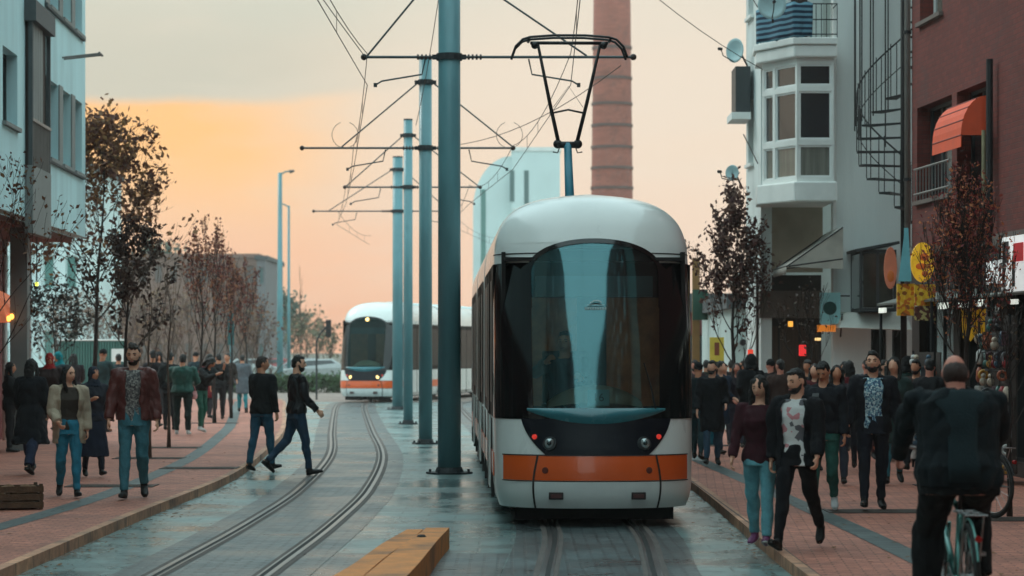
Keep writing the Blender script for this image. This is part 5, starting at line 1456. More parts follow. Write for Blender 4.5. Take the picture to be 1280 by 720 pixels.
def grow(mb, tips, rnd, p, d, L_, r, depth, gen, upb=.25, spread=.6, shrink=.72):
    """one branch as a bent tapering tube, then its children"""
    pts = [p]; rs = [r]; n = 4; q = Vector(p); dd = Vector(d)
    for i in range(n):
        dd = (dd + Vector((rnd.uniform(-.16, .16), rnd.uniform(-.16, .16), rnd.uniform(-.05, .12) + upb*.12))).normalized()
        q = q + dd*(L_/n); pts.append(q.copy()); rs.append(max(.0035, r*(1-.42*(i+1)/n)))
    mb.tube(pts, rs, 5 if r > .02 else 3, cap=False)
    if depth <= 1: tips.extend([(pt, dd) for pt in pts[1:]])
    if depth == 0: return
    for k in range(gen):
        i = rnd.choice((1, 2, 3, 4, 4)) if k else 4
        a = rnd.uniform(0, 2*math.pi); sp = spread*rnd.uniform(.6, 1.25)
        u = dd.cross(Vector((math.cos(a), math.sin(a), .3))).normalized()
        nd = (dd*math.cos(sp) + u*math.sin(sp) + Vector((0, 0, upb))).normalized()
        grow(mb, tips, rnd, pts[i], nd, L_*shrink*rnd.uniform(.8, 1.15), rs[i]*.68, depth-1, gen, upb, spread, shrink)
def leaves(mb, tips, rnd, count, size, spread):
    for _ in range(count):
        p, dd = rnd.choice(tips); c = p + Vector((rnd.gauss(0, spread), rnd.gauss(0, spread), rnd.gauss(0, spread)))
        s = size*rnd.uniform(.6, 1.4); a = Vector((rnd.uniform(-1, 1), rnd.uniform(-1, 1), rnd.uniform(-1, 1))).normalized()
        b = a.cross(Vector((rnd.uniform(-1, 1), rnd.uniform(-1, 1), rnd.uniform(-1, 1)))).normalized()
        mb.add([c - a*s*.5, c + b*s*.28, c + a*s*.55, c - b*s*.28], [(0, 1, 2, 3)])
def tree(name, label, x, d, z0, trunk_h, H, r, seed, leafcol=None, nleaf=0, lsize=.07, depth=3, gen=4, upb=.25, spread=.6, lspread=.06, lean=(0, 0), bark=None,
         group=None, mains=None, shrink=.72, wide=1.0, start=.35):
    rnd = random.Random(seed); root = empty(name, (x, d, z0), label=label, cat='tree', group=group)
    t = MB(); c = MB(); tips = []
    n = 8; pts = []; top = trunk_h + (H-trunk_h)*.75
    for i in range(n+1):
        f = i/n; pts.append(Vector((lean[0]*f*top + .05*math.sin(i*1.3+seed)*f, lean[1]*f*top + .05*math.cos(i*1.7+seed)*f, top*f)))
    rs = [r*(1.25 if i == 0 else 1)*(1-.78*i/n) for i in range(n+1)]
    t.tube(pts, rs, 8)
    mains = mains or 9
    for k in range(mains):
        f = trunk_h/top + (1-trunk_h/top)*(k+.3)/mains; i = min(n-1, int(f*n)); p = pts[i].lerp(pts[i+1], f*n-i)
        a = k*2.4 + rnd.uniform(-.4, .4); up = .35 + .9*f + upb
        dirv = Vector((math.cos(a), math.sin(a), up)).normalized()
        L_ = (H-trunk_h)*start*(1.15-.6*(k/mains))
        grow(c, tips, rnd, p, dirv, L_, r*.36*(1-.5*f), depth-1, gen, upb, spread, shrink)
    grow(c, tips, rnd, pts[-1], Vector((0, 0, 1)), (H-top)*.8, r*.25, depth-1, gen, upb, spread, shrink)
    f = H/max(v[2] for v in c.v)
    w_ = f*wide
    t.v = [(v[0]*w_, v[1]*w_, v[2]*f) for v in t.v]; c.v = [(v[0]*w_, v[1]*w_, v[2]*f) for v in c.v]; tips = [(Vector((p.x*w_, p.y*w_, p.z*f)), q) for p, q in tips]
    t.build('trunk', bark or M_bark, root, smooth=True)
    br = c.build('branches', bark or M_bark, root)
    if nleaf:
        lv = MB(); leaves(lv, tips, rnd, nleaf, lsize, lspread)
        lv.build('foliage', leafmat('leaf_%02x%02x%02x' % leafcol, leafcol), root)
    return root
def tree_px(name, label, px, d, ytop, tf, seed, r=.07, z0=.1, **k):
    H = gz(ytop, d) - z0
    return tree(name, label, gx(px, d), d, z0, H*tf, H, r, seed, **k)
GT = 'young trees along the left sidewalk'
tree_px('leafy_tree', 'tallest left tree with dark withered leaves and a crown leaning right beside the blue building', 114, 52, 128, .38, 11, r=.09, wide=.78, leafcol=(108, 72, 52), nleaf=3400, lsize=.13, lspread=.12,
        gen=4, depth=4, lean=(.06, 0), upb=.12, spread=.7, group=GT, mains=11, start=.34)
tree_px('leafy_tree', 'shorter dark leaved tree with thin trunk just right of the tallest left tree', 158, 45, 262, .40, 12, r=.055, leafcol=(74, 54, 48), nleaf=1700, lsize=.10, lspread=.06, gen=4, depth=3, upb=.3, spread=.55, group=GT, start=.34)
for i, (px, d, yt, tf, rr, lab) in enumerate([(187, 41.5, 300, .42, .035, 'bare thin tree with its trunk beside the leather jacket'), (211, 46, 305, .45, .035, 'bare thin tree among the group in dark green'),
        (252, 58, 268, .32, .05, 'tall bare poplar shaped tree with brown seed heads'), (268, 61.5, 272, .32, .05, 'twin topped bare tree right of the poplar shaped tree'),
        (289, 66, 312, .35, .045, 'lower bare tree at the edge of the brown block'), (308, 72, 320, .35, .045, 'last bare tree of the left row near the teal column')]):
    tree_px('bare_tree', lab, px, d, yt, tf, 30+i, r=rr, leafcol=(116, 68, 56), nleaf=620 if i > 1 else 0, lsize=.09, lspread=.05, gen=4 if i > 1 else 2, depth=3, upb=.95, spread=.33, group=GT, bark=M_barkl if i < 2 else M_bark, start=.32, mains=10 if i > 1 else 5)
tree_px('leafy_tree', 'sparse orange leafed young tree at the left picture edge', -8, 36, 190, .38, 51, r=.05, leafcol=(92, 56, 38), nleaf=650, lsize=.07, lspread=.07, gen=4, depth=3, upb=.3, spread=.6, group=GT, start=.42)
tree_px('leafy_tree', 'small dark leaved tree before the green fence at the left shops', 68, 56, 345, .35, 52, r=.05, leafcol=(40, 38, 34), nleaf=900, lsize=.10, lspread=.09, gen=4, depth=3, group=GT)
GT2 = 'trees along the right sidewalk'
tree_px('leafy_tree', 'dark leaved pyramid shaped tree against the white corner building', 917, 47, 212, .30, 61, r=.07, leafcol=(84, 56, 52), nleaf=2600, lsize=.10, lspread=.07, gen=4, depth=4, upb=.55, spread=.42, group=GT2, mains=11, start=.27)
tree_px('leafy_tree', 'rusty brown leaved tree in front of the brick building', 1210, 33, 196, .36, 62, r=.06, wide=1.12, leafcol=(150, 74, 58), nleaf=3300, lsize=.05, lspread=.06, gen=5, depth=4, upb=.65, spread=.40, group=GT2, mains=12, start=.30)
tree_px('bare_tree', 'small bare young tree before the dark recessed shops', 1012, 44, 345, .40, 63, r=.035, leafcol=(70, 52, 44), nleaf=160, lsize=.06, gen=4, depth=3, upb=.5, spread=.5, group=GT2)
tree_px('bare_tree', 'bare sapling with crossing branches right of the balding rider', 1262, 27, 372, .42, 64, r=.03, leafcol=(70, 52, 44), nleaf=60, lsize=.05, gen=4, depth=3, upb=.3, spread=.6, group=GT2)
# tree grates (beside the trunks)
for px, d, lab in ((250, 38.0, 'tree grate under the leather jacket row'), (187, 41.5, 'tree grate round the thin trunk beside the leather jacket'), (211, 46, 'tree grate round the thin trunk behind it'),
                   (268, 61.5, 'tree grate round the twin topped bare tree'), (1097, 27.8, 'long dark grate in front of the parked bicycle'), (915, 47, 'tree grate round the pyramid shaped tree'),
                   (1200, 33, 'tree grate round the rusty brown tree'), (140, 33.0, 'tree grate nearest on the left sidewalk'), (1275, 26.5, 'tree grate of the sapling at the right edge')):
    pit(gx(px, d), d, 1.05, lab)

# far bare trees and bushes at the end of the street
rr_ = random.Random(5)
specs = []
for i, px in enumerate((70, 96, 124, 150, 176, 196, 216, 236, 300, 322)):
    specs.append((px, 86 + (i % 3)*7, (364, 352, 372, 350, 366, 348, 372, 354, 368, 378)[i], (70, 58, 50), 'young bare tree in the thicket beyond the left sidewalk'))
for i, px in enumerate((368, 384, 398, 412, 376)):
    specs.append((px, 150 + (i % 3)*14, (392, 384, 398, 404, 330)[i], (78, 72, 56), 'pale far tree'))
desc = ['leftmost far bare tree over the green fence', 'far bare tree behind the green fence', 'far bare tree left of the brown block', 'far bare tree at the left corner of the brown block',
        'far bare tree in front of the left third of the brown block', 'far bare tree before the middle of the brown block', 'far brown tree behind the dark green group', 'far brown tree left of the poplar shaped tree',
        'far brown tree at the right end of the brown block', 'low far tree just left of the tall teal column', 'grey green far tree right of the lighting columns', 'highest grey green far tree left of the distant tram',
        'low far tree beside the traffic signal', 'rightmost far tree touching the distant tram', 'very tall thin bare poplar far behind the lighting columns']
for i, ((px, d, yt, c, _), lab) in enumerate(zip(specs, desc)):
    H = gz(yt, d)
    thin = i == 14
    tree('bare_tree', lab, gx(px, d), d, 0, H*.12, H, .09, 100+i, leafcol=(112, 88, 76) if d < 120 else (104, 100, 80), nleaf=0 if thin else 260, lsize=.14 if d < 120 else .24, depth=3, gen=4, upb=.9 if thin else .45, spread=.3 if thin else .6, lspread=.16 if not thin else .05,
         group='far trees at the end of the street', start=.18 if thin else .42, bark=M_barkl, mains=12 if thin else 9)
# ---------------------------------------------------------------- buildings
M_lblue = mat('render_pale_teal', (0.48, 0.68, 0.70), 0.85, var=.08, scale=1.6, bump=.15, dirt=.35, stretch=(1, 1, .15))
M_greyp = mat('panel_grey', (120, 124, 122), 0.7, var=.1, scale=1.5, dirt=.25)
M_dkgrey = mat('panel_dark_grey', (70, 76, 78), 0.7, var=.15, dirt=.2)
M_soffit = mat('soffit_brown', (110, 66, 58), 0.8, var=.1)
M_wwall = mat('render_white_green', (0.70, 0.76, 0.74), 0.85, var=.08, scale=1.6, bump=.15, dirt=.4, stretch=(1, 1, .15))
M_wtrim = mat('trim_white', (0.76, 0.78, 0.75), 0.7, var=.06, dirt=.15)
M_beige = mat('wall_beige', (150, 138, 122), 0.85, var=.12, dirt=.2)
M_darkshop = mat('shop_dark_wood', (46, 34, 30), 0.7, var=.25, scale=2)
M_glassd = mat('window_glass_dark', (30, 38, 42), 0.08, var=.2, scale=.8, coat=.6)
M_glassc = mat('window_glass_curtained', (110, 112, 104), 0.12, var=.35, scale=2.5, coat=.5, stretch=(6, 6, .3))
M_framew = mat('window_frame_white', (0.76, 0.78, 0.76), 0.5, var=.04)
M_framed = mat('window_frame_dark', (50, 56, 58), 0.5)
M_redshop = mat('shop_red_wood', (96, 24, 26), 0.6, var=.2)
M_iron = mat('iron_black', (26, 26, 28), 0.6)
M_pipe = mat('downpipe_grey', (130, 126, 122), 0.5, metal=.3, var=.15)
M_redbrick = mat_paving('facade_brick', ((98, 38, 32), (112, 46, 38)), 0.23, 0.075, (78, 42, 36), 0.006, 0.85, var=.12, big=.14, vert=True)
M_stoneband = mat('stone_band', (104, 92, 86), 0.8, var=.15, dirt=.3)
M_chim = mat_paving('chimney_brick', ((150, 84, 70), (162, 94, 78)), 0.5, 0.16, (130, 84, 72), 0.012, 0.9, var=.1, big=.12, vert=True)
M_chband = mat('chimney_iron_band', (96, 70, 64), 0.7)
M_silo = mat('far_white_render', (0.62, 0.74, 0.73), 0.8, var=.07, scale=.25, dirt=.12)
M_tealrec = mat('far_teal_recess', (84, 132, 126), 0.6)
M_slot = mat('far_window_slots', (70, 104, 104), 0.4)
M_blockb = mat('far_brown_render', (128, 100, 90), 0.9, var=.15, scale=.3, dirt=.2)

def frame_m(O, u, out):
    u = Vector(u).normalized(); out = Vector(out).normalized()
    return Matrix(((u.x, out.x, 0, O[0]), (u.y, out.y, 0, O[1]), (u.z, out.z, 1, O[2]), (0, 0, 0, 1)))
def wall(name, material, parent, F, U0, U1, V0, V1, ops=(), th=.25):
    us = sorted({U0, U1, *[o[0] for o in ops], *[o[1] for o in ops]}); vs_ = sorted({V0, V1, *[o[2] for o in ops], *[o[3] for o in ops]})
    m = MB()
    def quad(a, b, c, d): m.add([F @ Vector(p) for p in (a, b, c, d)], [(0, 1, 2, 3)])
    for a, b in zip(us, us[1:]):
        for c, d in zip(vs_, vs_[1:]):
            mu, mv = (a+b)/2, (c+d)/2
            if any(o[0] < mu < o[1] and o[2] < mv < o[3] for o in ops): continue
            quad((a, 0, c), (b, 0, c), (b, 0, d), (a, 0, d)); quad((a, -th, c), (a, -th, d), (b, -th, d), (b, -th, c))
    for a, b, c, d in list(ops) + [(U0, U1, V0, V1)]:
        quad((a, 0, c), (b, 0, c), (b, -th, c), (a, -th, c)); quad((a, 0, d), (b, 0, d), (b, -th, d), (a, -th, d))
        quad((a, 0, c), (a, 0, d), (a, -th, d), (a, -th, c)); quad((b, 0, c), (b, 0, d), (b, -th, d), (b, -th, c))
    return m.build(name, material, parent)
def window(parent, F, u0, u1, v0, v1, fm=None, gm=None, rec=.12, fw=.05, cols=1, rows=(), sill=None, name='window'):
    m = MB(); y0, y1 = -rec-.05, -rec
    m.box(u0, u0+fw, y0, y1, v0, v1, F); m.box(u1-fw, u1, y0, y1, v0, v1, F)
    m.box(u0+fw, u1-fw, y0, y1, v0, v0+fw, F); m.box(u0+fw, u1-fw, y0, y1, v1-fw, v1, F)
    for k in range(1, cols):
        u = u0 + (u1-u0)*k/cols; m.box(u-fw*.5, u+fw*.5, y0, y1-.002, v0+fw, v1-fw, F)
    for v in rows: m.box(u0+fw, u1-fw, y0, y1-.004, v-fw*.5, v+fw*.5, F)
    o = m.build(name, fm or M_framew, parent)
    MB().box(u0+fw*.5, u1-fw*.5, y0+.01, y0+.025, v0+fw*.5, v1-fw*.5, F).build('pane', gm or M_glassd, o)
    if sill: MB().box(u0-.06, u1+.06, -.02, .07, v0-.07, v0-.005, F).build('sill', sill, o)
    return o
def bx(name, material, parent, *a, F=None, bevel=0): return MB().box(*a, F).build(name, material, parent, bevel=bevel)

# --- left pale blue building
root = empty('apartment_building', (-8.5, 51, 0), label='pale teal blue building on the left whose upper floors overhang the shops', cat='building')
F = frame_m((0, 0, 0), (.0375, -1, 0), (1, .0375, 0))
ops = []
for z0_, z1_ in ((5.32, 6.72), (8.05, 9.4), (10.8, 12.2), (13.5, 14.8)):
    for u0_ in (.5, 2.2, 3.9): ops.append((u0_, u0_+1.2, z0_, z1_))
    for u0_ in (8.7, 11.4, 18.0, 20.0, 22.0): ops.append((u0_, u0_+1.5, z0_ + .2, z1_))
wall('wall', M_lblue, root, F, 0, 30, 4.1, 16, ops)
bx('end_wall', M_lblue, root, -.002, .25, -9, -.26, 4.1, 16, F=F)
for o in ops: window(root, F, *o, fm=M_framed, gm=M_glassd if (int(o[0]*10)+int(o[2])) % 3 else M_glassc, fw=.05, cols=2, rec=.18, sill=M_greyp)
for z0_, z1_ in ((5.32, 6.72), (8.05, 9.4), (10.8, 12.2), (13.5, 14.8)):
    for u0_, u1_ in ((1.72, 2.18), (3.42, 3.88), (5.12, 5.6)): bx('grey_panel', M_greyp, root, u0_, u1_, .003, .03, z0_-.02, z1_+.02, F=F)
    bx('sill_course', M_dkgrey, root, .4, 5.62, .003, .06, z0_-.10, z0_-.03, F=F)
for b0 in (5.75, 14.2):
    for z_, top in ((3.82, 7.75), (9.2, 13.2)):
        bx('bay_base', M_greyp, root, b0, b0+2.15, .002, .14, z_, z_+1.15, F=F, bevel=.01)
        bx('bay_cap', M_dkgrey, root, b0-.08, b0+2.23, .002, .2, top-.35, top, F=F)
        bx('bay_back', M_darkshop, root, b0+.05, b0+2.1, .002, .05, z_+1.15, top-.35, F=F)
        for q in range(5):
            bx('shutter_blade', M_greyp, root, b0+.75+q*.28, b0+.99+q*.28, .07, .10, z_+1.95, top-.35, F=F)
        m = MB()
        for q in range(14): m.box(b0+.03+q*.16, b0+.05+q*.16, .115, .135, z_+1.15, z_+1.9, F)
        m.box(b0, b0+2.15, .11, .145, z_+1.9, z_+1.95, F); m.build('bay_railing', M_pipe, root)
        bx('bay_post', M_dkgrey, root, b0, b0+.08, .06, .13, z_+1.15, top-.35, F=F); bx('bay_post', M_dkgrey, root, b0+2.07, b0+2.15, .06, .13, z_+1.15, top-.35, F=F)
m = MB()
for s_ in (0, .25): m.tube([F @ Vector((3.1+s_, 0, 7.3)), F @ Vector((3.1+s_, .7, 7.38))], .02, 6)
m.tube([F @ Vector((3.0, .7, 7.38)), F @ Vector((3.45, .7, 7.38))], .025, 6); m.build('clothes_bracket', M_pipe, root)
bx('soffit', M_soffit, root, .002, 30, -1.65, -.26, 4.0, 4.098, F=F)
ops = [(1.0+k*3.2, 3.6+k*3.2, .5, 3.0) for k in range(9)]
Fs = F @ Matrix.Translation((0, -1.6, 0))
wall('shop_wall', M_redshop, root, Fs, .2, 30, .05, 4.0, ops)
for o in ops: window(root, Fs, *o, fm=M_darkshop, gm=M_glassd, cols=3, rows=(2.4,), name='shop_window')
bx('end_wall', M_redshop, root, .2, .4, -9, -1.86, .05, 4.0, F=F)
for k in range(4): bx('column', M_greyp, root, 6.0+k*6, 6.3+k*6, -.5, -.2, .05, 4.0, F=F)
m = MB(); m.tube([F @ Vector((1.2, -1.4, .1)), F @ Vector((1.2, -1.4, 4.0))], .05, 8); m.build('drainpipe', M_wtrim, root, smooth=True)
m = MB(); m.tube([F @ Vector((-.02, -.12, 4.1)), F @ Vector((-.02, -.12, 16))], .05, 8); m.build('corner_pipe', M_lblue, root, smooth=True)
root['label'] = 'pale teal blue building on the left whose upper floors overhang the shops'
# shift children: they were built in world space, so put the base at the building's corner
def rebase(root):
    inv = Matrix.Translation(-root.location)
    def rec(o, top):
        if o.type == 'MESH' and not o.get('_rb'): o.data.transform(inv); o['_rb'] = 1
        for c in o.children: rec(c, top)
    for c in root.children: rec(c, root)
    def clean(o):
        if '_rb' in o: del o['_rb']
        for c in o.children: clean(c)
    clean(root)
def shift(root, v):
    for c in root.children: c.location = Vector(c.location)
# geometry of this building was written with its far corner at the origin, so no rebase is needed here

# warm lit awning of the left shop and lamp
e = empty('shop_awning', (-9.05, 45.2, 2.35), label='glowing peach coloured awning with small lights over the left red shop', cat='awning')
m = MB(); n = 8; vs = []
for i in range(n+1):
    a = R(90*i/n); vs += [(.75*math.sin(a) - .45, -.9, .62*math.cos(a)), (.75*math.sin(a) - .45, .9, .62*math.cos(a))]
m.add(vs, [(2*i, 2*i+1, 2*i+3, 2*i+2) for i in range(n)]); m.add([(-.45, -.9, 0)] + [vs[2*i] for i in range(n+1)], [tuple(range(n+2))]); m.add([(-.45, .9, 0)] + [vs[2*i+1] for i in range(n+1)], [tuple(range(n+2))])
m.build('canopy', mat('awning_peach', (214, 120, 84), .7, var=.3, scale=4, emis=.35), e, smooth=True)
for k in range(7):
    MB().ell((.32, -.8+k*.27, .05 + .04*(k % 2)), (.04, .04, .05), 8, 6).build('bulb', mat('bulb_warm', (255, 170, 70), .4, emis=3.0), e)
e = empty('street_lantern', (gx(46, 47), 47, 0), label='small hanging lantern with a yellow green glow under the overhang', cat='lamp')
MB().ell((0, 0, gz(355, 47)), (.035, .035, .04), 10, 8).build('globe', mat('lantern_glow', (222, 230, 90), .4, emis=2.0), e)
MB().tube([(0, 0, gz(355, 47)+.06), (0, 0, 4.0)], .012, 5).build('cord', M_iron, e)
e = empty('shop_counter', (-9.3, 40.5, .1), label='low display stand with white parcels in front of the left red shop', cat='display stand')
bx('table', M_darkshop, e, -.5, .5, -.8, .8, .6, .66); 
for s_ in (-1, 1):
    for t_ in (-1, 1): bx('leg', M_darkshop, e, s_*.45-.03, s_*.45+.03, t_*.72-.03, t_*.72+.03, 0, .6)
for k in range(5):
    o = MB().box(-.15, .15, -.12, .12, 0, .18).build('parcel', mat('parcel_white', (190, 186, 178), .8, var=.2), None, bevel=.02)
    o.location = (-9.3 + .15*(k % 2), 39.95 + k*.27, .764); o.rotation_euler.z = .2*k
    tag(o, ('nearest', 'second', 'middle', 'fourth', 'farthest')[k] + ' white parcel on the low stand at the left shop', 'parcel', 'white parcels on the stand')

# brown wicker crate at the left edge
e = empty('wooden_crate', (gx(12, 28.2), 28.2, .104), R(20), label='brown slatted wooden crate lying at the left edge of the sidewalk', cat='crate')
M_crate = mat('crate_wood', (84, 60, 42), .85, var=.4, scale=9, bump=.5)
for s_ in (-1, 1):
    m = MB()
    for k in range(3): m.box(-.34, .34, s_*.20-.008, s_*.20+.008, .02+k*.085, .085+k*.085)
    m.build('side_panel', M_crate, e); m = MB()
    for k in range(3): m.box(s_*.33-.008, s_*.33+.008, -.19, .19, .02+k*.085, .085+k*.085)
    m.build('end_panel', M_crate, e)
for s_ in (-1, 1):
    for t_ in (-1, 1): bx('post', M_crate, e, s_*.315-.018, s_*.315+.018, t_*.18-.018, t_*.18+.018, 0, .28)
bx('bottom', M_crate, e, -.32, .32, -.18, .18, .015, .03)
m = MB()
for k in range(9): m.ell((-.24 + .06*k, .08*math.sin(k*2.1), .20 + .03*math.cos(k*1.7)), (.07, .06, .045), 8, 6)
m.build('contents', mat('crate_contents', (112, 84, 62), .9, var=.4, scale=14), e)

# green corrugated fence
d = 76.0; xa, xb = gx(74, d), gx(156, d); e = empty('corrugated_fence', ((xa+xb)/2, d, 0), label='pale green corrugated metal fence behind the people on the left', cat='fence')
m = MB(); n = 96; vs = []; w_ = xb-xa
for i in range(n+1):
    x = -w_/2 + w_*i/n; y = .045*(1 if (i//2) % 2 else -1); vs += [(x, y, .05), (x, y, gz(425, d))]
m.add(vs, [(2*i, 2*i+2, 2*i+3, 2*i+1) for i in range(n)])
o = m.build('sheet', mat('fence_green', (84, 132, 124), .5, var=.12, dirt=.35, scale=1.2), e); q = o.modifiers.new('t', 'SOLIDIFY'); q.thickness = .01
m = MB(); m.tube([(-w_/2, -.05, gz(425, d)), (w_/2, -.05, gz(425, d))], .03, 6); m.build('top_rail', M_wtrim, e)
for k in range(4): x = -w_/2 + w_*k/3; bx('post', M_dkgrey, e, x-.04, x+.04, .06, .14, 0, gz(425, d)+.05)
e = empty('notice_board', (gx(149, 74), 74, 0), label='small white notice on a post at the right end of the green fence', cat='sign')
bx('board', M_wtrim, e, -.22, .22, -.02, .02, gz(452, 74), gz(436, 74)); bx('post', M_dkgrey, e, -.02, .02, .022, .06, 0, gz(440, 74))

# --- far buildings, left
def far_block(name, label, x0, x1, y0, y1, H, wallm, rows, cols, glass=M_slot, winw=.5, fronts=True, strip=None):
    e = empty(name, ((x0+x1)/2, y0, 0), label=label, cat='building'); cx = (x0+x1)/2
    F_ = frame_m((x0-cx, 0, 0), (1, 0, 0), (0, -1, 0)); W_ = x1-x0; ops = []
    fh = H/rows
    for r_ in range(rows):
        for c_ in range(cols):
            cw = W_/cols; ops.append((c_*cw + cw*(1-winw)/2, c_*cw + cw*(1+winw)/2, r_*fh + fh*.35, r_*fh + fh*.8))
    wall('front_wall', wallm, e, F_, 0, W_, 0, H, ops, .3)
    for o in ops: window(e, F_, *o, fm=wallm, gm=glass, fw=.06, rec=.15)
    D_ = y1-y0
    m = MB(); m.box(x0-cx, x0-cx+.3, .302, D_, 0, H); m.box(x1-cx-.3, x1-cx, .302, D_, 0, H); m.box(x0-cx+.3, x1-cx-.3, D_-.3, D_, 0, H); m.build('outer_wall', wallm, e)
    m = MB(); m.box(x0-cx-.15, x1-cx+.15, -.15, D_+.15, H, H+.3); m.build('roof', M_dkgrey if strip is None else strip, e)
    return e
e = far_block('apartment_building', 'far white building with mint windows and a brown stripe under the left overhang', -26.5, gx(103, 120), 120, 132, 10.5, M_silo, 3, 6, M_tealrec)
bx('brown_stripe', mat('stripe_brown', (120, 62, 56), .8), e, gx(80, 120)-gx(72, 120), gx(92, 120)-gx(72, 120), -.06, -.003, 0, 10.5)
e = far_block('apartment_building', 'far long brown flat roofed building behind the bare trees on the left', gx(150, 200), gx(322, 200), 200, 222, gz(322, 200), M_blockb, 3, 9, mat('far_glass_brown', (96, 84, 80), .3), .55, strip=M_blockb)
e = far_block('stair_tower', 'narrow grey tower at the right end of the far brown building', gx(322.5, 199), gx(334, 199), 198, 212, gz(325, 199), mat('far_grey_render', (112, 110, 112), .9), 3, 1, strip=M_dkgrey)
e = far_block('apartment_building', 'pale blue grey low building between the brown block and the lighting columns', gx(333, 240), gx(352, 240), 240, 250, gz(376, 240), mat('far_blue_render', (134, 142, 146), .9), 2, 2)
# roof-top greenery behind the brown block
rnd = random.Random(3)
for i, (px, yt) in enumerate(((190, 303), (206, 309), (352, 368), (315, 330))):
    d = 235; H = gz(yt, d)
    tree('leafy_tree', ('green tree showing over the left end of the brown block', 'lower green tree beside it over the brown block roof', 'green bush shaped tree at the pale blue grey building', 'green tree top over the right end of the brown block')[i],
         gx(px, d), d, 0, H*.3, H, .2, 300+i, leafcol=(66, 92, 78), nleaf=900, lsize=.5, lspread=.5, depth=2, gen=4, group='far trees at the end of the street', start=.4)

# --- far white rounded building
d = 250; xa, xb = gx(591, d), gx(700, d); e = empty('rounded_tower_building', ((xa+xb)/2, d, 0), label='tall white building with a rounded left shoulder behind the tram masts', cat='building')
cx = (xa+xb)/2; H = gz(189, d); x1 = gx(640, d)-cx; x0 = xa-cx; x2 = xb-cx; z1 = gz(262, d)
m = MB(); poly = [(x0, 0), (x1, 0), (x1, H-.4)] + [(x1 + (x0-x1)*math.sin(R(a)), z1 + (H-.4-z1)*math.cos(R(a))) for a in range(8, 91, 7)]
n = len(poly); m.add([(x, .8, z) for x, z in poly] + [(x, 14, z) for x, z in poly], [tuple(range(n)), tuple(reversed(range(n, 2*n)))] + [(i, n+i, n+(i+1) % n, (i+1) % n) for i in range(n)])
m.build('rounded_wing', M_silo, e)
bx('main_block', M_silo, e, x1+.002, x2, 0, 14, 0, H); bx('parapet', M_wtrim, e, x1-.1, x2+.1, -.1, 14.1, H+.002, H+.4)
bx('recess_strip', M_tealrec, e, gx(601, d)-cx, gx(607, d)-cx, .74, .798, 3, gz(236, d))
for px, y0_, y1_ in ((640, 213, 252), (658, 213, 255), (658, 268, 310), (640, 268, 310), (680, 268, 310)):
    o = bx('window', M_slot, e, gx(px, d)-cx-.22, gx(px, d)-cx+.22, -.06, -.004, gz(y1_, d), gz(y0_, d))
for k in range(3): bx('floor_line', M_wtrim, e, x1+.01, x2-.01, -.09, -.061, gz(262, d)-k*4.2, gz(262, d)-k*4.2+.12)

# --- brick chimney
d = 200; cx = gx(765, d); e = empty('brick_chimney', (cx, d, 0), label='tall tapering brick factory chimney with dark iron bands', cat='chimney')
m = MB(); m.tube([(0, 0, 0), (0, 0, 12), (0, 0, 24), (0, 0, 36)], [1.78, 1.64, 1.50, 1.38], 32, cap=True); m.build('shaft', M_chim, e, smooth=True)
for k, y in enumerate((235, 210, 184, 157, 130, 98, 60)):
    z = gz(y, d) - .02; r = 1.78 - .4*z/36 + .035; MB().tube([(0, 0, z-.11), (0, 0, z+.11)], r + .03, 32).build('iron_band', M_chband, e, smooth=False)

# --- white corner building on the right
e = empty('corner_building', (5.83, 46, 0), label='white corner building on the right with a glazed bay and balconies', cat='building')
def wl(*p): return (p[0]-5.83, p[1]-46)
Fm = frame_m((0, 0, 0), (1, 0, 0), (0, -1, 0))
ops = [(.62, .90, .05, 2.35), (1.0, 1.25, .05, 2.35)]
wall('front_wall', M_wwall, e, Fm, 0, 3.6, .05, 16, ops, .3)
for o in ops: window(e, Fm, *o, fm=M_framed, gm=M_glassd, rec=.1, name='door')
bx('corner_strip', M_wtrim, e, -.06, -.002, 0, .3, 3.9, 16)
bx('corner_post', M_wwall, e, -.06, -.002, 0, .3, .05, 3.88)
# side wall towards the street
a = Vector((4.60-5.83, 47.3-46, 0)); b = Vector((4.51-5.83, 49.3-46, 0))
Fw = frame_m(a, (b-a), (-1, 0, 0))
ops = [(1.0, 1.7, z_, z_+1.2) for z_ in (5.4, 8.2, 11)]
wall('side_wall', M_wwall, e, Fw, 0, (b-a).length, .05, 16, ops, .2)
for o in ops: window(e, Fw, *o, sill=M_wtrim)
bx('rear_wall', M_wwall, e, -1.1, 3.6, 3.0, 3.2, .05, 16)
bx('recess_back', M_beige, e, -1.02, -.07, 1.45, 1.6, 3.3, 4.5)
bx('upper_back', M_wwall, e, -1.02, -.07, 1.45, 1.6, 7.3, 16)
bx('balcony_door', M_darkshop, e, -.66, -.36, 1.40, 1.447, 7.45, 9.3)
A, B, C_, Dd = Vector((5.72, 45.5)), Vector((5.06, 45.5)), Vector((4.55, 46.55)), Vector((4.60, 47.3))
O2 = Vector((5.83, 46))
def poly_l(*pts): return [tuple(Vector(p[:2] if not isinstance(p, Vector) else p) - O2) for p in pts]
foot = poly_l(A, B, C_, Dd, Vector((5.76, 47.3)))
off_ = lambda k: poly_l(A + Vector((.05, -k)), B + Vector((-k*.5, -k)), C_ + Vector((-k, -k*.4)), Dd + Vector((-k, 0)), Vector((5.765, 47.3)))
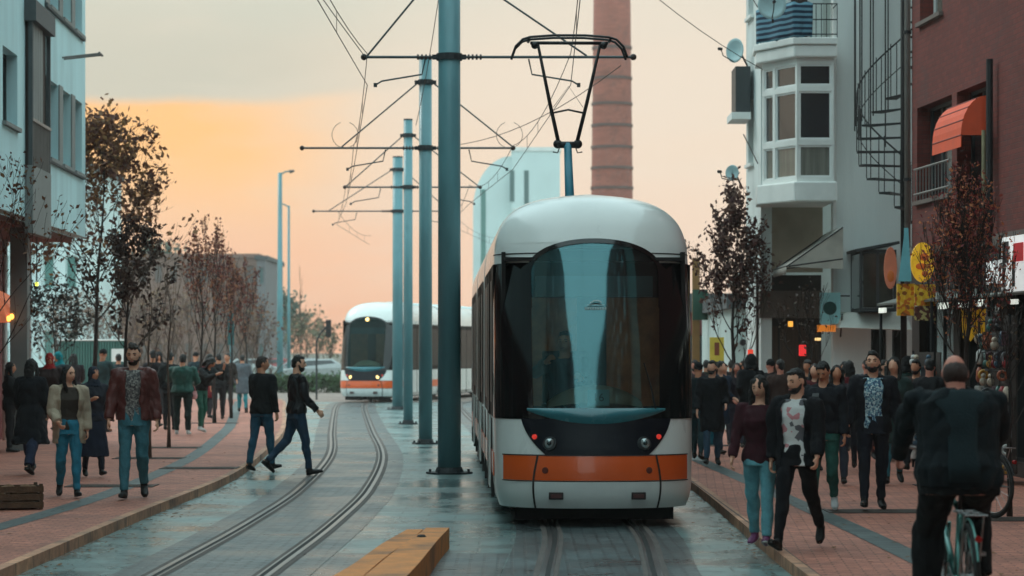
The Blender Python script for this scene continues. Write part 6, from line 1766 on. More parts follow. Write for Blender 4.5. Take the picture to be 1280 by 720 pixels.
for z0_, z1_, wz in ((4.55, 7.25, 0), (10.2, 13.0, 5.65)):
    MB().prism(off_(.10), z0_-.06, z0_+.30).build('bay_floor', M_wtrim, e, bevel=.03)
    MB().prism(off_(.12), z1_-.20, z1_+.02).build('bay_roof', M_wtrim, e, bevel=.03)
    for (p, q, cols) in ((B, A, [(.04, .62)]), (C_, B, [(.05, .36), (.44, 1.12)])):
        P0 = Vector(((p-O2).x, (p-O2).y, 0)); U = Vector(((q-p).x, (q-p).y, 0)); L_ = U.length
        Fb = frame_m(P0, U, Vector((U.y, -U.x, 0)))
        ops = []
        for c0, c1 in cols:
            c1 = min(c1, L_-.03)
            for r0, r1 in ((4.93, 5.50), (5.60, 6.46), (6.56, 6.94)): ops.append((c0, c1, r0+wz, r1+wz))
        wall('bay_wall', M_wtrim, e, Fb, 0, L_, z0_+.302, z1_-.202, ops, .06)
        for k, o in enumerate(ops): window(e, Fb, *o, gm=M_glassd if k % 3 else M_glassc, rec=.02, fw=.035, cols=1)
    bx('bay_inner', M_darkshop, e, -1.0, -.09, 1.30, 1.34, z0_+.3, z1_-.2)
# balcony above the bay
MB().prism(off_(.16), 7.272, 7.40).build('balcony_slab', M_wtrim, e, bevel=.02)
m = MB(); pts = [Vector((*p, 0)) for p in off_(.08)]
segs = [(pts[3], pts[2]), (pts[2], pts[1]), (pts[1], pts[0])]
for p, q in segs:
    L_ = (q-p).length; n = max(2, int(L_/.09))
    for z_ in (7.46, 7.72, 8.0): m.tube([p + Vector((0, 0, z_)), q + Vector((0, 0, z_))], .012, 6)
    for k in range(n+1): c = p.lerp(q, k/n); m.tube([c + Vector((0, 0, 7.40)), c + Vector((0, 0, 8.0))], .007, 4)
m.tube([pts[0] + Vector((0, 0, 8.0)), Vector((pts[0].x, .0, 8.0))], .012, 6)
m.build('balcony_railing', M_iron, e)
m = MB()
for z_ in (4.4, 7.28): m.tube([Vector((-.98-.32, 1.2, z_+.9)), Vector((-1.36, 2.4, z_+1.35)), Vector((-1.38, 3.2, z_+1.6))], .012, 5)
m.build('facade_cable', M_iron, e)
bx('side_balcony', M_framed, e, -1.62, -1.34, 2.2, 3.1, 6.35, 7.2); bx('side_balcony_floor', M_wtrim, e, -1.70, -1.34, 2.1, 3.2, 6.2, 6.33)
# striped cloth over the balcony rail
def mat_stripes():
    m = mat('striped_cloth', (30, 66, 96), .9); N = m.node_tree.nodes; L = m.node_tree.links; p = N['Principled BSDF']
    tc = N.new('ShaderNodeTexCoord'); wv = N.new('ShaderNodeTexWave'); wv.bands_direction = 'Z'; wv.inputs['Scale'].default_value = 3.2; wv.inputs['Distortion'].default_value = 1.2; wv.inputs['Detail'].default_value = 1
    L.new(tc.outputs['Object'], wv.inputs['Vector']); r = N.new('ShaderNodeValToRGB'); r.color_ramp.elements[0].color = lin((22, 44, 66)); r.color_ramp.elements[1].color = lin((96, 140, 158)); r.color_ramp.elements[0].position = .45; r.color_ramp.elements[1].position = .6
    L.new(wv.outputs['Fac'], r.inputs[0]); L.new(r.outputs[0], p.inputs['Base Color']); return m
m = MB(); vs = []; n = 24
path = [pts[2] + Vector((-.03, -.02, 0)), pts[1] + Vector((-.02, -.03, 0)), pts[1].lerp(pts[0], .42) + Vector((0, -.03, 0))]
for i in range(n+1):
    t = i/n*2; p = path[0].lerp(path[1], t) if t < 1 else path[1].lerp(path[2], t-1)
    for k in range(7):
        z_ = 8.02 - .62*k/6; vs.append((p.x - .02*math.sin(i*1.1)*k/6, p.y - .03*math.sin(i*.9+k*.3)*k/6 - .01*k/6, z_ + .02*math.sin(i*.7)))
m.add(vs, [(i*7+k, (i+1)*7+k, (i+1)*7+k+1, i*7+k+1) for i in range(n) for k in range(6)])
o = m.build('striped_cloth', mat_stripes(), None, smooth=True); o.location = (5.83, 46, 0); q = o.modifiers.new('t', 'SOLIDIFY'); q.thickness = .012
tag(o, 'dark blue cloth with pale stripes hung over the white building balcony', 'cloth')
def dish(px, y, d, r, label, rz=20):
    c = at(px, y, d); e = empty('satellite_dish', c, R(rz), label=label, cat='satellite dish', group='satellite dishes on the white corner building')
    m = MB(); vs = [(0, .06, 0)]; n = 20
    for k in range(1, 5):
        rr = r*k/4
        for j in range(n): a = 2*math.pi*j/n; vs.append((rr*math.cos(a), .06-.24*rr*rr/r, rr*math.sin(a)))
    fs = [(0, 1+j, 1+(j+1) % n) for j in range(n)] + [(1+(k-1)*n+j, 1+k*n+j, 1+k*n+(j+1) % n, 1+(k-1)*n+(j+1) % n) for k in range(1, 4) for j in range(n)]
    m.add(vs, fs); o = m.build('reflector', mat('dish_pale', (0.42, 0.60, 0.62), .5, dirt=.2), e, smooth=True); q = o.modifiers.new('t', 'SOLIDIFY'); q.thickness = .01
    MB().tube([(0, -.02, -r*.95), (0, -.30, -.12), (0, -.36, 0)], .010, 6).tube([(0, -.34, 0), (0, -.42, 0)], .03, 8).build('feed_arm', M_iron, e)
    MB().tube([(0, .07, 0), (.0, .18, -.05), (.05, .3, -.28)], .018, 6).build('bracket', M_iron, e)
dish(965, 6, 45.25, .25, 'round pale dish above the striped cloth on the balcony', 0)
dish(918, 63, 48.6, .23, 'tilted blue grey dish sticking out on the left side of the white building', -50)
dish(914, 216, 48.4, .15, 'small dish partly behind the pyramid shaped tree', -40)
# recessed dark shops under the bay
e2 = empty('recessed_shop', (5.2, 47.6, .1), label='dark recessed shop front under the glazed bay of the white building', cat='shop')
bx('shop_wall', M_darkshop, e2, -.65, .55, 0, .2, 0, 3.15)
for k in range(3): bx('plank_door', mat('plank_brown', (70, 52, 42), .8, var=.3, scale=3, stretch=(8, 1, .4)), e2, -.6+k*.38, -.26+k*.38, -.04, -.003, .1, 2.2)
bx('fascia', mat('fascia_grey_brown', (92, 80, 72), .7, var=.3), e2, -.62, .52, -.35, -.003, 2.35, 2.85)
def mat_awning():
    m = mat('awning_grey_stripes', (150, 146, 138), .8); N = m.node_tree.nodes; L = m.node_tree.links; p = N['Principled BSDF']
    tc = N.new('ShaderNodeTexCoord'); wv = N.new('ShaderNodeTexWave'); wv.bands_direction = 'Y'; wv.inputs['Scale'].default_value = 2.2; wv.inputs['Distortion'].default_value = .4
    L.new(tc.outputs['Object'], wv.inputs['Vector']); r = N.new('ShaderNodeValToRGB'); r.color_ramp.elements[0].color = lin((96, 92, 88)); r.color_ramp.elements[1].color = lin((176, 172, 162)); r.color_ramp.elements[0].position = .35; r.color_ramp.elements[1].position = .55
    L.new(wv.outputs['Fac'], r.inputs[0]); L.new(r.outputs[0], p.inputs['Base Color']); return m
M_awn = mat_awning()
def awning(x_top, x_low, z_top, z_low, d0, d1, label, material=M_awn, drop=.12):
    e = empty('awning', (x_top, (d0+d1)/2, z_top), label=label, cat='awning'); w_ = (d1-d0)/2; dx = x_low-x_top; dz = z_low-z_top
    m = MB(); n = 10; vs = []
    for i in range(n+1):
        y = -w_ + 2*w_*i/n
        for k in range(6):
            t = k/5; vs.append((dx*t, y, dz*t - .05*math.sin(math.pi*t)*(1+.3*math.sin(i*1.9))))
        vs.append((dx*1.01, y, dz - drop - .02*(i % 2)))
    m.add(vs, [(i*7+k, i*7+k+1, (i+1)*7+k+1, (i+1)*7+k) for i in range(n) for k in range(6)])
    o = m.build('canopy', material, e, smooth=True); q = o.modifiers.new('t', 'SOLIDIFY'); q.thickness = .012
    m = MB()
    for s_ in (-1, 1):
        m.tube([(0, s_*w_, -.55), (dx*.97, s_*w_, dz)], .014, 6); m.tube([(0, s_*w_, -.0), (dx, s_*w_, dz)], .014, 6)
    m.tube([(dx, -w_, dz), (dx, w_, dz)], .018, 6); m.build('frame', M_iron, e)
    # cloth cheek at the near side
    m = MB(); m.add([(0, -w_-.005, -.01), (dx, -w_-.005, dz-.01), (0, -w_-.005, dz-.05)], [(0, 1, 2)]); o = m.build('cheek', material, e); q = o.modifiers.new('t', 'SOLIDIFY'); q.thickness = .008
    return e
awning(5.78, 4.80, 4.0, 3.32, 44.7, 46.9, 'grey striped awning slanting down from the white building corner')
awning(5.2, 4.42, 3.95, 3.25, 49.4, 52.5, 'second grey striped awning farther back behind the pyramid shaped tree')
e3 = empty('hanging_sign', (gx(1037, 45.6), 45.6, gz(405, 45.6)), label='pale teal box sign with a dark green round mark beside the white wall', cat='sign')
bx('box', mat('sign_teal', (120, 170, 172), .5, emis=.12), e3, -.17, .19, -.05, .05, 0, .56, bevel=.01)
MB().tube([(0.0, -.052, .28), (0.0, -.062, .28)], .12, 16).build('emblem', mat('sign_dkgreen', (20, 74, 70), .5), e3)
bx('orange_strip', mat('sign_orange', (228, 128, 40), .5, emis=.4), e3, -.22, .10, -.06, .03, -.14, -.02)
MB().tube([(.19, 0, .5), (.36, 0, .5)], .015, 6).build('bracket', M_iron, e3)
# white awning and the dark glazed oriel on the wall
awn = empty('awning', (6.4, 45.98, 2.5), label='small white canopy over the twin doors of the white building', cat='awning')
m = MB(); m.add([(-.50, 0, .02), (.55, 0, .02), (.55, -.8, .0), (-.50, -.8, .0), (.62, -1.0, -.30), (-.62, -1.0, -.26)], [(0, 1, 2, 3), (3, 2, 4, 5)]); m.add([(-.50, 0, .02), (-.50, -.8, 0), (-.62, -1, -.26), (-.60, 0, -.26)], [(0, 1, 2, 3)])
o = m.build('canopy', mat('canopy_offwhite', (214, 216, 208), .8, var=.1), awn); q = o.modifiers.new('t', 'SOLIDIFY'); q.thickness = .02
m = MB(); m.tube([(-.6, -1, -.02), (-.5, 0, -.4)], .015, 6); m.tube([(.53, -1, -.02), (.5, 0, -.4)], .015, 6); m.build('strut', M_iron, awn)
orl = empty('display_case', (6.42, 45.35, 2.5), label='dark glazed wall showcase with a sloping roof above the white canopy', cat='showcase')
m = MB(); m.box(-.34, .30, -.6, .6, 0.03, .09); m.box(-.34, .30, -.6, .6, 1.05, 1.11)
for x_, y_ in ((-.34, -.6), (.25, -.6), (-.34, .55), (.25, .55), (-.05, -.6)): m.box(x_, x_+.05, y_, y_+.05, .09, 1.05)
m.build('case_frame', M_framed, orl); bx('glass_front', mat('case_glass', (60, 60, 54), .15, var=.5, scale=4), orl, -.28, .24, -.585, -.57, .10, 1.04)
bx('glass_side', M_glassd, orl, -.335, -.32, -.53, .54, .10, 1.04); bx('shelf', M_framed, orl, -.30, .25, -.56, .5, .54, .57)
m = MB(); m.add([(-.42, -.68, 1.12), (.34, -.68, 1.26), (.34, .62, 1.26), (-.42, .62, 1.12)], [(0, 1, 2, 3)]); o = m.build('roof', M_framed, orl); q = o.modifiers.new('t', 'SOLIDIFY'); q.thickness = .05

# --- spiral stair
M_st = mat('stair_iron', (30, 34, 36), .6, metal=.2)
cx, cy = gx(1133, 43.6), 43.9; st = empty('spiral_stair', (cx, cy, 3.85), label='black iron spiral stair with open treads between the white and brick buildings', cat='staircase')
MB().tube([(0, 0, -3.75), (0, 0, 8)], .055, 12).build('centre_post', M_st, st, smooth=True)
rad = .80; step = .247
hr = MB(); hr2 = MB()
for k in range(30):
    a = R(262 - 22*k) if False else R(-90 - 20*k + 0)
    ca, sa = math.cos(a), math.sin(a); z = .15 + step*k
    m = MB(); a2 = a + R(15); pts_ = [(0, 0), (rad*math.cos(a), rad*math.sin(a)), (rad*math.cos((a+a2)/2)*1.0, rad*math.sin((a+a2)/2)), (rad*math.cos(a2), rad*math.sin(a2))]
    vs = [(x, y, z) for x, y in pts_] + [(x, y, z+.035) for x, y in pts_]
    m.add(vs, [(3, 2, 1, 0), (4, 5, 6, 7), (0, 1, 5, 4), (1, 2, 6, 5), (2, 3, 7, 6), (3, 0, 4, 7)]); m.build('tread', M_st, st)
    for q in (a, (a+a2)/2): hr2.tube([(rad*math.cos(q), rad*math.sin(q), z+.035), (rad*math.cos(q), rad*math.sin(q), z+.98)], .009, 4)
hr.tube([(rad*math.cos(R(-90-20*k/2)), rad*math.sin(R(-90-20*k/2)), 1.15 + step*k/2) for k in range(60)], .016, 6)
hr.tube([(rad*math.cos(R(-90-20*k/2)), rad*math.sin(R(-90-20*k/2)), .66 + step*k/2) for k in range(60)], .009, 5)
hr.build('handrail', M_st, st, smooth=True); hr2.build('balusters', M_st, st)['kind'] = 'stuff'
m = MB()
for k in range(15): a = R(-60 - 20*k); m.tube([(.84*math.cos(a), .84*math.sin(a), 1.1 + .11*k), (.84*math.cos(a), .84*math.sin(a), 8)], .013, 5)
m.build('cage_bars', M_st, st)['kind'] = 'stuff'

# --- brick building
e = empty('brick_building', (6.5, 41.6, 0), label='dark red brick building on the right with an orange awning window', cat='building')
F = frame_m((0, 0, 0), (.078, -1, 0), (-1, -.078, 0))
ops = [(.55, 2.0, 7.1, 8.6), (3.1, 4.4, 7.4, 8.9), (6.2, 7.6, 7.4, 8.9), (10, 11.4, 7.4, 8.9), (.35, 2.6, 4.25, 5.75), (2.9, 4.95, 4.0, 5.75), (8.0, 10.0, 4.4, 5.8), (12.0, 14.0, 4.4, 5.8), (.55, 2.0, 10.4, 11.9), (6.2, 7.6, 10.4, 11.9), (10, 11.4, 10.4, 11.9)]
wall('wall', M_redbrick, e, F, 0, 24, 3.5, 16, ops, .35)
# brick faces lie in the Y/Z plane: turn the pattern for them
for k, o in enumerate(ops): window(e, F, *o, fm=M_framed if o[2] < 7 else M_framew, gm=M_glassc if k == 0 else M_glassd, cols=3 if o[2] < 7 else 2, rec=.22, sill=M_stoneband)
bx('end_wall', M_redbrick, e, -.002, .35, -8, -.352, 3.5, 16, F=F)
bx('stone_course', M_stoneband, e, 0, 24, -.34, .08, 3.28, 3.498, F=F)
bx('fascia', M_darkshop, e, 0, 24, -.34, .02, 2.75, 3.278, F=F)
ops = [(.5+k*2.6, 2.7+k*2.6, .3, 2.7) for k in range(9)]
wall('shop_wall', M_darkshop, e, F, 0, 24, .05, 2.748, ops, .3)
for o in ops: window(e, F, *o, fm=M_iron, gm=M_glassd, cols=2, name='shop_window')
bx('end_wall', M_darkshop, e, .0, .3, -8, -.352, .05, 3.27, F=F)
m = MB(); m.tube([F @ Vector((-.06, .06, 2.9)), F @ Vector((-.06, .06, 16))], .05, 10); m.build('downpipe', M_pipe, e, smooth=True)
m = MB()
for z_ in (4.6, 7, 9.4): m.tube([F @ Vector((-.06, .06, z_)), F @ Vector((-.06, .06, z_+.05))], .068, 10)
m.build('pipe_bracket', M_iron, e)
m = MB()
for z_ in (4.35, 4.75): m.tube([F @ Vector((.4, .06, z_)), F @ Vector((2.7, .06, z_))], .018, 6)
for k in range(12): m.tube([F @ Vector((.4+k*.2, .06, 4.25)), F @ Vector((.4+k*.2, .06, 4.75))], .008, 4)
m.build('window_railing', M_pipe, e)
m = MB(); u = 5.15; m.tube([F @ Vector((u, .1, 3.3)), F @ Vector((u, .1, 6.0))], .05, 8); m.build('wall_pipe', M_iron, e)
m = MB(); m.tube([F @ Vector((4.98, .14, 4.0)), F @ Vector((4.98, .14, 5.0))], .03, 8); m.build('blind_roll', mat('blind_pale', (150, 140, 110), .8, var=.3), e)
# orange dome awning
o = empty('awning', F @ Vector((3.9, .02, 4.95)) + Vector((6.5, 41.6, 0)), label='orange folding canopy over the brick building window', cat='awning')
M_oaw = mat('awning_orange', (226, 84, 46), .6, var=.1, scale=3)
ang = F.to_3x3().to_4x4(); m = MB(); vs = []; n = 8; w_ = .85
for i in range(n+1):
    a = R(90*i/n); vs += [ang @ Vector((-w_, .02+.36*math.sin(a), .56*math.cos(a))), ang @ Vector((w_, .02+.36*math.sin(a), .56*math.cos(a)))]
k0 = len(vs); vs += [ang @ Vector((-w_, .385, -.17)), ang @ Vector((w_, .385, -.17))]
m.add(vs, [(2*i, 2*i+1, 2*i+3, 2*i+2) for i in range(n+1)])
for s_ in (0, 1): m.add([ang @ Vector((-w_ if s_ == 0 else w_, .02, 0))] + [vs[2*i+s_] for i in range(n+1)], [tuple(range(n+2))]); 
oo = m.build('canopy', M_oaw, o); q = oo.modifiers.new('t', 'SOLIDIFY'); q.thickness = .012
m = MB()
for i in (2, 4, 6, 8): a = R(90*i/n); m.tube([ang @ Vector((-w_, .02+.37*math.sin(a), .57*math.cos(a))), ang @ Vector((w_, .02+.37*math.sin(a), .57*math.cos(a)))], .012, 5)
m.build('ribs', mat('awning_rib', (130, 40, 26), .6), o)

# --- shop signs and stalls on the right
def sign(label, c, parts, name='shop_sign', rz=0, **k):
    e = empty(name, c, rz, label=label, cat='sign', **k)
    for nm, mm, f in parts: f(MB()).build(nm, mm, e)
    return e
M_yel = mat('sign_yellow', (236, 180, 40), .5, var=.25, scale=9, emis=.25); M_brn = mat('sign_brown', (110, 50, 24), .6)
M_ypr = mat_print('sign_yellow_print', [(236, 184, 44), (226, 170, 40), (240, 196, 70), (150, 84, 30), (232, 176, 40), (206, 110, 34)], 20)
M_mpr = mat_print('sign_maroon_print', [(84, 40, 34), (70, 34, 30), (190, 170, 110), (100, 52, 40)], 24)
sign('round yellow sign with an orange brown design above the yellow panels', at(1153, 328, 38.5),
     [('disc', M_yel, lambda m: m.tube([(0, -.04, 0), (0, .04, 0)], [(.175, .30)]*2, 28, up=(0, 0, 1))),
      ('design', mat('sign_orangebrown', (206, 96, 30), .5, emis=.15), lambda m: m.ell((.02, -.045, .08), (.07, .012, .06), 10, 6).ell((-.03, -.045, -.06), (.08, .012, .05), 10, 6).ell((.03, -.045, -.17), (.05, .012, .04), 10, 6)),
      ('bracket', M_iron, lambda m: m.tube([(.17, 0, .1), (.35, 0, .1)], .012, 6).tube([(.0, 0, -.3), (.0, 0, -.44)], .012, 6))])
sign('yellow shop panel with dark speckled pictures left of the brick corner', at(1132, 373, 38.4),
     [('board', M_ypr, lambda m: m.box(-.13, .13, -.04, .04, -.26, .22))])
sign('wider yellow shop panel with brown pictures on the brick corner', at(1153, 374, 38.2),
     [('board', M_ypr, lambda m: m.box(-.12, .19, -.04, .04, -.10, .22)), ('lower_board', M_mpr, lambda m: m.box(-.12, .19, -.04, .04, -.32, -.105))])
sign('narrow pale teal pennant tapering upward against the downpipe', at(1131, 320, 38.3),
     [('cloth', mat('pennant_teal', (120, 190, 200), .7, var=.15), lambda m: m.prism([(-.01, -.01), (.05, -.01), (.05, .01), (-.01, .01)], -.38, .42).add([(-.10, -.012, -.38), (.10, -.012, -.38), (.05, -.012, .42), (.0, -.012, .42)], [(0, 1, 2, 3)]))], name='pennant')
sign('peach oval sign at the right side of the dark showcase', at(1113, 335, 43.9),
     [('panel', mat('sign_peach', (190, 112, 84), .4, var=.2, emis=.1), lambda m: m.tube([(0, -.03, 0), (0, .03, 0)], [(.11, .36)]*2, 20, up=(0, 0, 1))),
      ('design', mat('sign_orange2', (226, 120, 50), .5), lambda m: m.ell((0, -.035, -.14), (.06, .01, .10), 10, 6))])
# fascia lettering of the shop under the brick building
Mf = Matrix.Translation((6.5, 41.6, 0)) @ F
def mesh_text(s, size, material, parent, M, name='lettering'):
    c = bpy.data.curves.new(name, 'FONT'); c.body = s; c.size = size; c.extrude = .012; c.align_x = 'CENTER'; c.align_y = 'CENTER'; c.resolution_u = 3
    o = bpy.data.objects.new(name, c); COL.objects.link(o); bpy.context.view_layer.update()
    me = bpy.data.meshes.new_from_object(o.evaluated_get(bpy.context.evaluated_depsgraph_get())); bpy.data.objects.remove(o)
    me.transform(M); me.materials.clear(); me.materials.append(material)
    o = bpy.data.objects.new(name, me); COL.objects.link(o); o.parent = parent; return o
M_lit = mat('sign_white_lit', (226, 228, 226), .5, emis=.5)
e = empty('shop_sign', Mf @ Vector((7.0, .5, 2.92)), label='dark fascia sign with white lettering under the brick building', cat='sign')
A4 = F.to_3x3().to_4x4() @ Matrix(((1, 0, 0, 0), (0, 0, 1, 0), (0, 1, 0, 0), (0, 0, 0, 1)))
bx('board', M_iron, e, -1.0, 1.0, -.03, .0, -.30, .26, F=F.to_3x3().to_4x4())
mesh_text('SWZ', .46, M_lit, e, Matrix.Translation(F.to_3x3() @ Vector((.0, .012, -.03))) @ A4)
e = empty('light_box_sign', Mf @ Vector((8.25, .62, 2.98)), label='white light box sign with dark and red shapes at the right edge', cat='sign')
F4 = F.to_3x3().to_4x4()
bx('box', M_lit, e, -.55, .55, -.05, .0, -.36, .36, F=F4)
m = MB(); m.box(-.50, -.38, .003, .01, -.3, .3, F4); m.box(-.36, -.2, .003, .01, .02, .3, F4); m.box(.0, .10, .003, .012, -.3, .1, F4); m.build('dark_shapes', M_iron, e)
bx('red_shape', mat('sign_red', (190, 26, 40), .5, emis=.2), e, .05, .5, .003, .013, .02, .26, F=F4)
# long stall canopy with lit panels
e = empty('stall_canopy', Mf @ Vector((6, 0, 2.55)), label='long dark stall canopy with white lit panels in front of the brick building shops', cat='canopy')
m = MB(); m.add([F4 @ Vector(v) for v in ((-5.8, .05, .18), (8, .05, .18), (8, .62, .02), (-5.8, .62, .02))], [(0, 1, 2, 3)]); o = m.build('roof', mat('canopy_grey', (110, 112, 106), .7), e); q = o.modifiers.new('t', 'SOLIDIFY'); q.thickness = .03
for k in range(11): bx('light_panel', mat('panel_light', (235, 238, 226), .5, emis=.5), e, -5.6+k*1.25+.3*math.sin(k*2.3), -5.2+k*1.25+.3*math.sin(k*2.3)+.2*math.sin(k*5.1), .60, .64, -.10, -.02+.02*math.sin(k*3), F=F4)
for k in range(5):
    m = MB(); m.tube([F4 @ Vector((-5.7+k*3.4, .58, 0.02)), F4 @ Vector((-5.7+k*3.4, .58, -2.45))], .025, 6); m.build('post', M_iron, e)
# goods racks under it
goods = []
GC = [(150, 40, 44), (196, 180, 160), (50, 80, 100), (206, 150, 60), (120, 120, 124), (84, 44, 60), (60, 110, 100), (200, 200, 196), (40, 40, 46), (170, 90, 60)]
GN = ['dark red', 'cream', 'slate blue', 'amber', 'grey', 'plum', 'sea green', 'white', 'black', 'terracotta']
rnd = random.Random(12)
kinds_ = []
def goods_mesh(k):
    m = MB()
    if k == 0: m.tube([(0, 0, -.10), (0, 0, -.06), (0, 0, .05), (0, 0, .10)], [(.05, .03), (.07, .05), (.055, .045), (.02, .02)], 8)       # pouch
    elif k == 1: m.tube([(0, 0, -.09), (0, 0, -.085), (0, 0, .085), (0, 0, .09)], [(.06, .01), (.07, .015), (.07, .015), (.06, .01)], 4, up=(1, 1, 0))  # card
    elif k == 2: m.ell((0, 0, 0), (.06, .04, .06), 8, 6).ell((0, 0, .075), (.04, .035, .04), 8, 6)                                         # doll
    else: m.torus((0, 0, 0), .055, .02, 'y', 12, 6)                                                                                      # ring / bangle
    return m
for rk, (u, nm, cols, rows_) in enumerate(((.8, 'goods rack nearest the brick corner crammed with small souvenirs', 6, 5), (3.9, 'middle goods rack behind the balding rider', 7, 6), (7.8, 'goods rack of colourful trinkets near the right picture edge', 8, 8), (10.3, 'nearest goods rack cut by the right picture edge', 8, 8))):
    W_ = cols*.19; H_ = rows_*.24 + .2
    e = empty('display_rack', Mf @ Vector((u, .75, .104)), label=nm, cat='display rack', group='display racks of the souvenir shops')
    m = MB()
    for uu in (-W_/2, W_/2): m.tube([F4 @ Vector((uu, 0, 0)), F4 @ Vector((uu, 0, H_+.1))], .018, 6)
    m.build('uprights', M_iron, e)
    bx('back_board', mat('rack_board', (54, 44, 40), .8), e, -W_/2, W_/2, -.10, -.08, .15, H_+.08, F=F4)
    for r_ in range(rows_):
        m = MB(); m.tube([F4 @ Vector((-W_/2, .0, .28+r_*.24)), F4 @ Vector((W_/2, .0, .28+r_*.24))], .008, 5); m.build('rail', M_iron, e)
    for r_ in range(rows_):
        for c_ in range(cols):
            k = rnd.randrange(4); ci = rnd.randrange(10)
            key = (k, ci)
            me = MATS.get(('goods', key))
            if me is None:
                o = goods_mesh(k).build(('hanging_pouch', 'picture_card', 'small_doll', 'bangle')[k], mat('goods_%d' % ci, GC[ci], .5, var=.3, scale=20), None, smooth=k != 1); MATS[('goods', key)] = o.data
            else: o = bpy.data.objects.new(('hanging_pouch', 'picture_card', 'small_doll', 'bangle')[k], me); COL.objects.link(o)
            o.location = Mf @ Vector((u - W_/2 + (c_+.5)*W_/cols, .75 + .02, .104 + .28 + r_*.24 - (.06 if k != 2 else -.09)))
            o.rotation_euler = (0, 0, rnd.uniform(-.5, .5) + R(-85)*0)
            tag(o, 'small %s %s on the %s' % (GN[ci], ('pouch', 'card', 'doll', 'bangle')[k], ('rack at the brick corner', 'middle goods rack', 'rack near the right edge', 'rack cut by the picture edge')[rk]), ('pouch', 'card', 'doll', 'bangle')[k], 'souvenirs hanging on the shop racks')
# yellow balloons / banners over the stalls
for px, y, d, s_, lab in ((1217, 405, 36, 1.0, 'yellow shop banner left of the bare sapling'), (1236, 418, 35, .8, 'orange yellow shop banner right behind the sapling')):
    e = empty('banner', at(px, y, d), label=lab, cat='banner'); m = MB(); n = 6; vs = []
    for i in range(n+1):
        vs += [(-.17*s_+.34*s_*i/n, .03*math.sin(i*1.6), .22*s_), (-.14*s_+.28*s_*i/n, .03*math.sin(i*1.6+.5), -.2*s_ + .05*math.sin(i*2.2))]
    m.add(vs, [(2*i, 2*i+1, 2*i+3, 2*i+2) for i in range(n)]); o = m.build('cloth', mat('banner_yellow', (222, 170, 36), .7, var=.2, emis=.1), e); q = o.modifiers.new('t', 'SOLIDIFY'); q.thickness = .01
    MB().tube([(-.2*s_, 0, .22*s_), (.2*s_, 0, .22*s_), (.2*s_, 0, .5*s_)], .01, 5).build('rod', M_iron, e)

for i, (px, y, w_, h_, c, lab) in enumerate(((938, 441, .10, .12, (200, 60, 40), 'tiny red lit sign beside the low pale shop'), (1003, 438, .13, .2, (206, 44, 46), 'small red lit sign right of the tall orange banner'),
        (1060, 436, .10, .09, (240, 190, 90), 'small warm lit sign low under the white canopy'), (988, 405, .09, .10, (240, 170, 70), 'small amber lit sign above the red sign'), (1022, 424, .12, .05, (250, 210, 140), 'thin warm shelf lamp in the dark recessed shop'))):
    e = empty('lit_sign', at(px, y, 46.4), label=lab, cat='sign', group='small lit signs of the far shops')
    bx('face', mat('litsign_%d' % i, c, .5, emis=.9), e, -w_/2, w_/2, -.03, .0, -h_/2, h_/2, bevel=.01); bx('bracket', M_iron, e, -.01, .01, .001, .3, h_/2-.03, h_/2-.01)
# --- farther shops beyond the white building
e = far_block('shop_building', 'low pale shop building beyond the white corner building', 4.75, 12, 55, 64, 2.75, mat('pale_shop', (0.42, 0.52, 0.50), .8, var=.08, dirt=.2), 1, 5, M_glassd, .4)
e = far_block('shop_building', 'dark red low building right behind the near tram', 4.2, 12, 70, 90, 2.9, mat('darkred_render', (92, 42, 44), .8, var=.15), 1, 5, M_glassd, .5)
e = far_block('apartment_building', 'brown grey building far down the right side', 6.3, 16, 92, 112, 3.6, M_beige, 2, 6)
e = empty('banner', at(973, 430, 48.5), label='tall red orange banner in front of the dark recessed shops', cat='banner')
m = MB(); vs = []
for i in range(9):
    z_ = .52 - 1.15*i/8; w_ = .15*(1+.25*math.sin(i*1.1)); vs += [(-w_, .03*math.sin(i), z_), (w_*.9, .03*math.cos(i*1.3), z_)]
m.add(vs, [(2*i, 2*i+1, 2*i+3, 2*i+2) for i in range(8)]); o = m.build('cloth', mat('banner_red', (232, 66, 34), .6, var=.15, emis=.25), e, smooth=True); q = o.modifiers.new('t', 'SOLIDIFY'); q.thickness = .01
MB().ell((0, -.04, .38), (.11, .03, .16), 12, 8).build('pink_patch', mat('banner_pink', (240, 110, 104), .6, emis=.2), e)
MB().tube([(-.17, 0, .56), (-.17, 0, -1.75)], .018, 6).build('pole', M_iron, e)
e = empty('shop_sign', at(896, 437, 54), label='upright yellow sign behind the black sweater on the right', cat='sign')
bx('board', mat('sign_dullyellow', (190, 170, 60), .6, var=.2), e, -.15, .15, -.03, .03, -.25, .26); bx('post', M_iron, e, -.02, .02, .032, .06, -1.75, .2); bx('marks', M_brn, e, -.05, .05, -.036, -.031, -.12, .15)
e = empty('wall_lamp', at(929, 428, 54.8), label='small dark round sign on the low pale shop wall', cat='sign')
MB().tube([(0, -.05, 0), (0, .15, 0)], .07, 12).build('disc', M_iron, e)

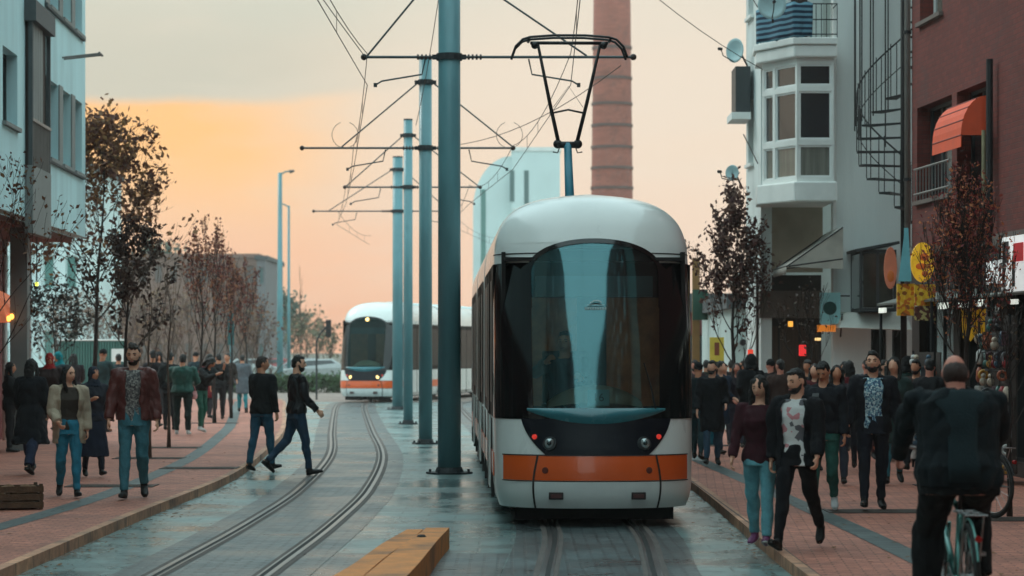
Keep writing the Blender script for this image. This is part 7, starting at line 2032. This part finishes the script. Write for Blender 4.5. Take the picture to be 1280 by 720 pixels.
# --- parked cars and hedge beyond the crossing
def car(x, y, rz, col, label):
    e = empty('parked_car', (x, y, 0), rz, label=label, cat='car', group='cars parked beyond the crossing')
    m = MB(); prof = [(-2.1, .35), (-2.12, .75), (-1.9, .88), (-1.2, .95), (-.65, 1.38), (.7, 1.42), (1.35, 1.0), (2.0, .86), (2.1, .6), (2.05, .33)]
    vs = []; rows = []
    for w_, k in ((-.86, 1), (.86, 1)):
        vs += [(x_, w_*(0.82 if z_ > 1.1 else 1), z_) for x_, z_ in prof]
    n = len(prof); m.add(vs, [tuple(range(n)), tuple(reversed(range(n, 2*n)))] + [(i, n+i, n+(i+1) % n, (i+1) % n) for i in range(n)])
    m.build('body', mat('car_%02x%02x%02x' % col, col, .25, var=.03, coat=.6), e, bevel=.05)
    for s_ in (-1, 1):
        m = MB(); m.add([(-1.05, s_*.835, .98), (1.2, s_*.835, .98), (.62, s_*.735, 1.34), (-.6, s_*.735, 1.32)], [(0, 1, 2, 3)]); o = m.build('side_window', M_glassd, e); q = o.modifiers.new('t', 'SOLIDIFY'); q.thickness = .03; q.offset = 0
        for x_ in (-1.3, 1.3): MB().tube([(x_, s_*.70, .31), (x_, s_*.88, .31)], .31, 20).build('wheel', M_rub, e)
for px, d, c, lab, rz in ((398, 132, (160, 164, 164), 'white parked car seen left of the distant tram', .1), (378, 140, (120, 126, 130), 'grey parked car beside the white one', .1), (340, 145, (150, 40, 40), 'red parked car behind the crossing pedestrians', 0), (310, 138, (170, 174, 172), 'silver parked car beyond the bare trees', .1)):
    car(gx(px, d), d, rz, c, lab)
rnd = random.Random(9); hm = MB()
tips = [(Vector((rnd.uniform(-9, 1.2), rnd.uniform(-.5, .5), rnd.uniform(.05, .75))), Vector((0, 0, 1))) for _ in range(900)]
leaves(hm, tips, rnd, 9000, .16, .10)
o = hm.build('hedge', leafmat('leaf_hedge', (70, 92, 60)), None); o.location = (gx(420, 112), 112, 0)
tag(o, 'low green hedge strip behind the crossing left of the distant tram', 'hedge', kind='stuff')

# --- street fronts behind the photographer (they show only as reflections)
for s_, X in ((-1, -7.3), (1, 6.9)):
    for k in range(3):
        y0 = 16 - k*26; e = empty('apartment_building', (X, y0, 0), label='%s building %s behind the photographer' % ('left' if s_ < 0 else 'right', ('abreast of and', 'just', 'farther')[k]), cat='building')
        Fq = frame_m((0, 0, 0), (0, -1, 0), (-s_, 0, 0)); ops = [(1+c*3, 2.6+c*3, 1.0 + r_*3.1, 2.7 + r_*3.1) for c in range(8) for r_ in range(7)]
        wall('wall', (M_greyp, M_redbrick, M_darkshop, M_blockb)[k + (s_ > 0)], e, Fq, 0, 25, 0, 22.8, ops, .3)
        for o in ops: window(e, Fq, *o)
        bx('end_wall', M_greyp, e, 0, .3, -10, -.3, 0, 22.8, F=Fq)
        bx('roof', M_dkgrey, e, -.2, 25.2, -10, .2, 22.802, 23.1, F=Fq)

# --- evening air
m = MB().box(-60, 60, -90, 262, -1.2, 48)
o = m.build('haze', bpy.data.materials.new('haze')); tag(o, kind='stuff')
hm_ = o.data.materials[0]; hm_.use_nodes = True; N = hm_.node_tree.nodes; L = hm_.node_tree.links; N.remove(N['Principled BSDF'])
pv = N.new('ShaderNodeVolumePrincipled'); pv.inputs['Color'].default_value = (.92, .86, .80, 1); pv.inputs['Density'].default_value = .0006; pv.inputs['Anisotropy'].default_value = .2
L.new(pv.outputs[0], N['Material Output'].inputs['Volume'])
